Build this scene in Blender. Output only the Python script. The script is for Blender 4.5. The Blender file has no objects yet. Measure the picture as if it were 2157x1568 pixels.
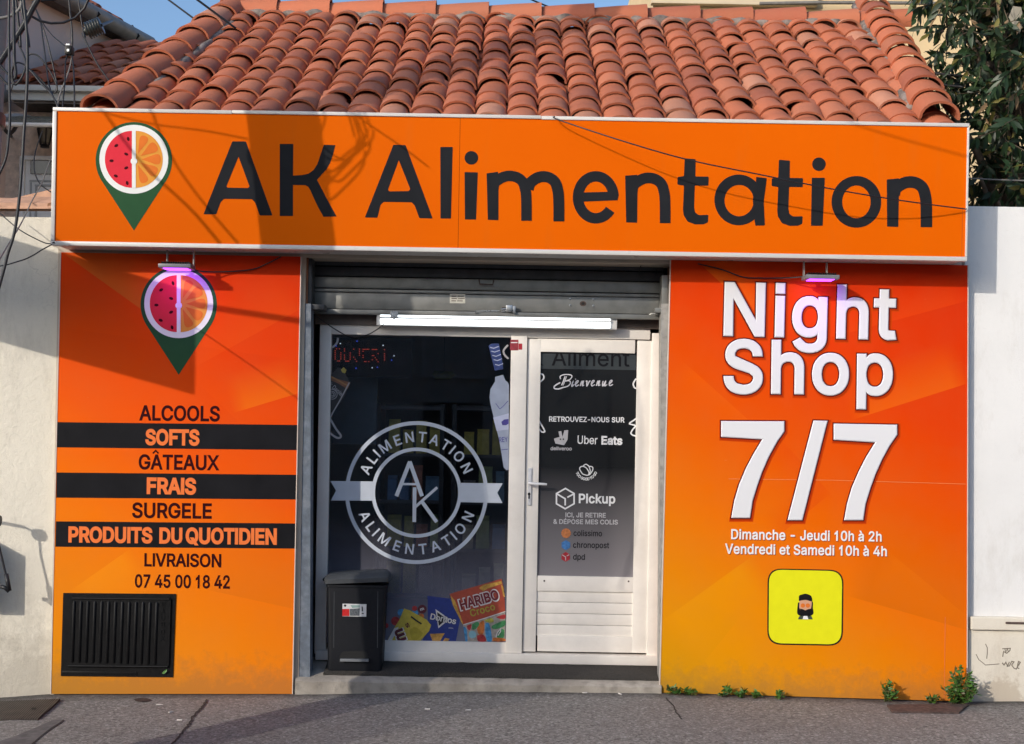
import bpy, bmesh, math, random
from mathutils import Vector, Matrix, noise
from mathutils.geometry import delaunay_2d_cdt

random.seed(7)
SC = bpy.context.scene
COL = SC.collection
R = math.radians

# ------------------------------------------------------------------ camera
F, CX, CY, DIST, EYE, ROLL = 2700.0, 1078.5, 911.0, 8.0, 1.616, R(1.0)
cam_d = bpy.data.cameras.new('camera')
cam_d.sensor_width = 36.0
cam_d.lens = 36.0 * F / 2157.0
cam_d.shift_y = (CY - 784.0) / 2157.0
cam_d.clip_start = 0.05
cam_d.clip_end = 500.0
cam = bpy.data.objects.new('camera', cam_d)
COL.objects.link(cam)
_r = Vector((math.cos(ROLL), 0, math.sin(ROLL)))
_u = Vector((-math.sin(ROLL), 0, math.cos(ROLL)))
_m = Matrix((( _r.x, _u.x, 0, 0), (_r.y, _u.y, -1, 0), (_r.z, _u.z, 0, 0), (0, 0, 0, 1)))
_m = Matrix.Translation((0, -DIST, EYE)) @ _m
cam.matrix_world = _m
SC.camera = cam

# ------------------------------------------------------------------ light
SUNV = Vector((0.95, 1.0, -0.5))            # the way sunlight travels
w = bpy.data.worlds.new('World')
SC.world = w
w.use_nodes = True
nt = w.node_tree
bg = nt.nodes['Background']
sky = nt.nodes.new('ShaderNodeTexSky')
sky.sky_type = 'NISHITA'
sky.sun_disc = False
sky.sun_elevation = math.atan2(0.5, math.hypot(0.95, 1.0))
sky.sun_rotation = math.atan2(-0.95, -1.0)
sky.air_density = 1.0
sky.dust_density = 2.6
sky.ozone_density = 3.5
nt.links.new(sky.outputs[0], bg.inputs[0])
bg.inputs[1].default_value = 0.15
sun_d = bpy.data.lights.new('sun', 'SUN')
sun_d.energy = 2.0
sun_d.angle = R(0.5)
sun_d.color = (1.0, 0.92, 0.82)
sun = bpy.data.objects.new('sun', sun_d)
sun.rotation_euler = SUNV.to_track_quat('-Z', 'Y').to_euler()
sun.location = (-9, -10, 8)
COL.objects.link(sun)
SC.view_settings.view_transform = 'Standard'
SC.view_settings.look = 'None'
SC.view_settings.exposure = 0.50
SC.view_settings.gamma = 1.0
SC.cycles.use_denoising = True
SC.cycles.max_bounces = 8
SC.cycles.transparent_max_bounces = 12

# ------------------------------------------------------------------ helpers
def W(px, py, y=0.0):
    """a point of the photograph taken back to the plane at depth y"""
    u = (px - CX) / F; v = (CY - py) / F; s = DIST + y
    return Vector((s * (u * math.cos(ROLL) - v * math.sin(ROLL)), y, EYE + s * (u * math.sin(ROLL) + v * math.cos(ROLL))))

def lin(r, g, b):
    f = lambda c: (c / 255 / 12.92) if c / 255 <= 0.04045 else ((c / 255 + 0.055) / 1.055) ** 2.4
    return (f(r), f(g), f(b))

class NT:
    def __init__(s, name):
        s.m = bpy.data.materials.new(name); s.m.use_nodes = True
        s.t = s.m.node_tree; s.b = s.t.nodes['Principled BSDF']; s.out = s.t.nodes['Material Output']
        s.co = None
    def n(s, typ, **k):
        x = s.t.nodes.new(typ)
        for a, v in k.items(): setattr(x, a, v)
        return x
    def lk(s, a, b): s.t.links.new(a, b)
    def coord(s):
        if s.co is None: s.co = s.n('ShaderNodeTexCoord').outputs['Object']
        return s.co
    def put(s, sock, v):
        if isinstance(v, bpy.types.NodeSocket): s.lk(v, sock)
        elif isinstance(v, (tuple, list)): sock.default_value = (*v, 1.0) if len(v) == 3 and len(sock.default_value) == 4 else v
        else: sock.default_value = v
    def math(s, op, a, b=0.0, clamp=False):
        x = s.n('ShaderNodeMath', operation=op); x.use_clamp = clamp
        s.put(x.inputs[0], a); s.put(x.inputs[1], b); return x.outputs[0]
    def noise(s, scale, detail=4, rough=0.55, vec=None, dist=0.0):
        x = s.n('ShaderNodeTexNoise'); x.inputs['Scale'].default_value = scale
        x.inputs['Detail'].default_value = detail; x.inputs['Roughness'].default_value = rough
        x.inputs['Distortion'].default_value = dist
        s.lk(vec or s.coord(), x.inputs['Vector']); return x.outputs['Fac']
    def rng(s, v, a, b, c=0.0, d=1.0):
        x = s.n('ShaderNodeMapRange'); s.put(x.inputs[0], v)
        for i, q in enumerate((a, b, c, d)): x.inputs[i + 1].default_value = q
        return x.outputs[0]
    def mix(s, f, a, b, blend='MIX'):
        x = s.n('ShaderNodeMix', data_type='RGBA', blend_type=blend)
        s.put(x.inputs[0], f); s.put(x.inputs[6], a); s.put(x.inputs[7], b); return x.outputs[2]
    def bump(s, h, strength=0.3, dist=0.01):
        x = s.n('ShaderNodeBump'); x.inputs['Strength'].default_value = strength
        x.inputs['Distance'].default_value = dist; s.lk(h, x.inputs['Height'])
        s.lk(x.outputs[0], s.b.inputs['Normal'])
    def scaled(s, x, y, z):
        q = s.n('ShaderNodeMapping'); s.lk(s.coord(), q.inputs[0]); q.inputs['Scale'].default_value = (x, y, z)
        return q.outputs[0]

def mk(name, col, rough=0.6, var=0.12, scale=14.0, bump=0.0, bscale=120.0, metal=0.0, spec=0.5, dirt=0.0, dirtcol=(0.12, 0.1, 0.08), coat=0.0):
    n = NT(name); c = col
    if var > 0:
        f = n.noise(scale)
        c = n.mix(n.rng(f, 0.3, 0.7), tuple(x * (1 - var) for x in col), tuple(min(1, x * (1 + var)) for x in col))
        r = n.rng(n.noise(scale * 2.3), 0.3, 0.7, max(0, rough - 0.1), min(1, rough + 0.1)); n.put(n.b.inputs['Roughness'], r)
    else:
        n.b.inputs['Roughness'].default_value = rough
    if dirt > 0:
        f2 = n.noise(scale * 0.5, 8, 0.7)
        c = n.mix(n.rng(f2, 0.5, 0.75, 0, dirt), c, dirtcol)
    n.put(n.b.inputs['Base Color'], c)
    n.b.inputs['Metallic'].default_value = metal
    n.b.inputs['Specular IOR Level'].default_value = spec
    if coat: n.b.inputs['Coat Weight'].default_value = coat
    if bump > 0: n.bump(n.noise(bscale, 6), bump, 0.004)
    return n.m

def emit(name, col, strength):
    n = NT(name)
    n.b.inputs['Base Color'].default_value = (*col, 1)
    n.b.inputs['Emission Color'].default_value = (*col, 1)
    n.b.inputs['Emission Strength'].default_value = strength
    return n.m

def thing(name, label, cat, loc=(0, 0, 0), group=None, kind=None):
    o = bpy.data.objects.new(name, None); COL.objects.link(o); o.location = loc
    o.empty_display_size = 0.1
    o['label'] = label; o['category'] = cat
    if group: o['group'] = group
    if kind: o['kind'] = kind
    return o

def tag(o, label, cat, group=None, kind=None):
    o['label'] = label; o['category'] = cat
    if group: o['group'] = group
    if kind: o['kind'] = kind
    return o

def root_loc(p):
    return Vector(p.location) if p.type == 'EMPTY' else Vector((0, 0, 0))   # meshes hold world coordinates

def link(name, me, mat=None, parent=None, label=None):
    o = bpy.data.objects.new(name, me); COL.objects.link(o)
    if mat is not None:
        for q in (mat if isinstance(mat, (list, tuple)) else [mat]): me.materials.append(q)
    if parent is not None:
        o.parent = parent
        o.matrix_parent_inverse = Matrix.Translation(-root_loc(parent))
    if label: o['label'] = label
    return o

class MB:
    def __init__(s): s.v = []; s.f = []; s.tint = []; s.mi = []; s.curm = 0
    def add(s, vs, fs, tint=None):
        k = len(s.v); s.v += [tuple(p) for p in vs]; s.f += [tuple(i + k for i in q) for q in fs]
        s.mi += [s.curm] * len(fs)
        if tint is not None: s.tint += [tint] * len(vs)
        elif s.tint: s.tint += [(0.5, 0.5, 0.5)] * len(vs)
    def box(s, x0, x1, y0, y1, z0, z1, b=0.0):
        if x0 > x1: x0, x1 = x1, x0
        if y0 > y1: y0, y1 = y1, y0
        if z0 > z1: z0, z1 = z1, z0
        if b <= 0:
            vs = [(x, y, z) for z in (z0, z1) for y in (y0, y1) for x in (x0, x1)]
            s.add(vs, [(0, 2, 3, 1), (4, 5, 7, 6), (0, 1, 5, 4), (2, 6, 7, 3), (0, 4, 6, 2), (1, 3, 7, 5)])
        else:
            bm = bmesh.new(); bmesh.ops.create_cube(bm, size=1.0)
            for v in bm.verts: v.co = Vector(((x0 + x1) / 2 + v.co.x * (x1 - x0), (y0 + y1) / 2 + v.co.y * (y1 - y0), (z0 + z1) / 2 + v.co.z * (z1 - z0)))
            bmesh.ops.bevel(bm, geom=bm.edges[:], offset=b, segments=2, affect='EDGES', profile=0.6)
            s.bm(bm); bm.free()
    def bm(s, bm):
        bm.verts.index_update()
        s.add([v.co[:] for v in bm.verts], [[v.index for v in f.verts] for f in bm.faces])
    def pbox(s, px0, py0, px1, py1, y0, y1, b=0.0):
        """box whose front face (depth y0) shows between those picture lines"""
        cx, cy = (px0 + px1) / 2, (py0 + py1) / 2
        s.box(W(px0, cy, y0).x, W(px1, cy, y0).x, y0, y1, W(cx, py0, y0).z, W(cx, py1, y0).z, b)
    def prism(s, pts, y0, y1):
        """pts: (x,z) outline, counter-clockwise seen from the street"""
        n = len(pts)
        s.add([(x, y0, z) for x, z in pts] + [(x, y1, z) for x, z in pts],
              [tuple(range(n - 1, -1, -1))[::-1]] + [tuple(range(2 * n - 1, n - 1, -1))] + [(i, i + n, (i + 1) % n + n, (i + 1) % n) for i in range(n)])
    def pprism(s, ppts, y0, y1):
        q = [W(a, b, y0) for a, b in ppts]; q = [(v.x, v.z) for v in q]
        if area(q) < 0: q = q[::-1]
        s.prism(q, y0, y1)
    def tube(s, pts, r, n=7, cap=True, rs=None):
        pts = [Vector(p) for p in pts]; m = len(pts); k0 = len(s.v)
        vs = []; prev = None
        for i, p in enumerate(pts):
            d = (pts[min(i + 1, m - 1)] - pts[max(i - 1, 0)]).normalized()
            if prev is None:
                a = Vector((0, 0, 1)) if abs(d.z) < 0.9 else Vector((1, 0, 0))
                a = (a - d * a.dot(d)).normalized()
            else: a = (prev - d * prev.dot(d)).normalized()
            prev = a; b = d.cross(a); rr = rs[i] if rs else r
            for j in range(n):
                t = 2 * math.pi * j / n; vs.append(p + (a * math.cos(t) + b * math.sin(t)) * rr)
        fs = [(i * n + j, i * n + (j + 1) % n, (i + 1) * n + (j + 1) % n, (i + 1) * n + j) for i in range(m - 1) for j in range(n)]
        if cap: fs += [tuple(range(n - 1, -1, -1)), tuple((m - 1) * n + j for j in range(n))]
        s.add(vs, fs)
    def lathe(s, prof, c, n=20, axis='z'):
        vs = []
        for r, h in prof:
            for j in range(n):
                t = 2 * math.pi * j / n; a, b = r * math.cos(t), r * math.sin(t)
                vs.append((c[0] + a, c[1] + b, c[2] + h) if axis == 'z' else (c[0] + a, c[1] + h, c[2] + b) if axis == 'y' else (c[0] + h, c[1] + a, c[2] + b))
        m = len(prof)
        s.add(vs, [(i * n + j, i * n + (j + 1) % n, (i + 1) * n + (j + 1) % n, (i + 1) * n + j) for i in range(m - 1) for j in range(n)] + [tuple(range(n)), tuple((m - 1) * n + j for j in range(n))])
    def build(s, name, mat=None, parent=None, smooth=False, label=None, fixn=True):
        me = bpy.data.meshes.new(name); me.from_pydata(s.v, [], s.f); me.update()
        if fixn:
            bm = bmesh.new(); bm.from_mesh(me); bmesh.ops.recalc_face_normals(bm, faces=bm.faces[:]); bm.to_mesh(me); bm.free()
        if smooth:
            me.polygons.foreach_set('use_smooth', [True] * len(me.polygons))
            if smooth != 'all':
                try: me.set_sharp_from_angle(angle=R(40))
                except Exception: pass
        if s.tint:
            a = me.color_attributes.new('tint', 'FLOAT_COLOR', 'POINT')
            a.data.foreach_set('color', [c for t in s.tint for c in (*t, 1.0)])
        o = link(name, me, mat, parent, label)
        if any(s.mi): me.polygons.foreach_set('material_index', s.mi)
        return o

def area(q):
    return 0.5 * sum(q[i][0] * q[(i + 1) % len(q)][1] - q[(i + 1) % len(q)][0] * q[i][1] for i in range(len(q)))

def inside(p, q):
    c = False; j = len(q) - 1
    for i in range(len(q)):
        if (q[i][1] > p[1]) != (q[j][1] > p[1]) and p[0] < (q[j][0] - q[i][0]) * (p[1] - q[i][1]) / (q[j][1] - q[i][1]) + q[i][0]: c = not c
        j = i
    return c

def orient(loops):
    out = []
    for i, l in enumerate(loops):
        d = sum(inside(l[0], m) for j, m in enumerate(loops) if j != i)
        a = area(l); want = 1 if d % 2 == 0 else -1
        out.append(l if a * want > 0 else l[::-1])
    return out

def grow(loop, d):
    if d == 0: return loop
    n = len(loop); o = []
    for i in range(n):
        a, p, b = Vector(loop[i - 1]), Vector(loop[i]), Vector(loop[(i + 1) % n])
        e1 = (p - a); e2 = (b - p)
        if e1.length < 1e-9 or e2.length < 1e-9: o.append(tuple(p)); continue
        e1.normalize(); e2.normalize()
        n1 = Vector((e1.y, -e1.x)); n2 = Vector((e2.y, -e2.x)); m = n1 + n2
        if m.length < 0.2: o.append(tuple(p + n1 * d)); continue
        m.normalize(); k = d / max(0.45, m.dot(n1)); o.append(tuple(p + m * k))
    return o

class Glyphs(list):
    """list of letters, each a list of already oriented loops"""

def wind(p, loops):
    w_ = 0; x, y = p
    for l in loops:
        ax, ay = l[-1]
        for bx, by in l:
            if ay <= y:
                if by > y and (bx - ax) * (y - ay) - (x - ax) * (by - ay) > 0: w_ += 1
            elif by <= y and (bx - ax) * (y - ay) - (x - ax) * (by - ay) < 0: w_ -= 1
            ax, ay = bx, by
    return w_

def fill(loops):
    """triangulate oriented loops, keeping everything wound at least once"""
    vs, es = [], []
    for l in loops:
        k = len(vs); vs += [Vector(p) for p in l]; es += [(k + i, k + (i + 1) % len(l)) for i in range(len(l))]
    v, e, f, *_ = delaunay_2d_cdt(vs, es, [], 0, 1e-7)
    keep = [t for t in f if wind([sum(v[i][c] for i in t) / len(t) for c in (0, 1)], loops) > 0]
    return [tuple(p) for p in v], [t if area([v[i] for i in t]) > 0 else tuple(t[::-1]) for t in keep]

def flat(name, loops, y, mat, parent=None, thick=0.0008, g=0.0, bevel=0.0, label=None):
    """a flat cut-out (vinyl, print, raised letter) lying on the plane at depth y; loops in picture px"""
    groups = list(loops) if isinstance(loops, Glyphs) else [loops]
    wl = [[[tuple(W(a, b, y).xz) for a, b in l] for l in grp] for grp in groups]
    if not isinstance(loops, Glyphs): wl = [orient(q) for q in wl]
    mb = MB()
    for gi, q in enumerate(wl):
        yy = y - thick - (0.00012 * (gi % 3) if len(wl) > 1 else 0)
        if g: q = [grow(l, g) for l in q]
        if bevel:
            v, f = fill(q); top = fill([grow(l, -bevel) for l in q])
            mb.add([(a, yy - bevel * .8, b) for a, b in top[0]], top[1])
            for l in q:
                i2 = grow(l, -bevel); k = len(l)
                mb.add([(a, yy, b) for a, b in l] + [(a, yy - bevel * .8, b) for a, b in i2], [(i, (i + 1) % k, (i + 1) % k + k, i + k) for i in range(k)])
        else:
            v, f = fill(q); mb.add([(a, yy, b) for a, b in v], f)
            if thick > .002:
                for l in q: k = len(l); mb.add([(a, yy, b) for a, b in l] + [(a, y, b) for a, b in l], [(i, i + k, (i + 1) % k + k, (i + 1) % k) for i in range(k)])
    return mb.build(name, mat, parent, fixn=False, label=label)

def sub(loops_list):
    return [l for ls in loops_list for l in ls]

def strip(pts, wd, closed=False):
    """one mitred ribbon loop (px) along a polyline"""
    n = len(pts); L = []; Rr = []
    for i in range(n):
        p = Vector(pts[i])
        a = Vector(pts[i - 1]) if (i > 0 or closed) else p - (Vector(pts[1]) - p)
        b = Vector(pts[(i + 1) % n]) if (i < n - 1 or closed) else p + (p - Vector(pts[i - 1]))
        d1 = (p - a).normalized(); d2 = (b - p).normalized(); t = d1 + d2
        t = t.normalized() if t.length > 1e-6 else d1
        nn = Vector((-t.y, t.x)); k = wd / 2 / max(0.5, nn.dot(Vector((-d1.y, d1.x))))
        L.append(tuple(p + nn * k)); Rr.append(tuple(p - nn * k))
    return [L, Rr] if closed else [L + Rr[::-1]]

def arc(cx, cy, rx, ry, a0, a1, n=24):
    return [(cx + rx * math.cos(R(a0 + (a1 - a0) * i / n)), cy - ry * math.sin(R(a0 + (a1 - a0) * i / n))) for i in range(n + 1)]

def circ(cx, cy, r, n=40, ry=None):
    return arc(cx, cy, r, ry or r, 0, 360 - 360 / n, n - 1)

def smooth(pts, k=6):
    pts = [Vector(p) for p in pts]; o = []
    for i in range(len(pts) - 1):
        p0, p1, p2, p3 = pts[max(i - 1, 0)], pts[i], pts[i + 1], pts[min(i + 2, len(pts) - 1)]
        for j in range(k):
            t = j / k
            o.append(0.5 * ((2 * p1) + (p2 - p0) * t + (2 * p0 - 5 * p1 + 4 * p2 - p3) * t * t + (3 * p1 - p0 - 3 * p2 + p3) * t ** 3))
    o.append(pts[-1]); return o

GLYPHS = {
"&":"448|197,-7 173,-6 150,-2 129,4 110,12 93,22 78,34 65,47 54,62 45,78 39,96 35,114 34,133 37,163 47,189 63,213 262,405 261,417 258,427 253,437 237,452 226,457 215,460 201,461 184,459 145,431 137,408 137,389 145,363 155,346 438,0 364,0 87,344 78,370 75,398 76,415 79,430 84,445 99,470 109,481 121,491 134,499 165,510 182,513 218,513 235,510 266,499 279,491 290,482 300,471 315,447 320,433 323,419 324,404 322,382 299,333 275,308 118,185 104,164 100,154 97,131 100,108 109,87 143,57 166,49 193,46 208,47 251,59 265,66 290,84 321,121 336,151 342,168 346,186 349,224 408,224 405,180 397,144 333,47 320,34 305,23 289,14 252,1 215,-6",
",":"188|38,-119 68,71 137,71 84,-119",
"-":"453|337,244 337,188 114,188 114,244",
".":"188|86,-4 70,3 57,16 50,32 50,50 53,59 57,66 70,79 86,86 95,87 104,86 121,79 134,66 138,59 141,41 138,24 134,16 121,3 104,-4",
"/":"249|235,533 71,-76 14,-76 178,533",
"0":"453|227,-7 199,-5 174,1 151,11 130,24 111,41 95,62 80,86 69,113 60,144 53,178 49,214 48,254 49,294 53,330 60,364 69,395 81,422 95,447 112,467 130,484 151,498 174,508 200,514 227,516 254,514 279,508 302,498 323,484 342,467 358,447 372,422 384,395 393,364 400,330 404,294 405,254 404,214 400,178 393,144 384,113 373,86 359,62 342,41 323,24 302,11 279,1 254,-5|227,50 245,51 261,56 276,63 290,74 303,87 323,122 336,168 343,223 344,254 343,285 336,341 323,387 303,422 290,435 276,446 261,453 245,458 227,460 209,458 192,453 177,446 163,435 151,422 140,405 131,387 123,365 117,341 110,285 109,254 110,223 117,168 123,144 131,122 140,103 151,87 163,74 177,63 192,56 209,51",
"1":"400|175,0 175,392 150,368 112,345 72,330 72,392 130,424 172,466 195,511 240,511 240,0",
"2":"453|64,0 64,47 299,305 320,360 317,397 308,419 293,436 262,454 224,460 196,457 184,453 162,441 145,424 130,390 127,362 66,362 67,384 71,405 77,424 86,442 98,459 111,473 126,486 143,496 162,505 182,511 225,516 268,511 288,505 306,497 323,486 350,461 361,445 370,428 376,411 380,392 381,372 365,304 153,60 153,57 389,57 389,0",
"3":"453|218,-7 195,-6 173,-3 152,2 114,19 98,30 83,43 70,57 60,74 52,91 46,111 44,132 109,132 111,119 115,107 126,87 134,78 154,64 165,59 204,50 262,56 287,67 307,83 315,93 321,104 328,130 329,145 326,172 322,184 316,196 299,217 288,226 275,234 260,240 223,247 157,248 157,299 288,448 288,452 70,452 70,509 372,509 372,461 211,278 211,289 239,290 264,288 287,284 308,276 327,265 344,253 359,239 371,222 381,205 392,166 393,145 392,123 387,103 380,84 370,66 358,50 344,36 327,23 309,12 288,4 266,-2 243,-6",
"4":"453|40,105 40,158 247,509 311,509 109,166 109,163 413,163 413,105|282,0 282,318 343,318 343,0",
"5":"453|221,-7 199,-6 159,3 140,11 123,21 108,32 94,45 73,76 66,93 62,111 60,130 122,130 127,108 145,80 173,60 196,52 208,50 250,53 264,58 276,64 288,72 307,92 320,117 327,146 328,162 327,178 320,208 314,221 297,244 275,262 262,269 233,276 218,277 192,275 156,264 128,246 67,253 96,509 366,509 366,452 151,452 134,301 136,301 155,315 190,329 229,334 247,333 294,321 321,306 334,296 379,231 388,199 391,163 390,139 379,95 369,76 357,57 343,41 327,27 309,15 289,6 268,-1 245,-5",
"6":"453|226,-7 203,-5 182,-1 161,5 142,15 125,26 109,40 96,56 84,74 75,94 69,115 65,138 64,162 65,180 68,199 73,219 89,261 252,509 322,509 151,261 145,261 165,288 179,299 224,314 257,313 278,309 298,303 316,295 332,284 359,257 370,240 378,221 384,201 388,180 389,157 388,134 384,112 377,92 368,73 356,55 343,39 310,14 291,5 271,-2 249,-6|226,48 241,49 267,56 299,79 314,101 320,114 327,142 327,173 320,201 307,225 299,235 267,258 254,262 226,265 198,262 186,258 174,252 153,235 138,214 132,201 128,188 125,158 128,128 132,114 153,79 163,70 186,56 212,49",
"7":"453|97,0 323,448 323,452 62,452 62,509 391,509 391,449 165,0",
"8":"453|226,-7 201,-6 156,3 136,11 117,21 101,33 86,47 74,62 64,78 57,96 53,115 52,135 55,166 59,181 72,208 90,231 101,241 125,256 153,265 153,267 135,273 119,282 105,293 93,308 83,324 76,342 72,360 70,380 75,417 90,450 101,464 114,477 129,488 146,498 164,506 184,511 226,516 269,511 288,506 306,498 323,488 337,477 350,464 361,450 370,434 377,417 382,380 380,361 376,342 369,324 359,308 347,293 333,282 318,273 300,267 300,265 327,256 351,241 372,220 393,181 400,151 401,135 399,115 395,96 388,78 378,62 366,47 352,33 335,21 317,11 296,3 251,-6|226,49 272,55 285,60 296,66 307,74 323,91 329,102 336,126 337,139 336,152 329,177 322,189 295,216 283,223 256,232 226,235 196,232 169,223 157,216 130,189 123,177 116,152 115,139 116,126 123,102 129,91 136,82 156,66 167,60 180,55|239,290 252,292 274,300 293,313 307,330 316,351 319,376 313,410 308,420 294,437 285,444 264,454 226,460 188,454 167,444 151,429 139,410 133,376 139,341 151,321 178,300 201,292 213,290",
"9":"453|226,516 249,514 271,510 291,503 310,494 328,482 343,468 356,452 368,434 377,414 384,393 388,371 389,347 388,328 385,309 380,290 373,270 363,248 200,0 130,0 301,248 307,248 294,227 281,215 238,196 195,196 175,199 155,206 137,214 106,237 94,252 83,269 74,287 68,307 65,329 64,352 65,375 69,397 75,417 96,454 125,483 162,504 182,510 203,514|226,460 199,457 174,446 163,438 145,419 138,407 126,367 125,352 126,336 138,295 145,284 163,265 174,257 186,251 212,244 226,243 240,244 267,251 279,257 299,273 314,295 320,308 327,335 327,366 320,394 307,419 290,438 279,446 254,457",
"A":"480|16,0 201,509 276,509 463,0 395,0 250,420 232,478 245,478 191,302 85,0|110,142 110,199 370,199 370,142",
"B":"456|60,0 60,509 241,509 266,508 310,499 329,491 345,481 359,469 371,456 381,442 394,410 397,392 398,374 392,331 387,320 347,280 326,270 315,267 315,262 327,261 351,252 385,227 394,216 409,189 414,173 417,155 418,136 417,117 408,83 400,67 390,52 377,39 362,28 344,18 324,10 301,4 275,1 247,0|125,57 245,57 272,58 296,63 315,70 330,80 341,92 349,105 354,120 355,149 348,173 327,203 306,218 293,224 279,228 248,231 125,231|125,285 238,285 277,291 299,302 323,326 329,337 333,348 336,372 334,388 330,403 323,417 313,429 299,439 283,446 263,450 240,452 125,452",
"C":"510|267,-7 235,-5 205,1 177,11 150,25 126,42 104,63 86,88 70,115 57,146 48,179 42,215 40,254 42,293 48,329 57,362 70,393 86,421 104,445 126,466 150,484 177,498 205,508 235,514 267,516 305,513 357,498 415,460 448,418 469,367 473,348 408,348 401,373 389,395 375,413 348,435 327,445 267,456 245,454 223,450 203,443 184,432 166,419 150,403 137,385 125,364 116,340 109,314 105,285 103,254 105,223 109,194 116,168 125,145 137,123 151,105 166,89 184,76 203,66 223,59 245,54 280,53 327,64 348,74 375,96 389,114 401,136 408,160 473,160 469,142 457,107 428,62 416,49 357,11 305,-4",
"D":"502|219,0 96,0 96,57 215,57 244,58 272,63 296,70 318,81 337,94 354,110 368,128 379,149 388,172 394,198 398,226 399,255 398,285 394,312 388,337 379,361 368,381 354,399 338,415 320,428 299,438 275,446 249,450 221,452 93,452 93,509 225,509 261,507 294,501 325,492 353,478 377,461 399,441 418,418 433,391 446,361 455,329 460,293 462,255 460,217 455,181 446,149 433,119 417,92 398,68 376,48 351,31 322,17 291,8 256,2|125,509 125,0 60,0 60,509",
"E":"419|60,0 60,509 372,509 372,452 125,452 125,286 355,286 355,229 125,229 125,57 375,57 375,0",
"F":"410|60,0 60,509 369,509 369,452 125,452 125,278 346,278 346,221 125,221 125,0",
"G":"520|269,-7 236,-5 205,1 176,11 149,25 125,43 104,64 85,88 69,116 57,146 47,179 42,215 40,254 42,293 47,329 57,362 69,393 85,421 103,445 125,466 149,484 175,498 203,508 233,514 265,516 304,513 340,504 358,497 389,480 429,445 458,401 465,384 474,349 408,349 365,420 347,434 304,452 265,456 243,454 222,450 202,443 183,432 166,419 150,404 137,385 125,364 116,340 109,314 105,285 103,254 105,223 109,194 116,168 125,145 137,124 151,105 166,90 184,76 203,66 224,59 246,54 269,53 290,54 309,57 328,63 345,71 360,81 374,93 386,107 396,123 404,141 410,160 414,180 415,202 434,199 283,199 283,256 478,256 478,200 476,170 471,141 463,115 451,91 436,69 419,50 399,33 377,19 352,8 326,0 298,-5",
"H":"517|60,0 60,509 125,509 125,289 392,289 392,509 457,509 457,0 392,0 392,232 125,232 125,0",
"I":"168|52,0 52,509 116,509 116,0",
"J":"396|185,-7 153,-4 124,3 98,15 75,33 57,55 44,81 36,111 33,145 33,173 98,173 99,123 104,104 111,88 122,74 134,64 149,56 166,51 185,50 204,51 220,56 235,64 248,74 258,88 266,104 270,123 272,145 272,509 336,509 336,145 334,111 326,81 313,55 294,33 271,15 246,3 217,-4",
"K":"467|104,145 104,216 364,509 448,509 231,276 228,276|60,0 60,509 125,509 124,225 125,193 125,0|372,0 188,259 228,309 449,0",
"L":"393|60,0 60,509 125,509 125,57 361,57 361,0",
"M":"628|60,0 60,509 152,509 322,49 307,49 476,509 568,509 568,0 504,0 507,457 513,457 342,0 286,0 112,457 119,457 122,0",
"N":"523|60,0 60,509 136,509 401,82 414,55 405,54 399,509 463,509 463,0 387,0 108,452 119,454 125,0",
"O":"533|267,-7 235,-5 205,1 177,11 150,25 126,42 105,63 86,88 70,115 57,146 48,179 42,215 40,254 42,293 48,329 57,362 70,393 86,421 105,445 126,466 150,484 177,498 205,508 235,514 267,516 299,514 329,508 357,498 384,484 408,466 429,445 448,421 464,393 477,362 486,329 491,293 493,254 491,215 486,179 477,146 464,115 448,88 429,63 408,42 384,25 357,11 329,1 299,-5|267,53 289,54 310,59 330,66 349,76 367,89 383,105 396,123 408,144 418,168 425,194 429,223 430,254 429,286 425,314 418,341 408,365 396,386 383,404 367,420 349,433 330,443 310,450 289,454 267,456 245,454 223,450 203,443 184,433 167,420 151,404 137,385 125,364 116,340 109,314 105,285 103,254 105,223 109,194 116,168 125,144 137,123 151,105 167,89 184,76 203,66 223,59 245,54",
"P":"445|60,0 60,509 235,509 263,507 289,503 312,497 332,487 350,476 366,462 379,447 390,430 398,411 404,391 409,348 404,304 398,284 390,265 379,248 366,233 350,219 332,207 312,198 289,191 263,187 235,186 109,186 109,242 233,242 252,243 284,250 297,256 318,272 327,282 342,319 344,333 344,362 342,376 333,402 318,423 297,439 268,449 232,452 125,452 125,0",
"Q":"533|245,159 313,159 468,-48 401,-48|267,-7 235,-5 205,1 177,11 150,25 126,42 105,63 86,88 70,115 57,146 48,179 42,215 40,254 42,293 48,329 57,362 70,393 86,421 105,445 126,466 150,484 177,498 205,508 235,514 267,516 299,514 329,508 357,498 384,484 408,466 429,445 448,421 464,393 477,362 486,329 491,293 493,254 491,215 486,179 477,146 464,115 448,88 429,63 408,42 384,25 357,11 329,1 299,-5|267,53 289,54 310,59 330,66 349,76 367,89 383,105 396,123 408,144 418,168 425,194 429,223 430,254 429,286 425,314 418,341 408,365 396,386 383,404 367,420 349,433 330,443 310,450 289,454 267,456 245,454 223,450 203,443 184,433 167,420 151,404 137,385 125,364 116,340 109,314 105,285 103,254 105,223 109,194 116,168 125,144 137,123 151,105 167,89 184,76 203,66 223,59 245,54",
"R":"449|60,0 60,509 236,509 290,504 313,497 333,489 351,478 367,465 380,450 399,415 405,395 408,374 409,352 408,330 405,309 399,290 390,271 380,255 367,240 351,228 333,217 312,209 289,203 264,199 236,198 96,198 96,255 234,255 269,258 298,267 309,273 319,281 334,300 339,312 345,352 339,393 334,405 319,425 298,440 269,449 233,452 125,452 125,0|353,0 230,229 303,229 428,0",
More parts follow.
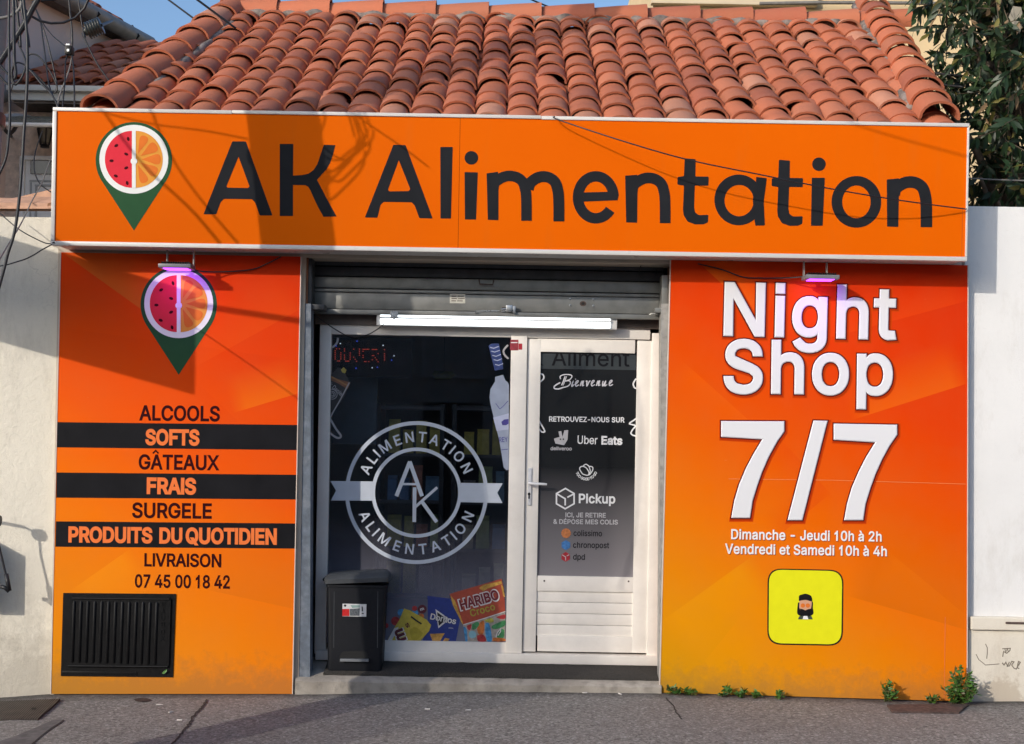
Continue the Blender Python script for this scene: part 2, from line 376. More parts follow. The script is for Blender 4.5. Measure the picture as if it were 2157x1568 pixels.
"S":"447|224,-9 197,-8 149,1 128,9 108,19 91,31 76,45 64,60 54,77 46,96 41,115 38,137 104,137 110,110 116,98 123,88 142,71 154,64 224,49 272,55 299,66 321,82 336,102 345,126 346,139 345,151 338,171 296,205 184,239 154,249 128,260 105,274 86,289 71,307 60,326 54,348 52,372 53,393 58,413 65,431 75,448 87,463 102,476 119,488 138,498 158,506 180,511 227,516 275,511 316,498 334,488 351,476 365,463 377,449 387,433 394,415 399,397 401,378 337,378 334,396 326,412 316,426 302,437 286,447 267,453 247,457 225,459 194,456 167,448 145,435 136,427 123,409 118,398 115,376 116,363 119,352 124,342 312,264 359,238 379,220 395,198 401,185 405,171 408,139 407,118 403,99 396,81 386,64 374,48 360,34 343,21 302,2 278,-4 252,-8",
"T":"449|32,452 32,509 417,509 417,452 257,452 257,0 193,0 193,452",
"U":"517|259,-8 230,-7 203,-2 177,5 154,15 133,28 114,43 98,60 85,80 74,101 66,124 62,148 60,173 60,509 124,509 124,178 125,160 128,144 133,128 150,99 160,87 187,68 203,61 220,56 239,53 259,52 279,53 298,56 315,61 331,68 345,77 357,87 368,99 377,113 384,128 389,144 392,160 393,178 393,509 457,509 457,173 456,148 451,124 443,101 433,80 419,60 403,43 384,28 363,15 340,5 315,-2 288,-7",
"V":"480|204,0 16,509 84,509 248,31 235,31 395,509 463,509 278,0",
"W":"686|155,0 16,509 82,509 197,40 189,40 306,509 380,509 497,40 488,40 603,509 670,509 530,0 455,0 336,475 350,475 230,0",
"X":"474|18,0 217,284 217,236 29,509 104,509 243,292 232,292 243,311 374,509 446,509 259,239 259,287 456,0 382,0 230,231 244,231 91,0",
"Y":"472|203,0 203,208 16,509 91,509 250,230 224,230 237,265 381,509 455,509 268,208 268,0",
"Z":"438|42,0 42,46 341,476 348,454 40,452 40,509 397,509 397,462 97,33 90,54 399,57 399,0",
"a":"389|160,-9 142,-8 110,-1 94,5 80,12 57,32 40,58 31,90 30,108 31,123 34,138 43,161 50,171 67,187 89,199 125,211 270,238 271,288 267,297 256,311 240,322 220,329 196,331 171,329 100,274 41,291 48,308 67,335 104,364 179,384 227,382 275,367 296,353 315,333 329,306 336,272 337,251 337,0 277,0 277,52 272,52 269,45|170,45 187,46 216,53 239,66 257,83 269,104 275,126 276,138 276,190 103,139 98,132 92,95 94,87 107,66 121,56",
"b":"424|229,-8 198,-5 172,4 118,59 112,59 112,0 53,0 53,509 114,509 114,319 118,319 137,346 171,373 183,378 212,384 252,383 274,378 294,371 313,361 330,347 345,332 359,313 370,293 379,270 385,245 389,218 390,189 389,160 385,133 379,108 370,84 359,64 346,45 330,29 313,16 294,5 274,-2 252,-7|220,47 237,48 253,51 267,57 291,76 301,88 309,101 316,117 325,151 328,189 325,227 316,261 301,290 280,311 267,319 253,325 237,329 220,330 203,329 174,320 161,312 140,291 132,278 125,263 113,210 113,169 125,115 140,86 150,75 162,65 174,57 188,51 204,48",
"c":"396|182,-7 159,-2 137,6 117,16 98,30 82,46 68,64 56,85 46,108 40,133 36,159 34,187 36,216 40,243 46,268 56,291 68,312 82,330 98,346 117,360 137,371 159,378 182,383 234,383 362,277 303,262 226,329 207,330 189,329 173,325 158,319 145,310 134,300 115,274 108,258 99,224 96,187 99,151 108,117 115,102 134,76 145,66 158,57 173,51 207,46 234,49 304,117 363,102 334,46 306,21 261,-1 221,-8",
"d":"424|195,-8 172,-7 151,-2 130,5 111,16 94,29 79,45 66,64 55,84 46,108 39,133 35,160 34,189 35,218 39,245 46,270 55,293 66,313 79,332 112,361 131,371 151,378 173,383 213,384 241,378 253,373 303,325 306,319 311,319 311,509 372,509 372,0 313,0 313,59 307,59 263,10 241,-1 227,-5|205,47 221,48 236,51 250,57 263,65 284,86 293,100 305,132 309,150 312,189 309,229 300,263 293,278 275,302 263,312 251,320 221,329 205,330 187,329 172,325 157,319 145,311 133,301 124,290 115,276 108,261 99,227 96,189 99,151 103,133 115,101 134,76 145,66 158,57 172,51 188,48",
"e":"404|212,-8 185,-7 161,-2 138,6 117,16 98,30 82,46 68,64 56,85 46,108 40,132 35,159 34,187 35,215 39,242 46,267 55,290 67,311 81,329 97,346 115,359 135,370 157,378 180,383 221,384 251,379 294,361 331,329 341,315 350,299 357,282 368,242 371,169 75,169 75,221 338,221 310,202 307,237 298,269 283,294 263,314 250,321 237,326 222,329 205,330 189,329 173,326 159,321 146,313 125,294 116,282 109,270 103,256 99,241 97,157 104,122 110,106 118,92 128,80 151,61 179,50 195,47 212,46 263,56 292,80 306,105 365,91 360,77 353,63 345,51 335,39 311,19 298,11 283,4 249,-5",
"f":"254|228,379 228,327 6,327 6,379|81,0 81,432 84,461 89,474 96,486 113,505 124,513 135,519 148,524 243,521 227,468 182,473 171,470 162,466 154,460 145,443 142,431 142,0",
"g":"425|207,-151 168,-148 134,-140 105,-127 64,-91 51,-69 101,-41 154,-88 192,-97 229,-96 249,-92 267,-85 282,-75 295,-62 304,-47 310,-28 311,68 306,68 263,21 241,11 212,5 173,6 152,10 132,17 113,27 95,39 80,53 55,90 46,112 39,136 35,163 34,191 35,220 39,246 46,271 55,293 66,314 80,332 95,347 112,361 131,371 152,378 173,383 213,384 228,382 242,378 264,367 308,319 313,319 313,379 372,379 372,-9 371,-32 367,-54 360,-73 350,-90 338,-104 324,-117 291,-136 251,-147 229,-150|205,59 222,60 237,63 251,68 264,75 275,84 285,95 293,107 300,121 312,172 312,212 300,264 285,291 275,303 264,312 251,320 222,329 205,330 188,329 158,320 145,312 134,302 115,277 103,246 99,229 96,193 99,155 103,138 116,108 124,96 134,85 145,76 158,68 172,63 188,60",
"h":"410|114,0 53,0 53,509 114,509 114,287 102,287 112,312 124,332 137,349 152,362 169,372 187,379 207,383 227,384 246,383 280,376 295,369 309,360 321,349 332,336 341,321 348,304 353,285 356,264 357,240 357,0 296,0 296,235 295,256 290,275 283,291 273,304 260,315 246,323 229,328 210,329 184,326 150,311 141,303 126,283 114,243",
"i":"168|52,0 52,380 116,380 116,0|52,440 52,512 116,512 116,440",
"j":"167|53,379 114,379 114,-30 111,-63 102,-90 95,-102 86,-113 76,-122 65,-129 52,-135 21,-142 -10,-143 -10,-87 14,-86 25,-83 34,-78 46,-64 50,-54 53,-29|83,443 60,449 44,468 41,483 44,499 53,512 67,521 83,524 100,521 114,512 123,499 126,483 123,468 107,449",
"k":"381|110,137 110,212 121,212 284,379 360,379 184,199 177,199|53,0 53,509 114,509 114,0|294,0 148,186 191,229 372,0",
"l":"168|53,0 53,509 114,509 114,0",
"m":"610|53,0 53,379 112,379 112,295 108,295 112,310 132,346 172,376 195,384 207,386 239,385 257,380 273,372 287,361 299,347 309,331 316,314 321,295 312,295 322,321 337,343 368,369 394,380 437,386 468,383 497,372 510,364 522,354 532,342 541,328 548,313 553,296 556,276 557,255 557,0 496,0 496,254 494,273 490,289 483,302 473,313 460,321 447,326 433,329 406,330 395,328 374,320 365,314 345,290 335,247 335,0 274,0 274,260 273,275 269,288 262,301 253,311 242,320 229,326 215,329 188,330 168,325 148,314 132,299 114,253 114,0",
"n":"410|114,0 53,0 53,379 112,379 112,287 102,287 112,312 124,332 137,349 152,362 169,372 187,379 207,383 227,384 246,383 280,376 295,369 309,360 321,349 332,336 341,321 348,304 353,285 356,264 357,240 357,0 296,0 296,235 295,256 290,275 283,291 273,304 260,315 246,323 229,328 210,329 184,326 150,311 141,303 126,283 114,243",
"o":"415|207,-8 182,-7 159,-2 137,6 117,16 98,30 82,46 68,64 56,85 46,108 40,133 36,159 34,187 36,216 40,243 46,268 56,291 68,312 82,330 98,346 117,360 137,371 159,378 182,383 207,384 233,383 256,378 278,371 299,360 317,346 333,330 347,312 359,291 369,268 376,243 380,216 381,187 380,159 376,133 369,108 359,85 347,64 333,46 317,30 299,16 278,6 256,-2 233,-7|207,46 242,51 257,57 282,76 292,89 300,102 307,117 316,151 319,187 316,224 307,258 300,274 292,287 282,300 257,319 242,325 226,329 207,330 189,329 173,325 158,319 145,310 134,300 115,274 108,258 99,224 96,187 99,151 108,117 115,102 134,76 145,66 158,57 173,51",
"p":"424|53,-143 53,379 112,379 112,319 118,319 171,373 183,378 212,384 252,383 274,378 294,371 313,361 330,347 345,332 359,313 370,293 379,270 385,245 389,218 390,189 389,160 385,133 379,108 370,84 359,64 346,45 330,29 313,16 294,5 274,-2 252,-7 229,-8 198,-5 184,-1 162,10 118,59 114,59 114,-143|220,47 237,48 253,51 267,57 291,76 301,88 309,101 316,117 325,151 328,189 325,227 316,261 301,290 280,311 267,319 253,325 237,329 220,330 203,329 174,320 161,312 140,291 132,278 125,263 113,210 113,169 125,115 140,86 150,75 162,65 174,57 188,51 204,48",
"q":"424|372,-143 311,-143 311,59 306,59 263,10 241,-1 227,-5 195,-8 172,-7 151,-2 130,5 111,16 94,29 79,45 66,64 55,84 46,108 39,133 35,160 34,189 35,218 39,245 46,270 55,293 66,313 79,332 112,361 131,371 151,378 173,383 213,384 241,378 253,373 307,319 313,319 313,379 372,379|205,47 221,48 236,51 250,57 263,65 284,86 293,100 305,132 309,150 312,189 309,229 300,263 293,278 275,302 263,312 251,320 221,329 205,330 187,329 172,325 157,319 145,311 133,301 124,290 115,276 108,261 99,227 96,189 99,151 103,133 115,101 134,76 145,66 158,57 172,51 188,48",
"r":"259|53,0 53,379 112,379 112,321 115,321 122,335 130,347 140,358 152,367 166,375 196,384 243,384 243,322 182,323 159,315 149,309 132,293 126,284 114,250 114,0",
"s":"365|182,-8 128,-2 112,3 84,18 72,27 45,63 36,94 94,107 99,92 105,79 124,60 136,54 150,49 165,46 181,45 200,46 232,55 244,62 255,71 262,81 267,91 268,103 265,121 254,136 237,147 149,170 125,177 104,186 87,196 72,208 61,222 53,237 48,255 47,274 48,290 51,305 57,319 65,332 87,354 100,363 131,377 167,384 206,384 239,378 267,366 290,349 314,316 324,290 268,277 264,288 243,316 232,323 219,328 205,331 187,333 171,332 156,329 143,324 131,317 121,308 114,299 110,289 109,277 112,258 117,250 124,243 133,237 254,202 275,194 292,183 306,171 317,158 325,142 330,125 331,107 330,90 321,61 312,47 302,35 290,24 260,6 223,-5",
"t":"227|204,379 204,327 6,327 6,379|65,471 126,471 126,98 128,76 136,61 142,56 202,54 213,2 145,-3 125,2 107,10 92,21 80,35 72,52 67,71 65,93",
"u":"410|182,-5 164,-4 146,-1 130,4 115,11 101,20 89,31 78,44 69,59 62,76 57,95 54,116 53,139 53,379 114,379 114,144 115,123 119,105 127,89 137,75 150,64 164,56 181,52 200,50 226,53 249,62 276,86 289,109 293,122 296,153 296,379 357,379 357,0 298,0 298,92 307,92 297,67 286,47 272,30 257,17 240,7 222,0 203,-4",
"v":"389|163,0 17,379 84,379 206,21 184,21 207,104 305,379 371,379 226,0",
"w":"567|138,0 23,379 87,379 175,41 165,41 252,379 316,379 362,214 402,41 391,41 480,379 545,379 429,0 368,0 277,338 291,338 199,0",
"x":"379|21,0 171,218 171,171 29,379 100,379 207,206 175,206 282,379 352,379 209,169 209,214 358,0 287,0 173,182 205,182 91,0",
"y":"389|47,-139 61,-86 136,-67 163,-1 17,379 84,379 206,21 184,21 305,379 371,379 177,-107 139,-136 104,-145",
"z":"380|42,0 42,46 254,320 254,323 48,323 48,379 333,379 333,331 126,60 126,56 339,56 339,0",
"Â":"480|16,0 201,509 276,509 463,0 395,0 250,420 232,478 245,478 191,302 85,0|110,142 110,199 370,199 370,142|191,565 130,565 130,567 211,659 269,659 349,567 349,565 288,565 240,624",
"É":"419|60,0 60,509 372,509 372,452 125,452 125,286 355,286 355,229 125,229 125,57 375,57 375,0|191,558 239,659 307,659 241,558",
"à":"389|160,-9 142,-8 110,-1 94,5 80,12 57,32 40,58 31,90 30,108 31,123 34,138 43,161 50,171 67,187 89,199 125,211 270,238 271,288 267,297 256,311 240,322 220,329 196,331 171,329 100,274 41,291 48,308 67,335 104,364 179,384 227,382 275,367 296,353 315,333 329,306 336,272 337,251 337,0 277,0 277,52 272,52 269,45|170,45 187,46 216,53 239,66 257,83 269,104 275,126 276,138 276,190 103,139 98,132 92,95 94,87 107,66 121,56|165,429 99,529 168,529 215,429",
"é":"404|212,-8 185,-7 161,-2 138,6 117,16 98,30 82,46 68,64 56,85 46,108 40,132 35,159 34,187 35,215 39,242 46,267 55,290 67,311 81,329 97,346 115,359 135,370 157,378 180,383 221,384 251,379 294,361 331,329 341,315 350,299 357,282 368,242 371,169 75,169 75,221 338,221 310,202 307,237 298,269 283,294 263,314 250,321 237,326 222,329 205,330 189,329 173,326 159,321 146,313 125,294 116,282 109,270 103,256 99,241 97,157 104,122 110,106 118,92 128,80 151,61 179,50 195,47 212,46 263,56 292,80 306,105 365,91 360,77 353,63 345,51 335,39 311,19 298,11 283,4 249,-5|177,429 225,529 293,529 227,429",
"ù":"410|182,-5 164,-4 146,-1 130,4 115,11 101,20 89,31 78,44 69,59 62,76 57,95 54,116 53,139 53,379 114,379 114,144 115,123 119,105 127,89 137,75 150,64 164,56 181,52 200,50 226,53 249,62 276,86 289,109 293,122 296,153 296,379 357,379 357,0 298,0 298,92 307,92 297,67 286,47 272,30 257,17 240,7 222,0 203,-4|181,429 115,529 183,529 231,429"}
_gc = {}
def glyph(ch):
    if ch not in _gc:
        q = GLYPHS[ch].split('|')
        ls = [[tuple(map(int, p.split(','))) for p in l.split(' ')] for l in q[1:]]
        if area(max(ls, key=lambda l: abs(area(l)))) < 0: ls = [l[::-1] for l in ls]
        _gc[ch] = (int(q[0]), ls)
    return _gc[ch]

def text(s, p0, p1, cap, track=0, bold=0.0, shear=0.0):
    """letter outlines (px) fitted from p0 to p1 along the baseline"""
    x = 0; L = []
    for ch in s:
        if ch == ' ': x += 190 + track; continue
        a, ls = glyph(ch)
        L.append([[(px + x + shear * py, py) for px, py in grow(l, bold)] for l in ls])
        x += a + track
    lo = min(p[0] for q in L for l in q for p in l); hi = max(p[0] for q in L for l in q for p in l)
    d = Vector(p1) - Vector(p0); k = d.length / (hi - lo); d.normalize(); u = Vector((d.y, -d.x)); sy = cap / 509.0
    return Glyphs([[tuple(Vector(p0) + d * ((a - lo) * k) + u * (b * sy)) for a, b in l] for l in q] for q in L)

def ring_text(s, c, rad, a0, a1, cap, outer=True, bold=10, sx=None):
    adv = []; tot = 0
    for ch in s: adv.append(tot + glyph(ch)[0] / 2 if ch != ' ' else tot + 95); tot += glyph(ch)[0] if ch != ' ' else 190
    f0, f1 = adv[0], adv[-1]; sy = cap / 509.0; sx = sx or sy; o = []
    for ch, ad in zip(s, adv):
        if ch == ' ': continue
        a = R(a0 + (a1 - a0) * (ad - f0) / (f1 - f0)); w_ = glyph(ch)[0] / 2
        rd = Vector((math.cos(a), -math.sin(a))); up = rd if outer else -rd; rt = Vector((-up.y, up.x))
        o.append([[tuple(Vector(c) + rd * rad + rt * ((x - w_) * sx) + up * (y_ * sy)) for x, y_ in grow(l, bold)] for l in glyph(ch)[1]])
    return Glyphs(o)

# ------------------------------------------------------------------ materials
M = {}
M['frame_white'] = mk('frame_white', (0.80, 0.75, 0.68), 0.45, 0.06, 9, 0.03, 60, dirt=0.30, dirtcol=(0.34, 0.28, 0.22))
M['sign_edge'] = mk('sign_edge', (0.60, 0.575, 0.54), 0.35, 0.06, 5, dirt=0.25, dirtcol=(0.4, 0.37, 0.33))
M['black_vinyl'] = mk('black_vinyl', (0.010, 0.010, 0.012), 0.5, 0.2, 6, spec=.08)
M['letter_dark'] = mk('letter_dark', (0.018, 0.019, 0.022), 0.55, 0.12, 5, spec=.03)
M['maroon'] = mk('maroon', (0.035, 0.006, 0.008), 0.4, 0, spec=.03)
M['orange_ink'] = mk('orange_ink', (0.82, 0.19, 0.05), 0.4, 0.03, spec=.03)
M['white_ink'] = mk('white_ink', (0.80, 0.80, 0.80), 0.35, 0.02, 5)
M['white_bevel'] = mk('white_bevel', (0.72, 0.72, 0.73), 0.4, 0, spec=.3)
M['red_line'] = mk('red_line', (0.10, 0.008, 0.008), 0.4, 0, spec=.03)
M['green'] = mk('green', (0.028, 0.085, 0.038), 0.4, 0.05, spec=.03)
M['rind'] = mk('rind', (0.76, 0.76, 0.74), 0.4, 0.03, spec=.03)
M['melon'] = mk('melon', (0.66, 0.035, 0.055), 0.4, 0.04, spec=.03)
M['seed'] = mk('seed', (0.06, 0.006, 0.010), 0.4, 0, spec=.03)
M['citrus'] = mk('citrus', (0.70, 0.30, 0.05), 0.4, 0.03, spec=.03)
M['citrus_flesh'] = mk('citrus_flesh', (0.68, 0.17, 0.03), 0.4, 0.04, spec=.03)
M['decal_grey'] = mk('decal_grey', (0.50, 0.54, 0.60), 0.5, 0.05, 8)
M['decal_white'] = mk('decal_white', (0.72, 0.72, 0.72), 0.5, 0.04, 8)
M['decal_soft'] = mk('decal_soft', (0.34, 0.33, 0.34), 0.5, 0.05, 8)
M['guide_paint'] = mk('guide_paint', (0.13, 0.155, 0.19), 0.45, 0.25, 22, 0.15, 60, dirt=0.55, dirtcol=(0.30, 0.30, 0.30))
M['guide_paint2'] = mk('guide_paint_worn', (0.30, 0.29, 0.27), 0.5, 0.3, 25, 0.15, 60, dirt=0.7, dirtcol=(0.10, 0.09, 0.08))
M['galv'] = mk('galvanised', (0.21, 0.21, 0.195), 0.4, 0.22, 10, 0.08, 40, metal=0.35, dirt=0.45, dirtcol=(0.13, 0.12, 0.11))
M['galv_dark'] = mk('galvanised_dark', (0.055, 0.055, 0.057), 0.5, 0.2, 10, 0.08, 40, metal=0.3)
M['steel'] = mk('steel', (0.45, 0.45, 0.44), 0.3, 0.1, 20, metal=0.9)
M['rust'] = mk('rust', (0.085, 0.055, 0.046), 0.85, 0.5, 30, 0.6, 90)
M['reveal'] = mk('reveal_paint', (0.26, 0.10, 0.045), 0.7, 0.2, 10, 0.1, 60)
M['wood_dark'] = mk('wood_dark', (0.10, 0.075, 0.06), 0.6, 0.25, 10)
M['interior'] = mk('interior_wall', (0.10, 0.10, 0.11), 0.8, 0.2, 3)
M['bin_body'] = mk('bin_plastic', (0.008, 0.009, 0.012), 0.5, 0.15, 30, 0.03, 300, spec=.25)
M['bin_lid'] = mk('bin_lid_plastic', (0.055, 0.06, 0.065), 0.42, 0.1, 30, 0.03, 300)
M['black_plastic'] = mk('black_plastic', (0.006, 0.006, 0.0065), 0.42, 0.2, 25, 0.04, 200, spec=.2)
M['cable'] = mk('cable_black', (0.012, 0.012, 0.014), 0.5, 0.2, 20)
M['cable_grey'] = mk('cable_grey', (0.16, 0.15, 0.14), 0.6, 0.2, 20)
M['dark'] = mk('dark_gap', (0.006, 0.006, 0.006), 0.8, 0)
M['yellow'] = mk('yellow_sticker', (0.74, 0.72, 0.015), 0.35, 0.03, spec=.03)
M['skin'] = mk('skin_print', (0.62, 0.33, 0.2), 0.4, 0)
M['mortar'] = mk('mortar', (0.20, 0.165, 0.145), 0.9, 0.5, 12, 0.7, 50)
M['beige_wall'] = mk('beige_wall', (0.62, 0.47, 0.27), 0.85, 0.06, 2.5, 0.25, 90)
M['mauve_wall'] = mk('mauve_wall', (0.70, 0.56, 0.50), 0.9, 0.08, 2.2, 0.5, 50, dirt=0.25, dirtcol=(0.48, 0.38, 0.33))
M['tan_wall'] = mk('tan_wall', (0.62, 0.49, 0.40), 0.9, 0.25, 18, 0.8, 40)
M['gutter'] = mk('gutter_metal', (0.20, 0.20, 0.19), 0.5, 0.15, 12)
M['fascia'] = mk('fascia_board', (0.52, 0.52, 0.49), 0.6, 0.08, 6, dirt=0.2)
M['glazed'] = mk('glazed_dark', (0.01, 0.01, 0.012), 0.1, 0)
M['canopy'] = mk('canopy_plastic', (0.16, 0.15, 0.11), 0.3, 0.15, 5)
M['wall_cap'] = mk('wall_cap_tile', (0.52, 0.30, 0.20), 0.85, 0.2, 10, 0.4, 50)
M['concrete_pole'] = mk('concrete_pole', (0.22, 0.22, 0.20), 0.9, 0.2, 6, 0.4, 60)
M['stone_step'] = mk('stone_step', (0.33, 0.295, 0.25), 0.85, 0.30, 16, 0.8, 45, dirt=0.85, dirtcol=(0.10, 0.085, 0.07))
M['stone_lump'] = mk('stone_lump', (0.24, 0.19, 0.13), 0.9, 0.3, 25, 0.6, 60)
M['litter'] = mk('litter_paper', (0.62, 0.58, 0.54), 0.8, 0.15, 60)
M['led_bar'] = emit('led_bar', (0.88, 0.96, 1.0), 1.9)
M['led_violet'] = emit('led_violet', (0.50, 0.06, 1.0), 2.6)
M['led_red'] = emit('led_red', (1.0, 0.10, 0.05), 0.5)
M['led_white'] = emit('led_white', (0.8, 0.9, 1.0), 1.2)
M['led_blue'] = emit('led_blue', (0.05, 0.1, 1.0), 1.0)
M['lamp_body'] = mk('lamp_body', (0.16, 0.16, 0.17), 0.4, 0.1, 20)
M['across_wall'] = mk('across_wall', (0.62, 0.57, 0.50), 0.85, 0.1, 2)

def pavement_mat():
    n = NT('asphalt_pavement')
    big = n.noise(1.3, 5, 0.6); mid = n.noise(16, 6, 0.7); gr_ = n.noise(46, 5, 0.8, dist=0.8); fine = n.noise(150, 3, 0.65)
    vor = n.n('ShaderNodeTexVoronoi'); vor.inputs['Scale'].default_value = 75
    n.lk(n.coord(), vor.inputs['Vector'])
    c = n.mix(n.rng(gr_, 0.38, 0.62), (0.085, 0.079, 0.071), (0.50, 0.475, 0.435))
    c = n.mix(n.rng(mid, 0.32, 0.68, 0, 0.5), c, (0.19, 0.175, 0.16))
    c = n.mix(n.rng(big, 0.35, 0.65, 0.0, 0.5), c, (0.22, 0.205, 0.19))
    c = n.mix(n.rng(vor.outputs['Color'], 0.70, 0.95, 0, 0.7), c, (0.55, 0.53, 0.50))
    c = n.mix(n.rng(fine, 0.28, 0.42, 0.75, 0), c, (0.045, 0.042, 0.040))
    st = n.noise(4.0, 8, 0.75)
    c = n.mix(n.rng(st, 0.60, 0.74, 0, 0.45), c, (0.08, 0.072, 0.07))
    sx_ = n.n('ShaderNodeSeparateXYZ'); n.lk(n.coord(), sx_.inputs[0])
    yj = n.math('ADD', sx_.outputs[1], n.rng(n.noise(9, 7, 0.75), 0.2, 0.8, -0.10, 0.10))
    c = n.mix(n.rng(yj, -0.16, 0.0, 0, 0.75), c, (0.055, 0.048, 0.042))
    gum = n.n('ShaderNodeTexVoronoi'); gum.inputs['Scale'].default_value = 4.5; n.lk(n.coord(), gum.inputs['Vector'])
    c = n.mix(n.rng(gum.outputs['Distance'], 0.055, 0.075, 0.6, 0), c, (0.07, 0.066, 0.064))
    n.put(n.b.inputs['Base Color'], c); n.b.inputs['Roughness'].default_value = 0.92
    n.b.inputs['Specular IOR Level'].default_value = 0.25
    n.bump(n.math('ADD', n.math('MULTIPLY', fine, 0.5), gr_), 1.0, 0.012)
    return n.m
M['pavement'] = pavement_mat()

def stucco(name, col, dark, crack, stain_h=0.0, relief=0.55):
    n = NT(name)
    c = n.mix(n.rng(n.noise(2.0, 6, 0.6), 0.3, 0.7), tuple(x * 0.93 for x in col), col)
    st = n.noise(6.0, 9, 0.75, n.scaled(1.0, 1.0, 0.35))
    c = n.mix(n.rng(st, 0.52, 0.76, 0, 0.5), c, dark)
    c = n.mix(n.rng(n.noise(30, 6, 0.7), 0.60, 0.75, 0, 0.25), c, dark)
    if crack:
        v = n.n('ShaderNodeTexVoronoi', feature='DISTANCE_TO_EDGE'); v.inputs['Scale'].default_value = 3.2
        mp = n.n('ShaderNodeVectorMath', operation='ADD')
        nz = n.n('ShaderNodeTexNoise'); nz.inputs['Scale'].default_value = 5; nz.inputs['Detail'].default_value = 6
        n.lk(n.coord(), nz.inputs['Vector']); n.lk(n.coord(), mp.inputs[0])
        sc = n.n('ShaderNodeVectorMath', operation='SCALE'); n.lk(nz.outputs['Color'], sc.inputs[0]); sc.inputs['Scale'].default_value = 0.45
        n.lk(sc.outputs[0], mp.inputs[1]); n.lk(mp.outputs[0], v.inputs['Vector'])
        ck = n.rng(v.outputs['Distance'], 0.0, 0.012, 0.45, 0)
        ck = n.math('MULTIPLY', ck, n.rng(n.noise(1.5, 3), 0.45, 0.6))
        c = n.mix(ck, c, (0.33, 0.31, 0.27))
    if stain_h:
        s = n.n('ShaderNodeSeparateXYZ'); n.lk(n.coord(), s.inputs[0])
        z = n.math('ADD', s.outputs[2], n.rng(n.noise(7, 6, 0.7), 0.2, 0.8, -0.28, 0.28))
        c = n.mix(n.rng(z, stain_h * 0.3, stain_h, 0.75, 0), c, dark)
    n.put(n.b.inputs['Base Color'], c); n.b.inputs['Roughness'].default_value = 0.9
    n.bump(n.math('ADD', n.noise(26, 7, 0.65), n.math('MULTIPLY', n.noise(150, 3), 0.35)), relief, 0.014)
    return n.m
M['wall_left'] = stucco('old_cream_render', (0.74, 0.69, 0.58), (0.42, 0.38, 0.31), True, 0.42)
M['wall_right'] = stucco('white_render', (0.79, 0.78, 0.76), (0.56, 0.53, 0.48), False, 0.0, 0.22)
M['wall_plinth'] = stucco('cream_plinth', (0.74, 0.68, 0.57), (0.50, 0.42, 0.32), False, 0.12, 0.25)

def tile_mat():
    n = NT('terracotta_tile')
    a = n.n('ShaderNodeAttribute'); a.attribute_name = 'tint'
    c = n.mix(n.rng(n.noise(9, 6, 0.65), 0.3, 0.75, 0, 0.5), a.outputs['Color'], (0.40, 0.140, 0.072))
    c = n.mix(n.rng(n.noise(3.0, 7, 0.7), 0.57, 0.73, 0, 0.5), c, (0.13, 0.068, 0.05))
    c = n.mix(n.rng(n.noise(14, 8, 0.75), 0.62, 0.72, 0, 0.3), c, (0.36, 0.30, 0.23))
    c = n.mix(n.rng(n.noise(60, 4, 0.6), 0.62, 0.75, 0, 0.22), c, (0.50, 0.26, 0.17))
    n.put(n.b.inputs['Base Color'], c); n.b.inputs['Roughness'].default_value = 0.75
    n.bump(n.math('ADD', n.noise(30, 6, 0.6), n.math('MULTIPLY', n.noise(160, 3), 0.3)), 0.28, 0.006)
    return n.m
M['tile'] = tile_mat()

def tint_mat(name, rough=0.55, spec=0.4, trans=0.0, bump=0.0):
    n = NT(name); a = n.n('ShaderNodeAttribute'); a.attribute_name = 'tint'
    n.put(n.b.inputs['Base Color'], n.mix(n.rng(n.noise(30), 0.3, 0.7, 0, 0.3), a.outputs['Color'], (0.02, 0.034, 0.013)))
    n.b.inputs['Roughness'].default_value = rough; n.b.inputs['Specular IOR Level'].default_value = spec
    if trans:
        d = n.n('ShaderNodeBsdfTranslucent'); n.lk(a.outputs['Color'], d.inputs[0])
        mx = n.n('ShaderNodeMixShader'); mx.inputs[0].default_value = trans
        n.lk(n.b.outputs[0], mx.inputs[1]); n.lk(d.outputs[0], mx.inputs[2]); n.lk(mx.outputs[0], n.out.inputs[0])
    return n.m
M['leaf'] = tint_mat('leaf', 0.45, 0.5, 0.25)
M['pack'] = tint_mat('package', 0.5, 0.3)

def glass_mat():
    n = NT('window_glass')
    tr = n.n('ShaderNodeBsdfTransparent'); tr.inputs[0].default_value = (0.72, 0.75, 0.78, 1)
    gl = n.n('ShaderNodeBsdfGlossy'); gl.inputs['Roughness'].default_value = 0.01; gl.inputs[0].default_value = (0.75, 0.82, 0.92, 1)
    fr = n.n('ShaderNodeFresnel'); fr.inputs[0].default_value = 1.45
    mx = n.n('ShaderNodeMixShader'); n.lk(n.math('MULTIPLY', fr.outputs[0], 1.0), mx.inputs[0])
    n.lk(tr.outputs[0], mx.inputs[1]); n.lk(gl.outputs[0], mx.inputs[2]); n.lk(mx.outputs[0], n.out.inputs[0])
    return n.m
M['glass'] = glass_mat()

def painted_haze(z_lo, z_hi):
    """grey reflection haze painted on the glass, thick at the foot, clear further up"""
    n = NT('painted_haze'); s = n.n('ShaderNodeSeparateXYZ'); n.lk(n.coord(), s.inputs[0])
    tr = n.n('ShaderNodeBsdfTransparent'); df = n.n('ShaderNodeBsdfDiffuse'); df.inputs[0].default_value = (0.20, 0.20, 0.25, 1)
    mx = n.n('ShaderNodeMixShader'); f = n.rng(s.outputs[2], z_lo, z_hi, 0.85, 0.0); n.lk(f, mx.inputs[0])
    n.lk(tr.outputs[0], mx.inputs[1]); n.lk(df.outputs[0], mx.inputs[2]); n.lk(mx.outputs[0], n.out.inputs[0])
    return n.m

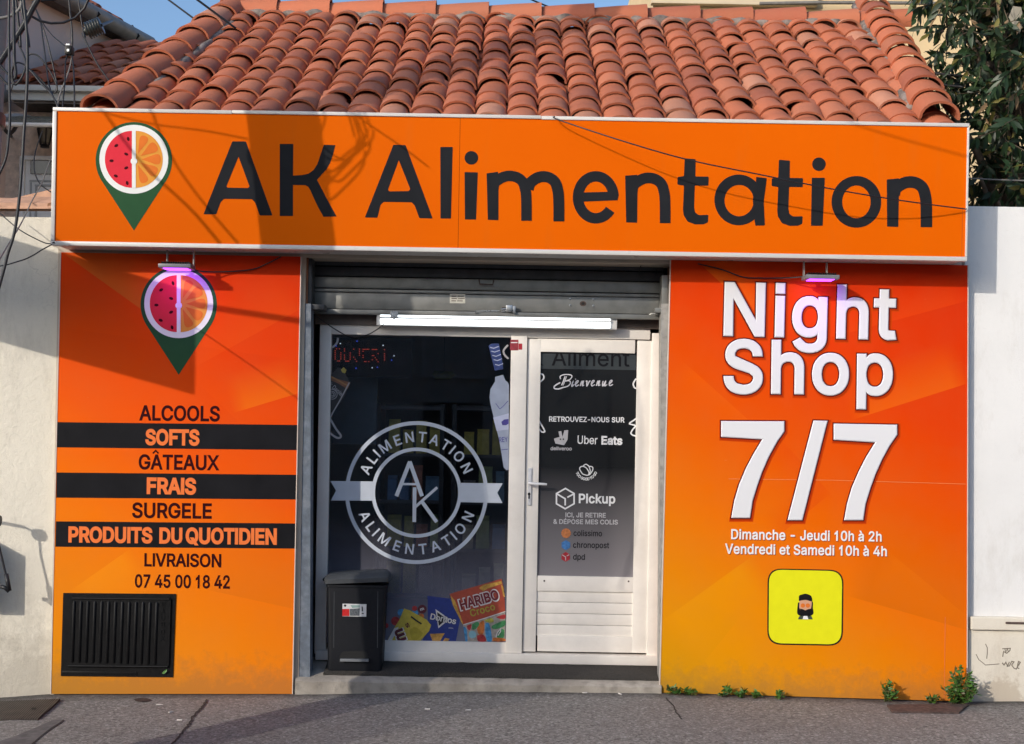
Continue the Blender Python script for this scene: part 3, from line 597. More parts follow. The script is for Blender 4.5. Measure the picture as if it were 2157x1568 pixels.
def hazed_pane(z_lo, z_hi):
    n = NT('hazed_pane'); s = n.n('ShaderNodeSeparateXYZ'); n.lk(n.coord(), s.inputs[0])
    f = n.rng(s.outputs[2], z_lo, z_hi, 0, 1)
    c = n.mix(f, (0.22, 0.205, 0.215), (0.012, 0.013, 0.014))  # dark pane with a grey ground reflection painted into its lower part
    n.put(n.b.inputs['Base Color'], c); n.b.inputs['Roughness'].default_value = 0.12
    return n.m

def print_mat(name, x0, z0, x1, z1, stops, facets, slope=0.2):
    """printed sheet: an orange-to-red blend cut by faint triangular facets"""
    n = NT(name); s = n.n('ShaderNodeSeparateXYZ'); n.lk(n.coord(), s.inputs[0])
    X, Z = s.outputs[0], s.outputs[2]
    t = n.math('ADD', n.math('MULTIPLY', n.rng(Z, z0, z1), 1 - slope), n.math('MULTIPLY', n.rng(X, x0, x1), slope))
    cr = n.n('ShaderNodeValToRGB'); n.lk(t, cr.inputs[0]); el = cr.color_ramp.elements
    while len(el) < len(stops): el.new(0.5)
    for e, (p, c) in zip(el, stops): e.position = p; e.color = (*c, 1)
    c = cr.outputs[0]
    for (ax, az), (bx, bz), col, amt, fade in facets:
        d = Vector((bx - ax, bz - az)); L = d.length; nx, nz = d.y / L, -d.x / L     # right-hand side of a->b
        dist = n.math('ADD', n.math('MULTIPLY', n.math('SUBTRACT', X, ax), nx), n.math('MULTIPLY', n.math('SUBTRACT', Z, az), nz))
        along = n.math('ADD', n.math('MULTIPLY', n.math('SUBTRACT', X, ax), d.x / L), n.math('MULTIPLY', n.math('SUBTRACT', Z, az), d.y / L))
        m = n.math('MULTIPLY', n.rng(dist, 0, 0.003), n.rng(dist, 0, fade, 1, 0))
        m = n.math('MULTIPLY', m, n.rng(along, -0.02, 0.1)); m = n.math('MULTIPLY', m, n.rng(along, L * 0.85, L + 0.03, 1, 0))
        c = n.mix(n.math('MULTIPLY', m, amt), c, col)
    c = n.mix(n.rng(n.noise(4, 6, 0.65), 0.3, 0.7, 0, 0.07), c, (0.4, 0.2, 0.08))
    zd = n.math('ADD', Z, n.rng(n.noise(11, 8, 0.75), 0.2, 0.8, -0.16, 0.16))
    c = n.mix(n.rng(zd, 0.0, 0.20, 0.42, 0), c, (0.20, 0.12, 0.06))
    sc_ = n.noise(38, 3, 0.6, n.scaled(0.25, 1, 2.2))
    c = n.mix(n.rng(sc_, 0.71, 0.76, 0, 0.16), c, (0.65, 0.40, 0.20))
    n.put(n.b.inputs['Base Color'], c); n.b.inputs['Roughness'].default_value = 0.5
    n.b.inputs['Specular IOR Level'].default_value = 0.03
    return n.m

# ------------------------------------------------------------------ ground
_prof = [(-14, -0.06)] + [(W(px, py).x, W(px, py).z) for px, py in ((0, 1474), (110, 1464), (615, 1463), (1000, 1456), (1390, 1460), (2040, 1481), (2157, 1480))] + [(14, 0.03)]
def gz(x, y=0.0):
    for (a, za), (b, zb) in zip(_prof, _prof[1:]):
        if a <= x <= b: z = za + (zb - za) * (x - a) / (b - a); break
    else: z = 0
    return z + 0.014 * min(0, y) + 0.004 * math.sin(x * 3.1 + y * 2) * min(1, -min(0, y))
def G(px, py, up=0.0):
    z = 0.0
    for _ in range(12):
        u = (px - CX) / F; v = (CY - py) / F
        dx = u * math.cos(ROLL) - v * math.sin(ROLL); dz = u * math.sin(ROLL) + v * math.cos(ROLL)
        s = (z + up - EYE) / dz; z = gz(s * dx, s - DIST)
    return Vector((s * dx, s - DIST, z + up))

m = MB()
xs = [-14 + 0.2 * i for i in range(141)]; ys = [0.45 - 0.15 * i for i in range(47)]
m.add([(x, y, gz(x, y) + (0 if y > -0.05 else 0.004 * noise.noise((x * 2.2, y * 2.2, 0)))) for y in ys for x in xs],
      [(j * len(xs) + i, (j + 1) * len(xs) + i, (j + 1) * len(xs) + i + 1, j * len(xs) + i + 1) for j in range(len(ys) - 1) for i in range(len(xs) - 1)])
pav = m.build('pavement', M['pavement'], smooth='all'); pav['kind'] = 'structure'
m = MB(); m.box(-150, 150, -13, -6.4, -0.35, -0.24); road = m.build('road', mk('road_asphalt', (0.06, 0.058, 0.056), 0.9, 0.2, 20, 0.4, 150)); road['kind'] = 'structure'
m = MB(); m.box(-150, 150, -150, 150, -0.9, -0.4); gr = m.build('ground', mk('ground_earth', (0.2, 0.17, 0.13), 0.95, 0.2, 4)); gr['kind'] = 'structure'

def ground_strip(name, pts, wpx, mat, up=0.004):
    lp = strip(pts, wpx)[0]; mm = MB(); mm.add([G(a, b, up) for a, b in lp], [(i, i + 1, len(lp) - 2 - i, len(lp) - 1 - i) for i in range(len(lp) // 2 - 1)])
    o = mm.build(name, mat, pav); return o
def wob(pts, a, k=4):
    o = []
    for (x0, y0), (x1, y1) in zip(pts, pts[1:]):
        for i in range(k): t = i / k; o.append((x0 + (x1 - x0) * t + random.uniform(-a, a), y0 + (y1 - y0) * t))
    return o + [pts[-1]]
M['crack'] = mk('crack_dark', (0.03, 0.027, 0.025), 0.95, 0.3, 60)
ground_strip('crack', wob([(437, 1474), (425, 1492), (406, 1510), (397, 1527), (381, 1547), (360, 1572)], 2.4, 7), 3.6, M['crack'])
ground_strip('crack', wob([(135, 1517), (100, 1540), (62, 1572)], 1.5), 3.0, M['crack'])
ground_strip('crack', wob([(1402, 1470), (1418, 1487), (1424, 1500), (1436, 1515)], 1.5), 2.2, M['crack'])
# darker repair patch left of the joint
mm = MB(); q = [(-40, 1520), (135, 1516), (98, 1541), (55, 1575), (-60, 1590)]
mm.add([G(a, b, 0.003) for a, b in q], [tuple(range(5))])
mm.build('asphalt_patch', mk('asphalt_patch', (0.12, 0.112, 0.108), 0.9, 0.3, 18, 0.7, 130), pav)
mm = MB(); q = [(300 + 18 * math.cos(t * 0.5236), 1474.5 + 4 * math.sin(t * 0.5236)) for t in range(12)]
mm.add([G(a, b, 0.004) for a, b in q], [tuple(range(12))])
tag(mm.build('stopcock_cover', mk('stopcock_iron', (0.045, 0.035, 0.035), 0.7, 0.3, 60)), 'small round iron cover set in the pavement under the left panel', 'cover')

# ribbed steel plate, bottom left
def plate_mat():
    n = NT('ribbed_plate'); wv = n.n('ShaderNodeTexWave', wave_type='BANDS', bands_direction='X'); wv.inputs['Scale'].default_value = 22
    mp = n.n('ShaderNodeMapping'); n.lk(n.coord(), mp.inputs[0]); mp.inputs['Rotation'].default_value = (0, 0, R(-8)); n.lk(mp.outputs[0], wv.inputs['Vector'])
    n.put(n.b.inputs['Base Color'], n.mix(n.rng(n.noise(12, 6), 0.3, 0.7), (0.035, 0.028, 0.024), (0.075, 0.06, 0.05)))
    n.b.inputs['Roughness'].default_value = 0.6; n.b.inputs['Metallic'].default_value = 0.3
    n.bump(wv.outputs['Fac'], 0.9, 0.006); return n.m
pl = thing('access_plate', 'ribbed dark steel access plate in the pavement at the foot of the cream wall', 'access cover', G(40, 1495))
mm = MB(); q = [(-90, 1480), (127, 1472), (80, 1514), (-130, 1519)]
top = [G(a, b, 0.012) for a, b in q]
mm.add(top + [p - Vector((0, 0, 0.02)) for p in top], [(0, 1, 2, 3), (0, 4, 5, 1), (1, 5, 6, 2), (2, 6, 7, 3), (3, 7, 4, 0)])
mm.build('ribbed_lid', plate_mat(), pl)
mm = MB(); q = circ(71, 1493, 6, 10, 2.2); mm.add([G(a, b, 0.0135) for a, b in q], [tuple(range(10))]); mm.build('lift_hole', M['dark'], pl)
mm = MB(); q = [(1868, 1484), (2040, 1483), (2020, 1500), (1880, 1499)]
top = [G(a, b, 0.012) for a, b in q]; mm.add(top + [p - Vector((0, 0, 0.02)) for p in top], [(0, 1, 2, 3), (0, 4, 5, 1), (1, 5, 6, 2), (2, 6, 7, 3), (3, 7, 4, 0)])
tag(mm.build('meter_cover', M['rust']), 'rusty brown ground cover between two weeds under the right panel', 'access cover')

# ------------------------------------------------------------------ garden walls
def wall_block(m, px0, px1, ptop, y0, y1, ripple):
    """free-standing wall with a slightly uneven top"""
    a, b = W(px0, ptop, y0), W(px1, ptop, y0); n = 30; top = []
    for i in range(n + 1):
        x = a.x + (b.x - a.x) * i / n; top.append((x, a.z + (b.z - a.z) * 0 + ripple * noise.noise((x * 2, 3.3, 0))))
    pts = [(a.x, -0.3), (b.x, -0.3)] + top[::-1]
    m.prism(pts, y0, y1)
wl = thing('garden_wall', 'old cream rendered wall with cracks and stains left of the shop', 'wall', (-4.2, 0.2, 0))
m = MB(); wall_block(m, -1500, 128, 432, 0.05, 0.30, 0.012); m.build('wall', M['wall_left'], wl)
mm = MB()
for i in range(14):
    x = W(100, 425, 0.0).x - 0.32 * i; z = W(60, 428, 0.0).z - 0.003 * i + random.uniform(-.01, .01)
    mm.add([(x, -0.0, z), (x - 0.30, -0.0, z), (x - 0.30, 0.33, z + 0.10), (x, 0.33, z + 0.10), (x, -0.0, z - 0.02), (x - 0.30, -0.0, z - 0.02), (x - 0.30, 0.33, z + 0.08), (x, 0.33, z + 0.08)],
           [(0, 1, 2, 3), (7, 6, 5, 4), (0, 4, 5, 1), (0, 3, 7, 4), (1, 5, 6, 2), (2, 6, 7, 3)])
mm.build('coping_tiles', M['wall_cap'], wl)
wr = thing('garden_wall', 'smooth white rendered wall with a stepped cream plinth right of the shop', 'wall', (4.2, 0.2, 0))
m = MB(); a = W(2034, 434, 0.06); m.box(a.x, 14, 0.06, 0.32, -0.3, a.z, 0.008); m.build('wall', M['wall_right'], wr)
m = MB(); zt = W(2045, 1299, 0.02).z; zb = W(2045, 1327, 0.02).z
m.box(W(2040, 1400, 0.03).x, 14, 0.035, 0.058, -0.3, zb - 0.002, 0.0)
m.box(W(2042, 1400, 0.03).x, 14, 0.012, 0.058, zb, zt, 0.010); m.build('plinth', M['wall_plinth'], wr)
mm = MB(); v = W(2118, 1312, 0.011); mm.box(v.x, v.x + 0.32, 0.004, 0.012, v.z - 0.007, v.z + 0.006, 0.003); mm.build('ledge_chip', M['rust'], wr)
M['scribble'] = mk('scribble', (0.20, 0.17, 0.13), 0.9, 0)
def zz(ox, oy, sc, pts): return [(ox + x / sc, oy + y / sc) for x, y in pts]
ss = []
for pts, wd in (([(925, 455), (945, 500), (945, 560), (938, 620)], 1.8), ([(820, 570), (850, 630), (925, 690), (1080, 678)], 1.6), ([(1110, 665), (1130, 690), (1150, 660), (1170, 700), (1190, 655)], 2.4),
                ([(1160, 705), (1190, 700), (1215, 650), (1240, 655), (1215, 690), (1240, 725), (1265, 735), (1310, 660), (1290, 650), (1275, 720), (1300, 730)], 2.2),
                ([(1110, 510), (1200, 505), (1195, 530), (1160, 560), (1125, 540), (1115, 600)], 2.0), ([(1140, 515), (1150, 550), (1165, 510), (1180, 545)], 2.0)):
    ss.append(strip([tuple(p) for p in zz(1900, 1270, 5.26, pts)], wd)[0])
for i, l in enumerate(ss): flat('pencil_scribble', [l], 0.0345, M['scribble'], wr, 0.0004)

# ------------------------------------------------------------------ the shop
shop = thing('shop_building', 'low corner shop with a terracotta tiled roof, white door and dark display window', 'building', (0, 1.2, 0))
YW = 0.30                                   # front of window and door frame
xl, xr = W(636, 1000, 0.02).x, W(1412, 1000, 0.02).x
zlint = W(1020, 552, 0.1).z
bx0, bx1 = -2.86, 2.80
m = MB()
m.box(bx0, xl - 0.0, 0.025, 0.40, -0.3, 3.42); m.box(xr, bx1, 0.025, 0.40, -0.3, 3.42)
m.box(xl, xr, 0.03, 0.40, zlint, 3.42)
m.box(bx0, bx0 + 0.2, 0.405, 3.6, -0.3, 3.42); m.box(bx1 - 0.2, bx1, 0.405, 3.6, -0.3, 3.42); m.box(bx0, bx1, 3.605, 3.8, -0.3, 3.42)
m.build('wall', mk('shop_wall', (0.5, 0.42, 0.33), 0.9, 0.1, 5, 0.3, 60), shop)
m = MB(); m.box(bx0 + 0.21, bx1 - 0.21, 0.41, 3.6, -0.3, 0.10); m.build('interior_floor', M['interior'], shop)
m = MB(); m.box(bx0 + 0.21, bx1 - 0.21, 0.41, 3.6, 2.75, 2.85); m.build('interior_ceiling', M['interior'], shop)
m = MB(); m.box(xl - 0.002, xl + 0.012, 0.05, YW + 0.02, 0.02, zlint); m.build('reveal', M['reveal'], shop)
m = MB(); m.box(xr - 0.012, xr + 0.002, 0.05, YW + 0.02, 0.02, zlint); m.build('reveal', M['reveal'], shop)
# doorstep (worn, sloping up to the sill)
m = MB(); zA, zB = W(1000, 1437, -.012).z, W(1000, 1399, .27).z
def step_z(y): return zA + (zB - zA) * max(0.0, min(1.0, y / .27))
n = 60; x0, x1 = W(622, 1440).x, W(1393, 1440).x
vs = []
for i in range(n + 1):
    x = x0 + (x1 - x0) * i / n; w1 = 0.010 * noise.noise((x * 5, 0, 1)) + 0.004 * noise.noise((x * 22, 0, 1)); w2 = 0.007 * noise.noise((x * 7, 4, 1)) + .004 * noise.noise((x * 25, 4, 1))
    vs += [(x, -0.012 + w1, -0.1), (x, -0.016 + w1, zA - 0.014 + w2), (x, -.002 + w1, zA - 0.002 + w2 * .5), (x, 0.06, step_z(.06)), (x, .27, zB), (x, 0.42, zB + 0.002)]
m.add(vs, [(i * 6 + k, (i + 1) * 6 + k, (i + 1) * 6 + k + 1, i * 6 + k + 1) for i in range(n) for k in range(5)])
m.build('doorstep', M['stone_step'], shop, smooth=True)

# ---------------------------------------------------------------- roof
SL = R(30.5); RC, RS = math.cos(SL), math.sin(SL)
E0 = W(1078, 287, -0.12); RO = Vector((0, E0.y, E0.z)); UU = Vector((1, 0, 0)); SS = Vector((0, RC, RS)); NN = Vector((0, -RS, RC))
def roofpt(px, py):
    u = (px - CX) / F; v = (CY - py) / F
    d = Vector((u * math.cos(ROLL) - v * math.sin(ROLL), 1, u * math.sin(ROLL) + v * math.cos(ROLL)))
    o = Vector((0, -DIST, EYE)); t = (RO - o).dot(NN) / d.dot(NN); p = o + d * t - RO
    return Vector((p.x, p.dot(SS)))
HL0, HL1 = roofpt(256, 232), roofpt(548, -2); HR0, HR1 = roofpt(1955, 256), roofpt(1828, 34)
LR = 2.90
def hipx(a, b, l): return a.x + (b.x - a.x) * (l - a.y) / (b.y - a.y)
def P3(a, l, h=0.0): return RO + UU * a + SS * l + NN * h
def tcol():
    k = random.random(); b = random.uniform(0.82, 1.15)
    base = (0.42, 0.122, 0.056) if k < 0.58 else (0.46, 0.150, 0.074) if k < 0.78 else (0.33, 0.092, 0.048) if k < 0.93 else (0.46, 0.21, 0.13)
    return tuple(c * b for c in base)
def canal(mb, o, ds, du, dn, r0, r1, hh, L, lift0, lift1, tint, n=9, th=0.014, trim=None, sag=0.0):
    """one curved cover tile: outer shell, lip at the lower end and inner shell"""
    def ringp(l, r, lift, inner, h):
        vs = []
        for k in range(n + 1):
            t = math.pi * k / n; rr = r - (th if inner else 0)
            vs.append(o + ds * l + du * (-rr * math.cos(t)) + dn * (lift + (h - (th if inner else 0)) * (math.sin(t) ** 0.85)))
        return vs
    lo, mi, hi = ringp(0, r0, lift0, False, hh), ringp(L * .5, (r0 + r1) / 2 + 0.002, (lift0 + lift1) / 2 - sag, False, hh * 0.97), ringp(L, r1, lift1, False, hh * 0.9)
    li, hi2 = ringp(0.002, r0, lift0, True, hh), ringp(L, r1, lift1, True, hh * .9)
    k = n + 1
    mb.add(lo + mi + hi, [(j * k + i, j * k + i + 1, (j + 1) * k + i + 1, (j + 1) * k + i) for j in range(2) for i in range(n)], tint)
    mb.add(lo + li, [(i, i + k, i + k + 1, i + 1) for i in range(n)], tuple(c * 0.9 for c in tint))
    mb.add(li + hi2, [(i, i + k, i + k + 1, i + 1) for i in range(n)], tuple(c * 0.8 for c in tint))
rb = MB(); SP = 0.2; EX = 0.272
for ci in range(-17, 18):
    xc = ci * SP + 0.03
    ph = random.uniform(-0.06, 0.06)
    for j in range(0, 12):
        l = max(-.05, j * EX + ph + random.uniform(-0.026, 0.026))
        wv = 0.016 * noise.noise((ci * 1.7, l * 0.9, 5.0)) + 0.010 * noise.noise((ci * 0.5, l * 0.4, 9.0))
        a = xc + wv
        if l > LR - 0.05: continue
        le = max(l, 0.0)
        if a < hipx(HL0, HL1, le) - 0.06 or a > hipx(HR0, HR1, le + 0.1) + 0.02: continue
        yaw = random.gauss(0, R(1.9)); ds = (SS * math.cos(yaw) + UU * math.sin(yaw)); du = (UU * math.cos(yaw) - SS * math.sin(yaw))
        tilt = random.gauss(0, R(2.4)); dn = NN * math.cos(tilt) + du * math.sin(tilt); du = du * math.cos(tilt) - NN * math.sin(tilt)
        L = 0.42
        if random.random() < 0.07: yaw2 = random.choice((-1, 1)) * R(random.uniform(4, 8)); ds = (ds + UU * math.sin(yaw2)).normalized()
        r0 = 0.104 + random.uniform(-.004, .006)
        canal(rb, P3(a, l, 0.012 + random.uniform(0, .008)), ds, du, dn, r0, r0 - 0.015, 0.084 + random.uniform(-.009, .007), min(L, LR + 0.08 - l), 0.023 + random.uniform(0, .006), 0.0, tcol(), sag=random.uniform(0, .004))
        # pan tile in the gutter on the right of this column
        ap = a + SP / 2; k = 7
        if ap < hipx(HR0, HR1, le) + 0.05:
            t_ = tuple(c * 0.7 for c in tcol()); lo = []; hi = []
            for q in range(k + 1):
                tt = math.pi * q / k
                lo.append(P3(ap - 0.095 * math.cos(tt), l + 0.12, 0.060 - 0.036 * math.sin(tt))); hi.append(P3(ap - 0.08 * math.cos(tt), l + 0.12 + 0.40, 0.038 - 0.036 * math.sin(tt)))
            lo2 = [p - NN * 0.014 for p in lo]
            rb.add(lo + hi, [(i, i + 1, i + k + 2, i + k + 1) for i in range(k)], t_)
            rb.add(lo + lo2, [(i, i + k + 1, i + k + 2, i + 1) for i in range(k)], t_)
    # loose chips of tile and mortar near the ridge
roof = rb.build('roof', M['tile'], shop, smooth=True, fixn=False)
# deck under the tiles (front slope, the two ends, the back slope)
m = MB(); hl0, hl1, hr0, hr1 = hipx(HL0, HL1, 0), hipx(HL0, HL1, LR), hipx(HR0, HR1, 0), hipx(HR0, HR1, LR)
e = [P3(hl0 - .1, 0, -.03), P3(hr0 + .1, 0, -.03), P3(hr1 + .05, LR, -.03), P3(hl1 - .05, LR, -.03)]
bk = [Vector((hr0 + .1, 5.4, RO.z)), Vector((hl0 - .1, 5.4, RO.z))]
m.add(e + bk, [(0, 1, 2, 3), (3, 2, 4, 5), (1, 4, 2), (0, 3, 5), (0, 5, 4, 1)])
m.build('roof_deck', M['mortar'], roof, fixn=True)
def capping(name, A, B, ndiv, r, h, over, hshift):
    mb = MB(); d = (B - A); L = d.length; d.normalize(); up = (NN if abs(d.dot(NN)) < .5 else Vector((0, 0, 1)))
    up = (up - d * up.dot(d)).normalized(); side = d.cross(up).normalized()
    st = L / ndiv
    for i in range(ndiv):
        yw = random.gauss(0, R(1.2)); dd = (d + side * math.sin(yw)).normalized()
        rr = r * random.uniform(.96, 1.04)
        canal(mb, A + d * (st * i) + up * (hshift + random.uniform(-.004, .006)) + side * random.uniform(-.006, .006), dd, side, up, rr, rr * 0.88, h, st + over, 0.026, 0.0, tuple(c * 1.08 for c in tcol()), n=11, th=0.016)
    return mb.build(name, M['tile'], roof, smooth=True, fixn=False)
def P2(v, h=0.0): return P3(v.x, v.y, h)
capping('hip_capping', P2(HL0, .065) - (P2(HL1) - P2(HL0)) * 0.10, P2(HL1, .065), 10, 0.124, 0.105, 0.07, 0.0)
capping('hip_capping', P2(HR0, .075) - (P2(HR1) - P2(HR0)) * 0.10, P2(HR1, .075), 11, 0.130, 0.115, 0.07, 0.0)
capping('ridge_capping', P3(hr1 + .25, LR + .03, .035), P3(hl1 - .05, LR + .03, .035), 13, 0.125, 0.115, 0.06, 0.0)
mb = MB()
for A, B, off in ((HL0, HL1, 0.13), (HR0, HR1, -0.125)):
    k = 40; pts = []; rs = []
    for i in range(k + 1):
        t = i / k; v = A + (B - A) * t; pts.append(P3(v.x + off + .012 * noise.noise((t * 9, off, 0)), v.y, .075 + .012 * noise.noise((t * 14, off, 2)))); rs.append(.030 + .014 * noise.noise((t * 17, off, 4)))
    mb.tube(pts, .03, 8, rs=rs)
k = 150; pts = []; rs = []
for i in range(k + 1):
    t = i / k; pts.append(P3(hl1 + (hr1 - hl1) * t, LR - .08 + .02 * noise.noise((t * 22, 0, 0)), .07 + .015 * noise.noise((t * 30, 1, 0)))); rs.append(max(.008, .034 + .055 * noise.noise((t * 34, 2, 0))))
mb.tube(pts, .04, 8, rs=rs); mb.build('mortar_bed', M['mortar'], roof, smooth='all')

# ---------------------------------------------------------------- display window
FY0, FY1 = YW, YW + 0.07
m = MB()
m.pbox(668, 684, 692, 1378, FY0, FY1, .004); m.pbox(1368, 702, 1392, 1386, FY0, FY1, .004); m.pbox(690, 682, 1370, 710, FY0 + .002, FY1 - .003, .004)
m.pbox(690, 1351, 1072, 1374, FY0 + .006, FY1, .004); m.pbox(1071, 708, 1105, 1376, FY0 - .006, FY1 - .002, .004); m.pbox(664, 1377, 1388, 1397, FY0 - .035, FY1 + .05, .005)
m.build_ = None
win = m.build('window', M['frame_white'], shop, smooth=True)
def glass_pane(name, px0, py0, px1, py1, y, mat, par):
    mm = MB(); mm.pbox(px0, py0, px1, py1, y, y + 0.006); return mm.build(name, mat, par)
GY = YW + 0.03                               # outer face of the glass
glass_pane('pane', 686, 702, 1078, 1360, GY, M['glass'], win)
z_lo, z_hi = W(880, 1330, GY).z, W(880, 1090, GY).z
flat('painted_haze', [[(690, 1060), (1074, 1066), (1072, 1358), (688, 1353)]], GY - .0012, painted_haze(z_lo, z_hi), win, 0.0004)  # painted reflection haze over the lower glass
DY = GY - .0022
# round emblem
g = M['decal_grey']; cx, cy = 877.5, 1038
ring = lambda r, wd: [circ(cx, cy, r, 90), circ(cx, cy, r - wd, 90)]
flat('emblem_ring', ring(150.5, 8), DY, g, win); flat('emblem_ring', ring(95, 7.5), DY, g, win)
flat('emblem_ribbon', [[(696, 1013.5), (787, 1014.5), (783.5, 1030), (785, 1055), (697, 1054.5), (708, 1034)]], DY - .0012, g, win)
flat('emblem_ribbon', [[(971, 1017.5), (1059, 1018.5), (1047.5, 1038.5), (1058.5, 1060), (969, 1058), (972, 1042)]], DY - .0012, g, win)
flat('lettering', ring_text('ALIMENTATION', (cx, cy), 107, 155, 26, 21, True, 14), DY, g, win)
flat('lettering', ring_text('ALIMENTATION', (cx, cy), 130, 204.5, 335, 21, False, 14), DY, g, win)
for pts in ([(835, 1045.5), (863.5, 972.6)], [(863.0, 972.6), (889, 1045.5)]):
    flat('monogram', strip(pts, 8.2), DY - (0.0001 if pts[0][0] > 850 else 0.0005), g, win)
flat('monogram', strip([(848, 1020), (878, 1020.3)], 4.6), DY - .0009, g, win)
flat('monogram', strip([(873.4, 1027), (872.6, 1100)], 7.8), DY - .0013, g, win)
flat('monogram', strip([(874, 1069), (921, 1027)], 5.6), DY - .0017, g, win)
flat('monogram', strip([(888, 1056), (920, 1100)], 7.6), DY - .0021, g, win)
# white outline splashes near the edges of the glass
def outl(par, pts, wd=4.2, y=None, mat=None): flat('outline_flourish', strip([tuple(p) for p in smooth([Vector(q) for q in pts], 5)], wd), DY if y is None else y, mat or M['decal_soft'], par)
outl(win, [(712, 712), (710, 722), (703, 730), (694, 735)])
outl(win, [(695, 882), (708, 904), (718, 918), (714, 923), (705, 920), (691, 909)])
outl(win, [(1070, 727), (1061, 738), (1063, 748), (1071, 756)], 4)
# frosted bottle print (right), whisky bottle print (left)
M['p_lilac'] = mk('print_lilac', (0.29, 0.33, 0.43), 0.5, 0.1, 12); M['p_blue'] = mk('print_blue', (0.02, 0.04, 0.16), 0.5, 0.3, 25); M['p_pale'] = mk('print_pale', (0.42, 0.45, 0.60), 0.5, 0.1, 20); M['p_white'] = mk('print_white', (0.5, 0.5, 0.53), 0.5, .05)
M['p_violet'] = mk('print_violet', (0.05, 0.04, 0.22), 0.5, 0.2, 30)
bt = 'bottle_print'
flat(bt, [smooth_px for smooth_px in [[(1043, 794), (1060, 790), (1064, 801), (1070, 806), (1072, 812), (1071.5, 990), (1067, 991), (1061, 985), (1052, 930), (1044, 895), (1035, 860), (1031, 838), (1033, 820), (1043, 804)]]], DY, M['p_lilac'], win)
flat('bottle_print', [[(1029, 729), (1036, 724), (1051, 724), (1058, 762), (1060, 778), (1042, 781)]], DY - .0009, M['p_blue'], win)
for y_ in (732, 740, 749, 758, 768): flat('bottle_print', strip([(1032 + (y_ - 732) * .3, y_), (1040 + (y_ - 732) * .3, y_ + 2), (1051 + (y_ - 732) * .25, y_ - 2)], 1.6), DY - .0018, M['p_pale'], win)
flat('bottle_print', [[(1039, 880), (1071.6, 871), (1071.8, 905), (1046, 908)]], DY - .0009, M['p_pale'], win)
flat('bottle_print', [[(1056, 889), (1062, 884), (1071, 883), (1071, 893), (1066, 896), (1058, 896)]], DY - .0018, M['p_violet'], win)
flat('lettering', text('REY', (1051.5, 932), (1070, 930.5), 10, 0, 8), DY - .0009, M['p_violet'], win)
flat('bottle_print', strip([(1056, 948), (1070, 946.5)], 1.3), DY - .0009, M['p_violet'], win)
flat('bottle_print', strip([(1044, 850), (1053, 862), (1060, 856), (1070, 845)], 1.2), DY - .0009, M['p_violet'], win)
M['p_black'] = mk('print_black', (0.02, 0.02, 0.022), 0.5, .2, 20); M['p_brown'] = mk('print_brown', (0.19, 0.075, 0.035), 0.5, .3, 30); M['p_amber'] = mk('print_amber', (0.30, 0.15, 0.05), 0.5, .2, 30); M['p_gold'] = mk('print_gold', (0.33, 0.26, 0.04), 0.5, .2, 30)
flat('bottle_print', [[(692, 795), (712, 774), (722, 778), (735, 802), (739, 806), (728, 832), (712, 857), (694, 872)]], DY, M['p_black'], win)
flat('bottle_print', [[(692, 790), (712, 799), (738, 806), (732, 820), (712, 808), (692, 799)]], DY - .0009, M['p_brown'], win)
flat('bottle_print', strip([(696, 793), (715, 803), (732, 813)], 3), DY - .0018, M['p_amber'], win)
flat('bottle_print', [[(718, 779), (724, 774), (730, 780), (727, 787), (721, 785)]], DY - .0009, M['p_gold'], win)
flat('lettering', text("k Daniel", (693, 812), (719, 836), 8.5, 0, 12), DY - .0018, M['decal_soft'], win)
for r_ in (11, 7, 4): flat('bottle_print', [circ(700, 831, r_, 20), circ(700, 831, r_ - 1.5, 20)], DY - .0009, M['decal_soft'], win, label=None)
flat('bottle_print', strip([(736, 806), (717, 842), (702, 868), (695, 882)], 2.5), DY - .0027, M['decal_soft'], win)
# printed snack bags along the foot of the glass
P = lambda ox, oy, sc, pts: [(ox + x / sc, oy + y / sc) for x, y in pts]
S = lambda pts: P(790, 1200, 7.19, pts)
def ink(n_, c, v=.12): M[n_] = mk(n_, c, .42, v, 45); return M[n_]
hr = ink('ink_brick', (0.36, 0.06, 0.03)); hm = ink('ink_crimson', (0.16, 0.012, 0.02)); hw = ink('ink_white', (0.62, 0.60, 0.58)); hg = ink('ink_lime', (0.33, 0.30, 0.04)); hy = ink('ink_gold', (0.50, 0.28, 0.05), .4)
jg, jr, jb, jo, jy = ink('jelly_green', (.05, .22, .08), .4), ink('jelly_red', (.36, .03, .03), .4), ink('jelly_blue', (.05, .22, .42), .4), ink('jelly_orange', (.48, .14, .03), .4), ink('jelly_lime', (.36, .34, .05), .4)
db = ink('ink_navy', (0.018, 0.035, 0.19)); dk = ink('ink_black', (0.012, 0.01, 0.012)); yy = ink('ink_yellow', (0.52, 0.40, 0.05)); ch = ink('ink_corn', (.50, .27, .06), .35); my = ink('ink_maroon', (.10, .012, .02))
flat('snack_bag_print', [S([(795, 400), (1130, 440), (1290, 740), (1225, 1085), (720, 1085), (800, 760)])], DY, db, win, label='printed navy blue crisp packet')
flat('snack_bag_print', [S([(915, 600), (1130, 750), (960, 890)]), S([(940, 645), (1090, 752), (965, 855)])], DY - .0009, hw, win)
flat('snack_bag_print', [S([(940, 645), (1090, 752), (965, 855)])], DY - .0009, dk, win)
flat('lettering', text('Doritos', S([(830, 752)])[0], S([(1222, 832)])[0], 12.5, -6, 34), DY - .0027, dk, win)
flat('lettering', text('Doritos', S([(832, 750)])[0], S([(1220, 828)])[0], 12, -6, 18), DY - .0036, hw, win)
flat('snack_bag_print', [S([(830, 975), (1055, 965), (985, 1085), (870, 1085)])], DY - .0009, ch, win)
flat('snack_bag_print', [S([(1030, 1085), (1060, 1035), (1130, 1050), (1105, 1085)])], DY - .0018, ch, win)
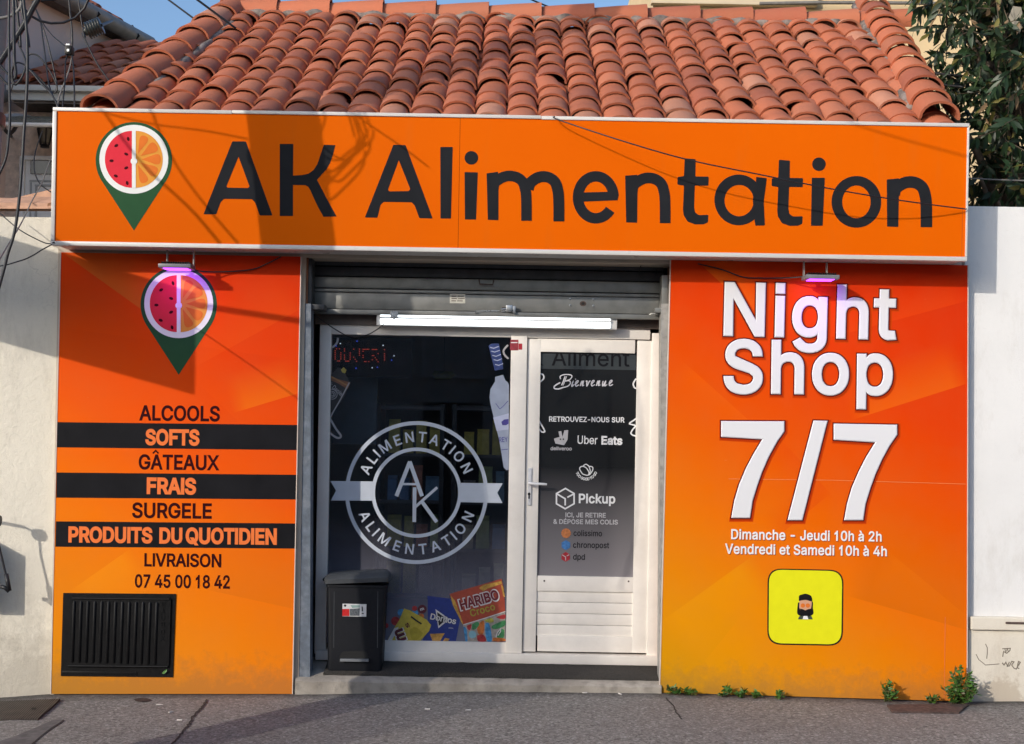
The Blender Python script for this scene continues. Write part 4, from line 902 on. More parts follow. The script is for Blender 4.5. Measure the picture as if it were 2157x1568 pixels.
flat('lettering', text('COOL', S([(1115, 893)])[0], S([(1188, 900)])[0], 2.6, 0, 8), DY - .0009, hw, win)
flat('snack_bag_print', [S([(1130, 370), (1915, 140), (1950, 290), (1972, 630), (1330, 838), (1185, 545)])], DY - .0012, hr, win, label='printed brick red sweet bag')
flat('snack_bag_print', [S([(1145, 395), (1210, 470), (1330, 805), (1338, 835), (1325, 830), (1180, 545)])], DY - .0021, hy, win)
flat('snack_bag_print', [S([(1575, 280), (1640, 235), (1910, 175), (1925, 215), (1700, 290), (1640, 330)])], DY - .0021, hy, win)
flat('snack_bag_print', [S([(1905, 220), (1940, 260), (1968, 420), (1940, 400)])], DY - .0021, hy, win)
_hb = text('HARIBO', S([(1305, 608)])[0], S([(1885, 442)])[0], 19.5, 12, 30)
flat('lettering', text('HARIBO', S([(1290, 622)])[0], S([(1902, 450)])[0], 22, 10, 58), DY - .0030, hw, win)
flat('lettering', _hb, DY - .0040, hm, win)
flat('lettering', text('Croco', S([(1455, 715)])[0], S([(1825, 605)])[0], 14, 20, 16), DY - .0040, hg, win)
flat('snack_bag_print', strip(S([(1335, 838), (1650, 742), (1975, 636)]), 1.8), DY - .0030, hw, win)
flat('snack_bag_print', [S([(1330, 850), (1972, 648), (1972, 1088), (1375, 1088)])], DY - .0012, ink('ink_pale', (.34, .30, .26), .3), win)
for i, (c_, pts) in enumerate(((jb, [(1335, 860), (1385, 900), (1400, 1085), (1370, 1085)]), (jr, [(1390, 850), (1460, 830), (1440, 915), (1400, 900)]), (jg, [(1470, 830), (1545, 790), (1580, 830), (1520, 905), (1470, 900)]),
        (jo, [(1590, 800), (1650, 780), (1645, 960), (1580, 985), (1545, 900)]), (jr, [(1545, 1000), (1640, 985), (1680, 1085), (1560, 1085)]), (jb, [(1670, 820), (1720, 810), (1755, 920), (1765, 1085), (1700, 1085), (1670, 960)]),
        (jy, [(1650, 770), (1760, 735), (1800, 790), (1720, 805)]), (jg, [(1770, 850), (1960, 770), (1965, 850), (1850, 900), (1770, 890)]), (jr, [(1830, 720), (1965, 680), (1970, 740), (1900, 750)]), (jg, [(1850, 950), (1920, 900), (1960, 930), (1940, 1040), (1850, 1030)]), (jo, [(1790, 1030), (1960, 1045), (1965, 1085), (1790, 1085)]))):
    flat('snack_bag_print', [[tuple(p) for p in smooth([Vector(q) for q in S(pts + pts[:1])], 4)[:-1]]], DY - .0021 - .0003 * (i % 3), c_, win)
flat('snack_bag_print', strip(S([(1830, 1030), (1850, 960), (1905, 890), (1900, 940), (1860, 1000)]), 2.2), DY - .0042, hw, win)
flat('snack_bag_print', [circ(*S([(1475, 985)])[0], 8.0, 24)], DY - .0042, ink('ink_cyan', (.22, .42, .48)), win)
flat('snack_bag_print', [S([(440, 590), (530, 620), (780, 760), (850, 840), (820, 930), (680, 1085), (180, 1085), (300, 870), (370, 760)])], DY - .0021, yy, win, label='printed yellow sweet pouch')
flat('snack_bag_print', [S([(290, 890), (360, 870), (250, 1085), (185, 1085)])], DY - .0030, hw, win)
flat('snack_bag_print', strip(S([(545, 712), (620, 770), (705, 825)]), 3.4), DY - .0030, dk, win)
flat('lettering', text('m', S([(480, 1070)])[0], S([(405, 880)])[0], 24, 0, 60), DY - .0036, hw, win)
flat('lettering', text('m', S([(470, 1062)])[0], S([(400, 885)])[0], 21, 0, 40), DY - .0044, my, win)
flat('lettering', text('s', S([(530, 870)])[0], S([(495, 800)])[0], 9, 0, 20), DY - .0044, my, win)
flat('snack_bag_print', [[tuple(p) for p in smooth([Vector(q) for q in S([(520, 920), (600, 870), (690, 930), (720, 980), (640, 1060), (560, 1060), (520, 920)])], 4)[:-1]]], DY - .0030, ink('ink_mustard', (.42, .33, .03)), win)
for (x_, y_, r_, c_) in ((310, 780, 9.2, jr), (395, 650, 7.5, jb), (600, 590, 5.5, jr), (715, 600, 9.2, my), (605, 655, 6.5, jb), (170, 850, 5.0, jr), (700, 710, 6, jo)):
    flat('sweet_print', [circ(*S([(x_, y_)])[0], r_, 24)], DY - (.0012 if c_ is not jb else .0009), c_, win)
flat('lettering', text('m', S([(690, 625)])[0], S([(745, 605)])[0], 5.5, 0, 30), DY - .0022, hw, win)
# small red stickers on the mullion
flat('sticker', [[(1074.5, 716), (1092, 716), (1092, 738.5), (1074.5, 738.5)]], YW - .0062, mk('sticker_red', (.28, .03, .04), .4, .3, 60), win)
flat('sticker', [[(1092.5, 724), (1100, 724), (1100, 737), (1092.5, 737)]], YW - .0062, mk('sticker_red2', (.40, .02, .03), .4, .1), win)
flat('sticker', strip([(1076, 722), (1090, 722)], 2), YW - .0072, M['decal_white'], win)

# ---------------------------------------------------------------- door
LY = YW + 0.012
m = MB()
m.pbox(1106, 714, 1134, 1373, LY, LY + .05, .003); m.pbox(1337, 718, 1369, 1376, LY, LY + .05, .003)
m.pbox(1132, 715, 1338, 743, LY + .001, LY + .048, .003); m.pbox(1132, 1215, 1338, 1247, LY + .001, LY + .048, .003); m.pbox(1132, 1340, 1338, 1374, LY + .001, LY + .048, .003)
door = m.build('door', M['frame_white'], shop, smooth=True)
m = MB()
for i in range(4): m.pbox(1130, 1247 + i * 23.8 - .5, 1340, 1247 + (i + 1) * 23.8 - 1.4, LY + .012, LY + .03, .0015)
m.build('lower_panel', M['frame_white'], door, smooth=True)
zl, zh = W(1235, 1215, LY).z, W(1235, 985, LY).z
glass_pane('pane', 1130, 740, 1340, 1218, LY + .018, hazed_pane(zl, zh), door)
KY = LY + .0175
wh = M['decal_white']
# cut-off shop name on a grey band at the head of the pane
flat('name_band', [[(1134, 745), (1339, 748), (1339, 780), (1134, 777)]], KY, mk('band_grey', (.030, .036, .038), .4, .1), door)
flat('lettering', text('Aliment', (1162, 770), (1326, 772.5), 34, 0, 6), KY - .0009, M['black_vinyl'], door)
flat('lettering', [[(1134, 755), (1141, 768), (1146, 770), (1134, 770)]], KY - .0009, M['black_vinyl'], door)
# welcome script: outline cursive strokes
def stroke(par, pts, wd, y, mat, nm='lettering'): flat(nm, strip([tuple(p) for p in smooth([Vector(q) for q in pts], 5)], wd), y, mat, par)
T = lambda pts: P(1120, 730, 6.8167, pts)
M['script'] = mk('script_white', (.62, .60, .62), .4, .1, 60)
sw = 2.3; sy_ = 0
def scr(pts, wd=sw):
    global sy_; sy_ += 1; stroke(door, T(pts), wd, KY - .0002 - .00022 * (sy_ % 14), M['script'])
scr([(480, 430), (455, 500), (430, 560)]); scr([(415, 470), (410, 430), (470, 405), (560, 410), (575, 440), (540, 480), (470, 500)]); scr([(470, 500), (540, 495), (555, 530), (520, 570), (450, 590)])
scr([(450, 590), (390, 610), (330, 605), (325, 575), (370, 540), (410, 520)], 2.8); scr([(500, 430), (475, 500), (452, 560)], 1.6)
def letter_run(x, kind):
    b = {'i': [(0, 575), (22, 510), (5, 570), (14, 580), (40, 555)], 'e': [(0, 560), (40, 520), (38, 500), (18, 512), (4, 550), (16, 580), (52, 560)], 'n': [(0, 578), (22, 512), (8, 560), (45, 508), (42, 535), (32, 575), (55, 565)],
         'v': [(0, 515), (12, 510), (14, 578), (50, 510), (58, 515)], 'u': [(10, 512), (0, 560), (10, 580), (45, 515), (32, 570), (42, 580), (64, 560)]}[kind]
    scr([(x + a, c - 0.012 * x) for a, c in b], 2.2); scr([(x + a + 7, c - 3 - 0.012 * x) for a, c in b], 1.2)
xx = 570
for kk, adv in zip('ienvenue', (52, 72, 84, 72, 76, 88, 94, 70)): letter_run(xx, kk); xx += adv
scr([(628, 476), (634, 466)], 2.5)
flat('lettering', text('RETROUVEZ-NOUS SUR', (1156.5, 888), (1315.5, 890), 10.2, 8, 22), KY, wh, door)
dg_ = M['decal_soft2'] = mk('decal_lightgrey', (.42, .41, .42), .5, .05)
flat('courier_emblem', [T([(383, 1223), (425, 1215), (445, 1300), (468, 1205), (525, 1202), (515, 1340), (465, 1420), (340, 1395), (320, 1325), (400, 1300)])], KY, dg_, door)
for x_ in (412, 455): flat('courier_emblem', [circ(*T([(x_, 1333)])[0], 1.7, 10)], KY - .0009, M['black_vinyl'], door)
flat('lettering', text('deliveroo', (1159.5, 948.5), (1204.5, 949), 7.2, 0, 22), KY, dg_, door)
flat('lettering', text('Uber', (1216.5, 935), (1258.5, 936), 17, 0, 8), KY, wh, door)
flat('lettering', text('Eats', (1266.5, 936), (1311, 937), 16.5, 0, 32), KY, wh, door)
V = lambda pts: P(1120, 940, 5.6, pts)
for pts in ([(600, 330), (565, 270), (590, 240), (640, 255), (675, 310), (660, 345), (600, 330)], [(605, 235), (640, 215), (675, 240), (690, 300), (672, 335)], [(680, 240), (715, 245), (720, 280), (690, 330), (660, 345)]):
    sy_ += 1; stroke(door, V(pts), 2.0, KY - .0002 - .00022 * (sy_ % 14), wh, 'courier_emblem')
flat('lettering', ring_text('TOO GOOD TO GO', V([(645, 272)])[0], 23.5, 203, 337, 5.2, False, 30), KY, wh, door)
cube = V([(398, 500), (500, 560), (500, 680), (395, 740), (292, 680), (292, 560)])
flat('courier_emblem', strip(cube, 3.2, True), KY, wh, door)
flat('courier_emblem', strip(V([(300, 565), (395, 622), (395, 700)]), 3.2), KY - .0009, wh, door); flat('courier_emblem', strip(V([(420, 605), (490, 568)]), 3.2), KY - .0018, wh, door)
flat('lettering', text('Pickup', (1219, 1059.5), (1296, 1060.5), 18.5, 10, 24), KY, wh, door)
flat('lettering', text('ICI, JE RETIRE', (1191, 1089.5), (1276, 1090.5), 9.3, 6, 20), KY, dg_, door)
flat('lettering', text('& DÉPOSE MES COLIS', (1165.5, 1103.5), (1301.5, 1105), 9.3, 6, 20), KY, dg_, door)
bl = M['black_vinyl']
flat('lettering', text('colissimo', (1208, 1129), (1268, 1130), 12, 4, 10), KY, bl, door)
flat('lettering', text('chronopost', (1207, 1154), (1283, 1155), 12, 4, 10), KY, bl, door)
flat('lettering', text('dpd', (1207, 1179), (1232, 1179.5), 12, 4, 10), KY, bl, door)
orb = M['orb_orange'] = mk('orb_orange', (.42, .15, .05), .4, .35, 60)
flat('courier_emblem', [[(1192.3 + 10.8 * (1 if i % 2 else .86) * math.cos(i * math.pi / 14), 1123.5 + 10.8 * (1 if i % 2 else .86) * math.sin(i * math.pi / 14)) for i in range(28)]], KY, orb, door)
hexa = lambda cx_, cy_, r_: [(cx_ + r_ * math.cos(R(30 + 60 * i)), cy_ + r_ * math.sin(R(30 + 60 * i))) for i in range(6)]
flat('courier_emblem', [hexa(1192, 1148.5, 10.5)], KY, mk('orb_blue', (.05, .16, .38), .4, .3, 60), door)
flat('courier_emblem', [hexa(1191.5, 1173.3, 10.3)], KY, mk('orb_red', (.34, .02, .03), .4, .15, 60), door)
flat('courier_emblem', strip([(1184, 1169), (1191.5, 1173.5), (1191.5, 1181)], 1.6), KY - .0009, dg_, door); flat('courier_emblem', strip([(1194, 1171.5), (1199, 1168.8)], 1.6), KY - .0018, dg_, door)
for pts in ([(1135, 787), (1144, 790), (1145, 798), (1136, 806)], [(1135, 886), (1146, 905), (1147, 910), (1141, 910), (1135, 903)], [(1340, 798), (1334, 808), (1336, 816), (1340, 819)], [(1340, 882), (1333, 887), (1326, 893), (1338, 897), (1332, 906), (1329, 913), (1333, 917), (1340, 919)]):
    stroke(door, pts, 3.0, KY - .0003, wh, 'outline_flourish')
# handle
m = MB(); m.pbox(1111.5, 986, 1119.5, 1065, LY - .010, LY - .0005, .003); hd = m.build('handle', mk('handle_white', (.62, .62, .63), .3, .03), door, smooth=True)
m = MB(); p = W(1115.5, 1018, LY - .01); q = W(1152, 1021, LY - .055)
m.tube([p, Vector((p.x, LY - .05, p.z)), Vector((p.x + .012, LY - .058, p.z - .001)), Vector((q.x - .02, q.y, q.z + .002)), q], .0085, 10, rs=[.011, .0095, .009, .0085, .007]); m.build('lever', mk('lever_white', (.68, .68, .69), .3, .03), hd, smooth=True)
flat('keyhole', [circ(1114.5, 1041, 3, 14)[:], ], LY - .0102, M['dark'], hd); flat('keyhole', [[(1113, 1042), (1116, 1042), (1116, 1051), (1113, 1051)]], LY - .0112, M['dark'], hd)
for px, py in ((1146.5, 1224), (1324, 1225)): flat('screw_cap', [circ(px, py, 2, 10)], LY - .0002, M['rust'], door)

# ------------------------------------------------------------------ fascia sign
YS = -0.25
sign = thing('fascia_sign', 'long orange shop sign with dark lettering and a fruit pin, under the tiled roof', 'sign', W(1075, 380, -0.12))
sa, sb = W(110, 372, YS), W(2038, 404, YS)
zt_, zb_ = W(1075, 243, YS).z, W(1075, 534, YS).z
x0, x1 = W(109, 372, YS).x, W(2039.5, 404, YS).x
m = MB(); m.box(x0 + .012, x1 - .008, YS + .010, 0.02, zb_ + .012, zt_ - .012); m.build('sign_box', M['sign_edge'], sign)
def sign_mat():
    n = NT('sign_orange'); c = n.mix(n.rng(n.noise(1.2, 3), 0.3, 0.7), (0.68, 0.106, 0.0003), (0.71, 0.118, 0.0003))
    c = n.mix(n.rng(n.noise(7, 7, 0.7, n.scaled(1, 1, .12)), 0.55, 0.8, 0, 0.22), c, (0.50, 0.13, 0.02)); n.put(n.b.inputs['Base Color'], c)
    n.b.inputs['Roughness'].default_value = 0.5; n.b.inputs['Specular IOR Level'].default_value = 0.03
    n.bump(n.noise(1.5, 2), 0.05, 0.02); return n.m
M['sign_orange'] = sign_mat()
xs_ = W(967, 390, YS).x
m = MB(); m.box(x0 + .02, xs_ - .0012, YS + .004, YS + .0095, zb_ + .02, zt_ - .02); m.box(xs_ + .0012, x1 - .012, YS + .004, YS + .0095, zb_ + .02, zt_ - .02)
face = m.build('sign_face', M['sign_orange'], sign)
m = MB(); m.box(xs_ - .0012, xs_ + .0012, YS + .006, YS + .0095, zb_ + .02, zt_ - .02)
m.build('face_joint', M['red_line'], face)
m = MB(); fx = W(2027, 500, YS).x
m.box(fx - .001, fx + .001, YS + .0032, YS + .0042, zb_ + .025, W(2027, 440, YS).z); m.build('face_crease', mk('crease', (.40, .055, .002), .4, 0), face)
m = MB()
tw = .022
xm1, xm2 = W(489, 236, YS).x, W(1140, 246, YS).x
m.box(x0, xm1 - .001, YS - .004, YS + .05, zt_ - tw, zt_ + .0, .004); m.box(xm1 + .001, xm2 - .001, YS - .006, YS + .05, zt_ - tw + .002, zt_ + .001, .004); m.box(xm2 + .001, x1, YS - .004, YS + .05, zt_ - tw - .001, zt_ - .001, .004)
m.box(x0, x1, YS - .005, YS + .05, zb_, zb_ + .027, .005); m.box(x0, x0 + .024, YS - .0045, .01, zb_ + .028, zt_ - tw - .002, .004); m.box(x1 - .012, x1, YS - .0045, .01, zb_ + .028, zt_ - tw - .003, .003)
m.build('sign_frame', M['sign_edge'], sign, smooth=True)
LYs = YS + .0035; ld = M['letter_dark']
Z2 = lambda pts: P(400, 0, 2.8, pts); Z3 = lambda pts: P(1000, 0, 2.8, pts); Z4 = lambda pts: P(1600, 0, 2.8007, pts)
def sletter(loops, k=0): flat('lettering', loops, LYs - .0009 * k, ld, face, .0008)
def rnd(pts, r=3, k=3):
    o = []; n = len(pts)
    for i in range(n):
        p, a, b = Vector(pts[i]), Vector(pts[i - 1]), Vector(pts[(i + 1) % n]); d1 = min(r, (a - p).length * .4); d2 = min(r, (b - p).length * .4)
        s_, e_ = p + (a - p).normalized() * d1, p + (b - p).normalized() * d2
        for j in range(k + 1): t = j / k; o.append(tuple(s_ * (1 - t) ** 2 + p * 2 * t * (1 - t) + e_ * t * t))
    return o
sletter([rnd(Z2([(250, 835), (330, 835), (487, 1272), (412, 1272), (384, 1195), (366, 1176), (202, 1174), (182, 1192), (155, 1265), (80, 1265)]), 2), rnd(Z2([(287, 925), (352, 1102), (342, 1110), (222, 1108), (215, 1100)]), 2)])
sletter([[tuple(q) for q in Z2([(530, 850), (610, 850), (608, 1037), (660, 1034), (700, 1025), (730, 1003), (752, 968), (770, 915), (790, 855), (858, 857), (845, 910), (828, 960), (805, 1000), (778, 1030), (750, 1062), (775, 1110), (800, 1160), (832, 1218), (865, 1278), (788, 1280), (760, 1230), (735, 1180), (712, 1126), (698, 1103), (680, 1093), (608, 1092), (608, 1275), (530, 1275)])]])
sletter([rnd(Z2([(1200, 855), (1272, 857), (1432, 1290), (1353, 1288), (1326, 1213), (1308, 1194), (1142, 1192), (1124, 1210), (1106, 1285), (1032, 1284)]), 2), rnd(Z2([(1232, 945), (1300, 1117), (1290, 1128), (1176, 1130), (1168, 1120)]), 2)])
sletter([rnd(Z2([(1477, 868), (1550, 868), (1540, 1290), (1478, 1290)]), 1.2)])
sletter([circ(*Z2([(1660, 932)])[0], 14.3, 30)]); sletter([rnd(Z2([(1620, 1016), (1698, 1018), (1688, 1296), (1622, 1296)]), 1.2)])
def arch(zf, x, ytop, w_, h, sw, base, k, sc=2.8):
    c = [tuple(q) for q in smooth([Vector(q) for q in zf([(x + 8, ytop + 105), (x + 22, ytop + 66), (x + w_ * .38, ytop + 34), (x + w_ * .66, ytop + 34), (x + w_ * .88, ytop + 62), (x + w_ * .97, ytop + 112), (x + w_, ytop + 170), (x + w_ + 1, base)])], 5)]
    sletter(strip(c, sw / sc), k)
sletter([rnd(Z3([(70, 1024), (136, 1014), (146, 1060), (140, 1130), (140, 1300), (77, 1298)]), 1.2)]); arch(Z3, 100, 1008, 204, 0, 62, 1303, 1); arch(Z3, 306, 1012, 189, 0, 64, 1306, 2)
sletter([[tuple(q) for q in l] for l in strip([tuple(q) for q in arc(*Z3([(714, 1165)])[0], 37.5, 44.2, 2, 324, 44)], 22)]); sletter([rnd(Z3([(640, 1136), (832, 1131), (848, 1152), (842, 1182), (640, 1190)]), 1.5)], 1)
sletter([rnd(Z3([(887, 1037), (957, 1032), (966, 1075), (960, 1140), (958, 1315), (893, 1313)]), 1.2)]); arch(Z3, 920, 1020, 202, 0, 63, 1317, 1)
def tee(zf, ox, k=0):
    q = lambda pts: zf([(x + ox, y) for x, y in pts])
    sletter([rnd(q([(1238, 935), (1303, 940), (1301, 1042), (1380, 1043), (1378, 1097), (1298, 1095), (1294, 1225), (1300, 1255), (1322, 1270), (1378, 1268), (1376, 1312), (1350, 1324), (1300, 1325), (1255, 1308), (1232, 1270), (1228, 1235), (1234, 1096), (1195, 1090), (1196, 1045), (1234, 1040)]), 2.2)], k)
tee(Z3, 0); tee(lambda pts: P(1000, 3, 2.8, pts), 556)
sletter([circ(*Z3([(1557, 1180)])[0], 51.3, 50, 53.5), circ(*Z3([(1559, 1184)])[0], 30.8, 50, 33)]); sletter([rnd(Z3([(1660, 1044), (1722, 1052), (1704, 1190), (1711, 1330), (1655, 1332), (1645, 1270), (1640, 1180), (1648, 1110), (1657, 1080)]), 1.5)], 1)
sletter([circ(*Z4([(350, 970)])[0], 14.3, 30)]); sletter([rnd(Z4([(308, 1050), (385, 1050), (372, 1333), (303, 1333)]), 1.2)])
sletter([circ(*Z4([(571, 1192)])[0], 52.3, 50, 54.5), circ(*Z4([(571, 1192)])[0], 30, 50, 34.5)])
sletter([rnd(Z4([(750, 1060), (822, 1053), (828, 1092), (822, 1150), (818, 1340), (752, 1338)]), 1.2)]); arch(Z4, 785, 1044, 198, 0, 68, 1341, 1)

def pin(cx, cy, y, par, r=80.5):
    """map-pin badge holding half a melon and half an orange"""
    tip = (cx, cy + 148); a = math.degrees(math.acos(r * .96 / 148))
    lp = arc(cx, cy, r, r, -90 + a, 270 - a, 60)
    sd = lambda s_: [(cx + s_ * r * .62, cy + 70 - 0), (cx + s_ * r * .34, cy + 104)]
    flat('pin_badge', [lp + [tip]], y, M['green'], par)
    flat('pin_rind', [circ(cx, cy - 2, 72.6, 60)], y - .0009, M['rind'], par)
    flat('pin_fruit', [arc(cx - 4, cy - 2, 57, 60, 90, 270, 30)], y - .0018, M['melon'], par)
    flat('pin_fruit', [arc(cx + 4, cy - 2, 57, 60, -90, 90, 30)], y - .0018, M['citrus'], par)
    sg = []
    for am in (68, 34, 0, -34, -68):
        w_ = 14.5 if abs(am) < 60 else 12
        c0 = (cx + 4, cy - 2); q = lambda rr, da: (c0[0] + rr * math.cos(R(am + da)), c0[1] - rr * math.sin(R(am + da)))
        l = [q(12, 0), q(30, w_ * .80), q(43, w_ * .98), q(51, w_ * .72), q(53, 0), q(51, -w_ * .72), q(43, -w_ * .98), q(30, -w_ * .80)]
        l = [tuple(v) for v in smooth([Vector(v) for v in l + l[:1]], 3)[:-1]]
        l = [(max(cx + 4.6, a_), b_) for a_, b_ in l]; sg.append(l)
    for i, l in enumerate(sg): flat('pin_fruit', [l], y - .0027 - .0004 * (i % 2), M['citrus_flesh'], par)
    flat('pin_rind', [[(cx - 4, cy - 62), (cx + 4, cy - 62), (cx + 4, cy + 59), (cx - 4, cy + 59)]], y - .0036, M['rind'], par)
    flat('pin_rind', [circ(cx, cy + 2, 7, 20)], y - .0045, M['rind'], par)
    for (sx_, sy__, an) in ((-12, -45, 75), (-37, -31, -30), (-16, -13, 20), (-47, 1, 0), (-16, 16, -25), (-38, 33, 20), (-14, 48, 75)):
        ca, sa_ = math.cos(R(an)), math.sin(R(an))
        flat('pin_seed', [[(cx + sx_ + 4.6 * math.cos(t * .628) * ca - 3 * math.sin(t * .628) * sa_, cy + sy__ + 4.6 * math.cos(t * .628) * sa_ + 3 * math.sin(t * .628) * ca) for t in range(10)]], y - .0027, M['seed'], par)
pin(282, 338, LYs, face)

# ------------------------------------------------------------------ printed panels
ORG, YEL, RED, DRK = (.84, .20, .006), (.80, .36, .002), (.74, .042, .004), (.62, .13, .002)
def wl_(*pts): return [tuple(W(a, b, 0).xz) for a, b in pts]
def panel(label, quad, facets, stops, slope):
    a, b, c, d = [W(px, py, 0) for px, py in quad]      # tl, tr, br, bl
    t = thing('printed_panel', label, 'panel', W((quad[2][0] + quad[3][0]) / 2, (quad[2][1] + quad[3][1]) / 2, 0))
    fc = [(*wl_(p, q), col, am, fd) for p, q, col, am, fd in facets]
    mt = print_mat('printed_sheet', d.x, d.z, b.x, b.z, stops, fc, slope)
    m = MB(); m.prism([(d.x, d.z), (c.x, c.z), (b.x, b.z), (a.x, a.z)], 0.0, 0.022); sh = m.build('sheet', mt, t)
    tm = mk('edge_trim', (.66, .55, .46), .45, .1, 8); m = MB(); e = .006
    m.prism([(d.x - e, d.z), (d.x - .0005, d.z), (a.x - .0005, a.z), (a.x - e, a.z)], -.003, .0245); m.build('edge_trim', tm, t)
    m = MB(); m.prism([(c.x + .0005, c.z), (c.x + e, c.z), (b.x + e, b.z), (b.x + .0005, b.z)], -.003, .0245)
    m.build('edge_trim', tm, t)
    return t, sh
stL = [(0.0, (.66, .27, .004)), (.16, (.80, .235, .006)), (.36, (.84, .175, .003)), (.55, (.82, .095, .004)), (.78, (.76, .050, .003)), (1.0, (.66, .030, .0025))]
pl_, shL = panel('left printed panel listing goods in orange and black bands, a meter cover at its foot', [(129, 532), (633, 541), (615, 1462), (108, 1462)], [
    ((128, 531), (330, 676), (.80, .16, .012), .0, .5),
    ((330, 676), (128, 531), (.66, .17, .02), .55, .35),
    ((640, 648), (400, 780), (.86, .10, .008), .30, .3),
    ((640, 826), (500, 868), (.90, .22, .008), .45, .25),
    ((640, 700), (300, 560), (.72, .03, .004), .0, .3),
    ((130, 690), (640, 760), (.60, .03, .004), .12, .3),
    ((410, 800), (520, 905), (.70, .04, .004), .15, .22),
    ((268, 1160), (150, 1243), (.80, .30, .004), .0, .5),
    ((150, 1243), (268, 1160), (.90, .30, .008), .45, .35),
    ((640, 1288), (440, 1244), (.70, .15, .006), .50, .6),
], stL, 0.20)
PY = -.0002
def pt(s, p0, p1, cap, mat, bold=30, par=None, y=PY, tr=0): return flat('lettering', text(s, p0, p1, cap, tr, bold), y, mat, par)
bands = []
for q in ([(121, 889.5), (628.5, 895.5), (627.5, 948.5), (120, 942.6)], [(119.5, 995.6), (627, 1000.5), (626, 1052.5), (118.6, 1048.6)], [(118, 1098.5), (625.3, 1103), (624.3, 1156), (116.8, 1152)]):
    bands.append(flat('black_band', [q], PY, M['black_vinyl'], shL))
mr, oi = M['maroon'], M['orange_ink']
pt('ALCOOLS', (293, 885), (463, 887), 30, mr, 22, shL); pt('SOFTS', (306, 936), (420, 937.2), 30, oi, 36, shL, PY - .0009)
pt('GATEAUX', (292, 988), (462, 990), 29.5, mr, 22, shL)
flat('lettering', strip([(322, 955.5), (328, 949.5), (334, 955.5)], 3.2), PY, mr, shL)
pt('FRAIS', (309, 1039), (413, 1040.3), 31, oi, 36, shL, PY - .0009); pt('SURGELE', (278, 1090), (446, 1092), 30, mr, 22, shL)
pt('PRODUITS', (144, 1141), (321, 1143), 30, oi, 36, shL, PY - .0009); pt('DU', (335.5, 1143.4), (384, 1144), 30, oi, 36, shL, PY - .0009); pt('QUOTIDIEN', (391, 1144), (583, 1146), 30.5, oi, 36, shL, PY - .0009)
pt('LIVRAISON', (304, 1192.5), (466, 1194.5), 26, mr, 22, shL); pt('07 45 00 18 42', (284, 1237), (484, 1239.4), 26, mr, 22, shL)
pin(376.5, 642, PY, shL)
# meter cover let into the left panel
mc = thing('meter_cover', 'black ribbed plastic meter cover at the foot of the left panel', 'cover', W(250, 1427, -.01))
m = MB(); m.pprism([(133, 1249.5), (370.5, 1251.5), (364, 1427), (128, 1424.5)], -.006, -.0005); cv = m.build('cover_frame', M['black_plastic'], mc)
m = MB(); m.pprism(rnd([(147, 1257), (360, 1259.5), (355.5, 1405), (139, 1404)], 6, 4), -.016, -.0065); lid = m.build('lid', M['black_plastic'], mc, smooth=True)
m = MB()
for i in range(13):
    xt = 156.5 + i * 14.5; a, b = W(xt, 1269 + i * .25, -.016), W(xt - 4.2, 1393 + i * .4, -.016)
    m.tube([a + Vector((0, .004, .004)), a, b, b + Vector((0, .004, -.004))], .009, 8)
m.tube([W(151, 1260.5, -.016), W(357, 1263, -.016)], .006, 8); m.tube([W(143, 1403, -.016), W(353, 1405, -.016)], .006, 8)
m.build('rib', M['black_plastic'], lid, smooth=True)
for i, c_ in enumerate('EAUBOX'):
    flat('raised_letter', text(c_, (340 - i * .5, 1278 + i * 14.3), (348.5 - i * .5, 1278.2 + i * 14.3), 9.5, 0, 10), -.0162, M['black_plastic'], lid, .0035)
m = MB(); m.pbox(130, 1415, 288, 1421, -.0115, -.0062, .002); m.build('latch_bar', M['black_plastic'], mc, smooth=True)
m = MB(); lf = [W(341, 1419, -.02), W(346, 1413, -.024), W(352, 1410.5, -.022), W(350, 1416, -.023), W(345, 1420, -.02)]; m.add(lf, [(0, 1, 2, 3, 4)]); tag(m.build('fallen_leaf', mk('leaf_green', (.12, .28, .07), .5, .1)), 'small green leaf caught on the lower corner of the black meter cover', 'leaf')

stR = [(0.0, (.60, .30, .0015)), (.14, (.74, .265, .0015)), (.34, (.78, .165, .0015)), (.52, (.74, .088, .0012)), (.70, (.70, .045, .0012)), (1.0, (.60, .020, .0015))]
pr_, shR = panel('right printed panel with opening hours, a raised-look white title and a yellow code sticker', [(1413.5, 548), (2038, 559), (2036, 1478), (1390.5, 1459)], [
    ((1600, 672), (1478, 560), (.82, .14, .006), .65, .22),
    ((2040, 634), (1720, 720), (.76, .06, .003), .45, .22),
    ((2040, 808), (1800, 884), (.80, .14, .004), .60, .30),
    ((1440, 762), (1600, 905), (.80, .13, .004), .35, .25),
    ((1640, 920), (1750, 1040), (.70, .045, .002), .25, .2),
    ((1750, 1040), (1640, 1130), (.68, .05, .002), .35, .18),
    ((1880, 925), (2040, 945), (.70, .06, .002), .25, .2),
    ((1394, 1308), (1578, 1176), (.80, .30, .0015), .62, .6),
    ((2040, 1329), (1785, 1256), (.60, .12, .0015), .55, .7),
    ((1560, 1300), (1400, 1500), (.62, .26, .0015), .2, .4),
    ((1870, 1160), (2040, 1300), (.78, .17, .002), .3, .35),
], stR, 0.26)
flat('sheet_joint', strip([(1535, 1009), (1760, 1012), (2035, 1020)], 1.1), PY - .0001, mk('joint_pale', (.75, .22, .06), .5, 0), shR)
flat('sheet_joint', strip([(1991, 1300), (1989, 1474)], 1.0), PY - .0001, mk('joint_pink', (.72, .17, .05), .5, 0), shR)
M['drop_ink'] = mk('drop_ink', (.42, .035, .003), .5, 0, spec=.03); M['drop_ink2'] = mk('drop_ink_pale', (.60, .055, .003), .5, 0, spec=.03)
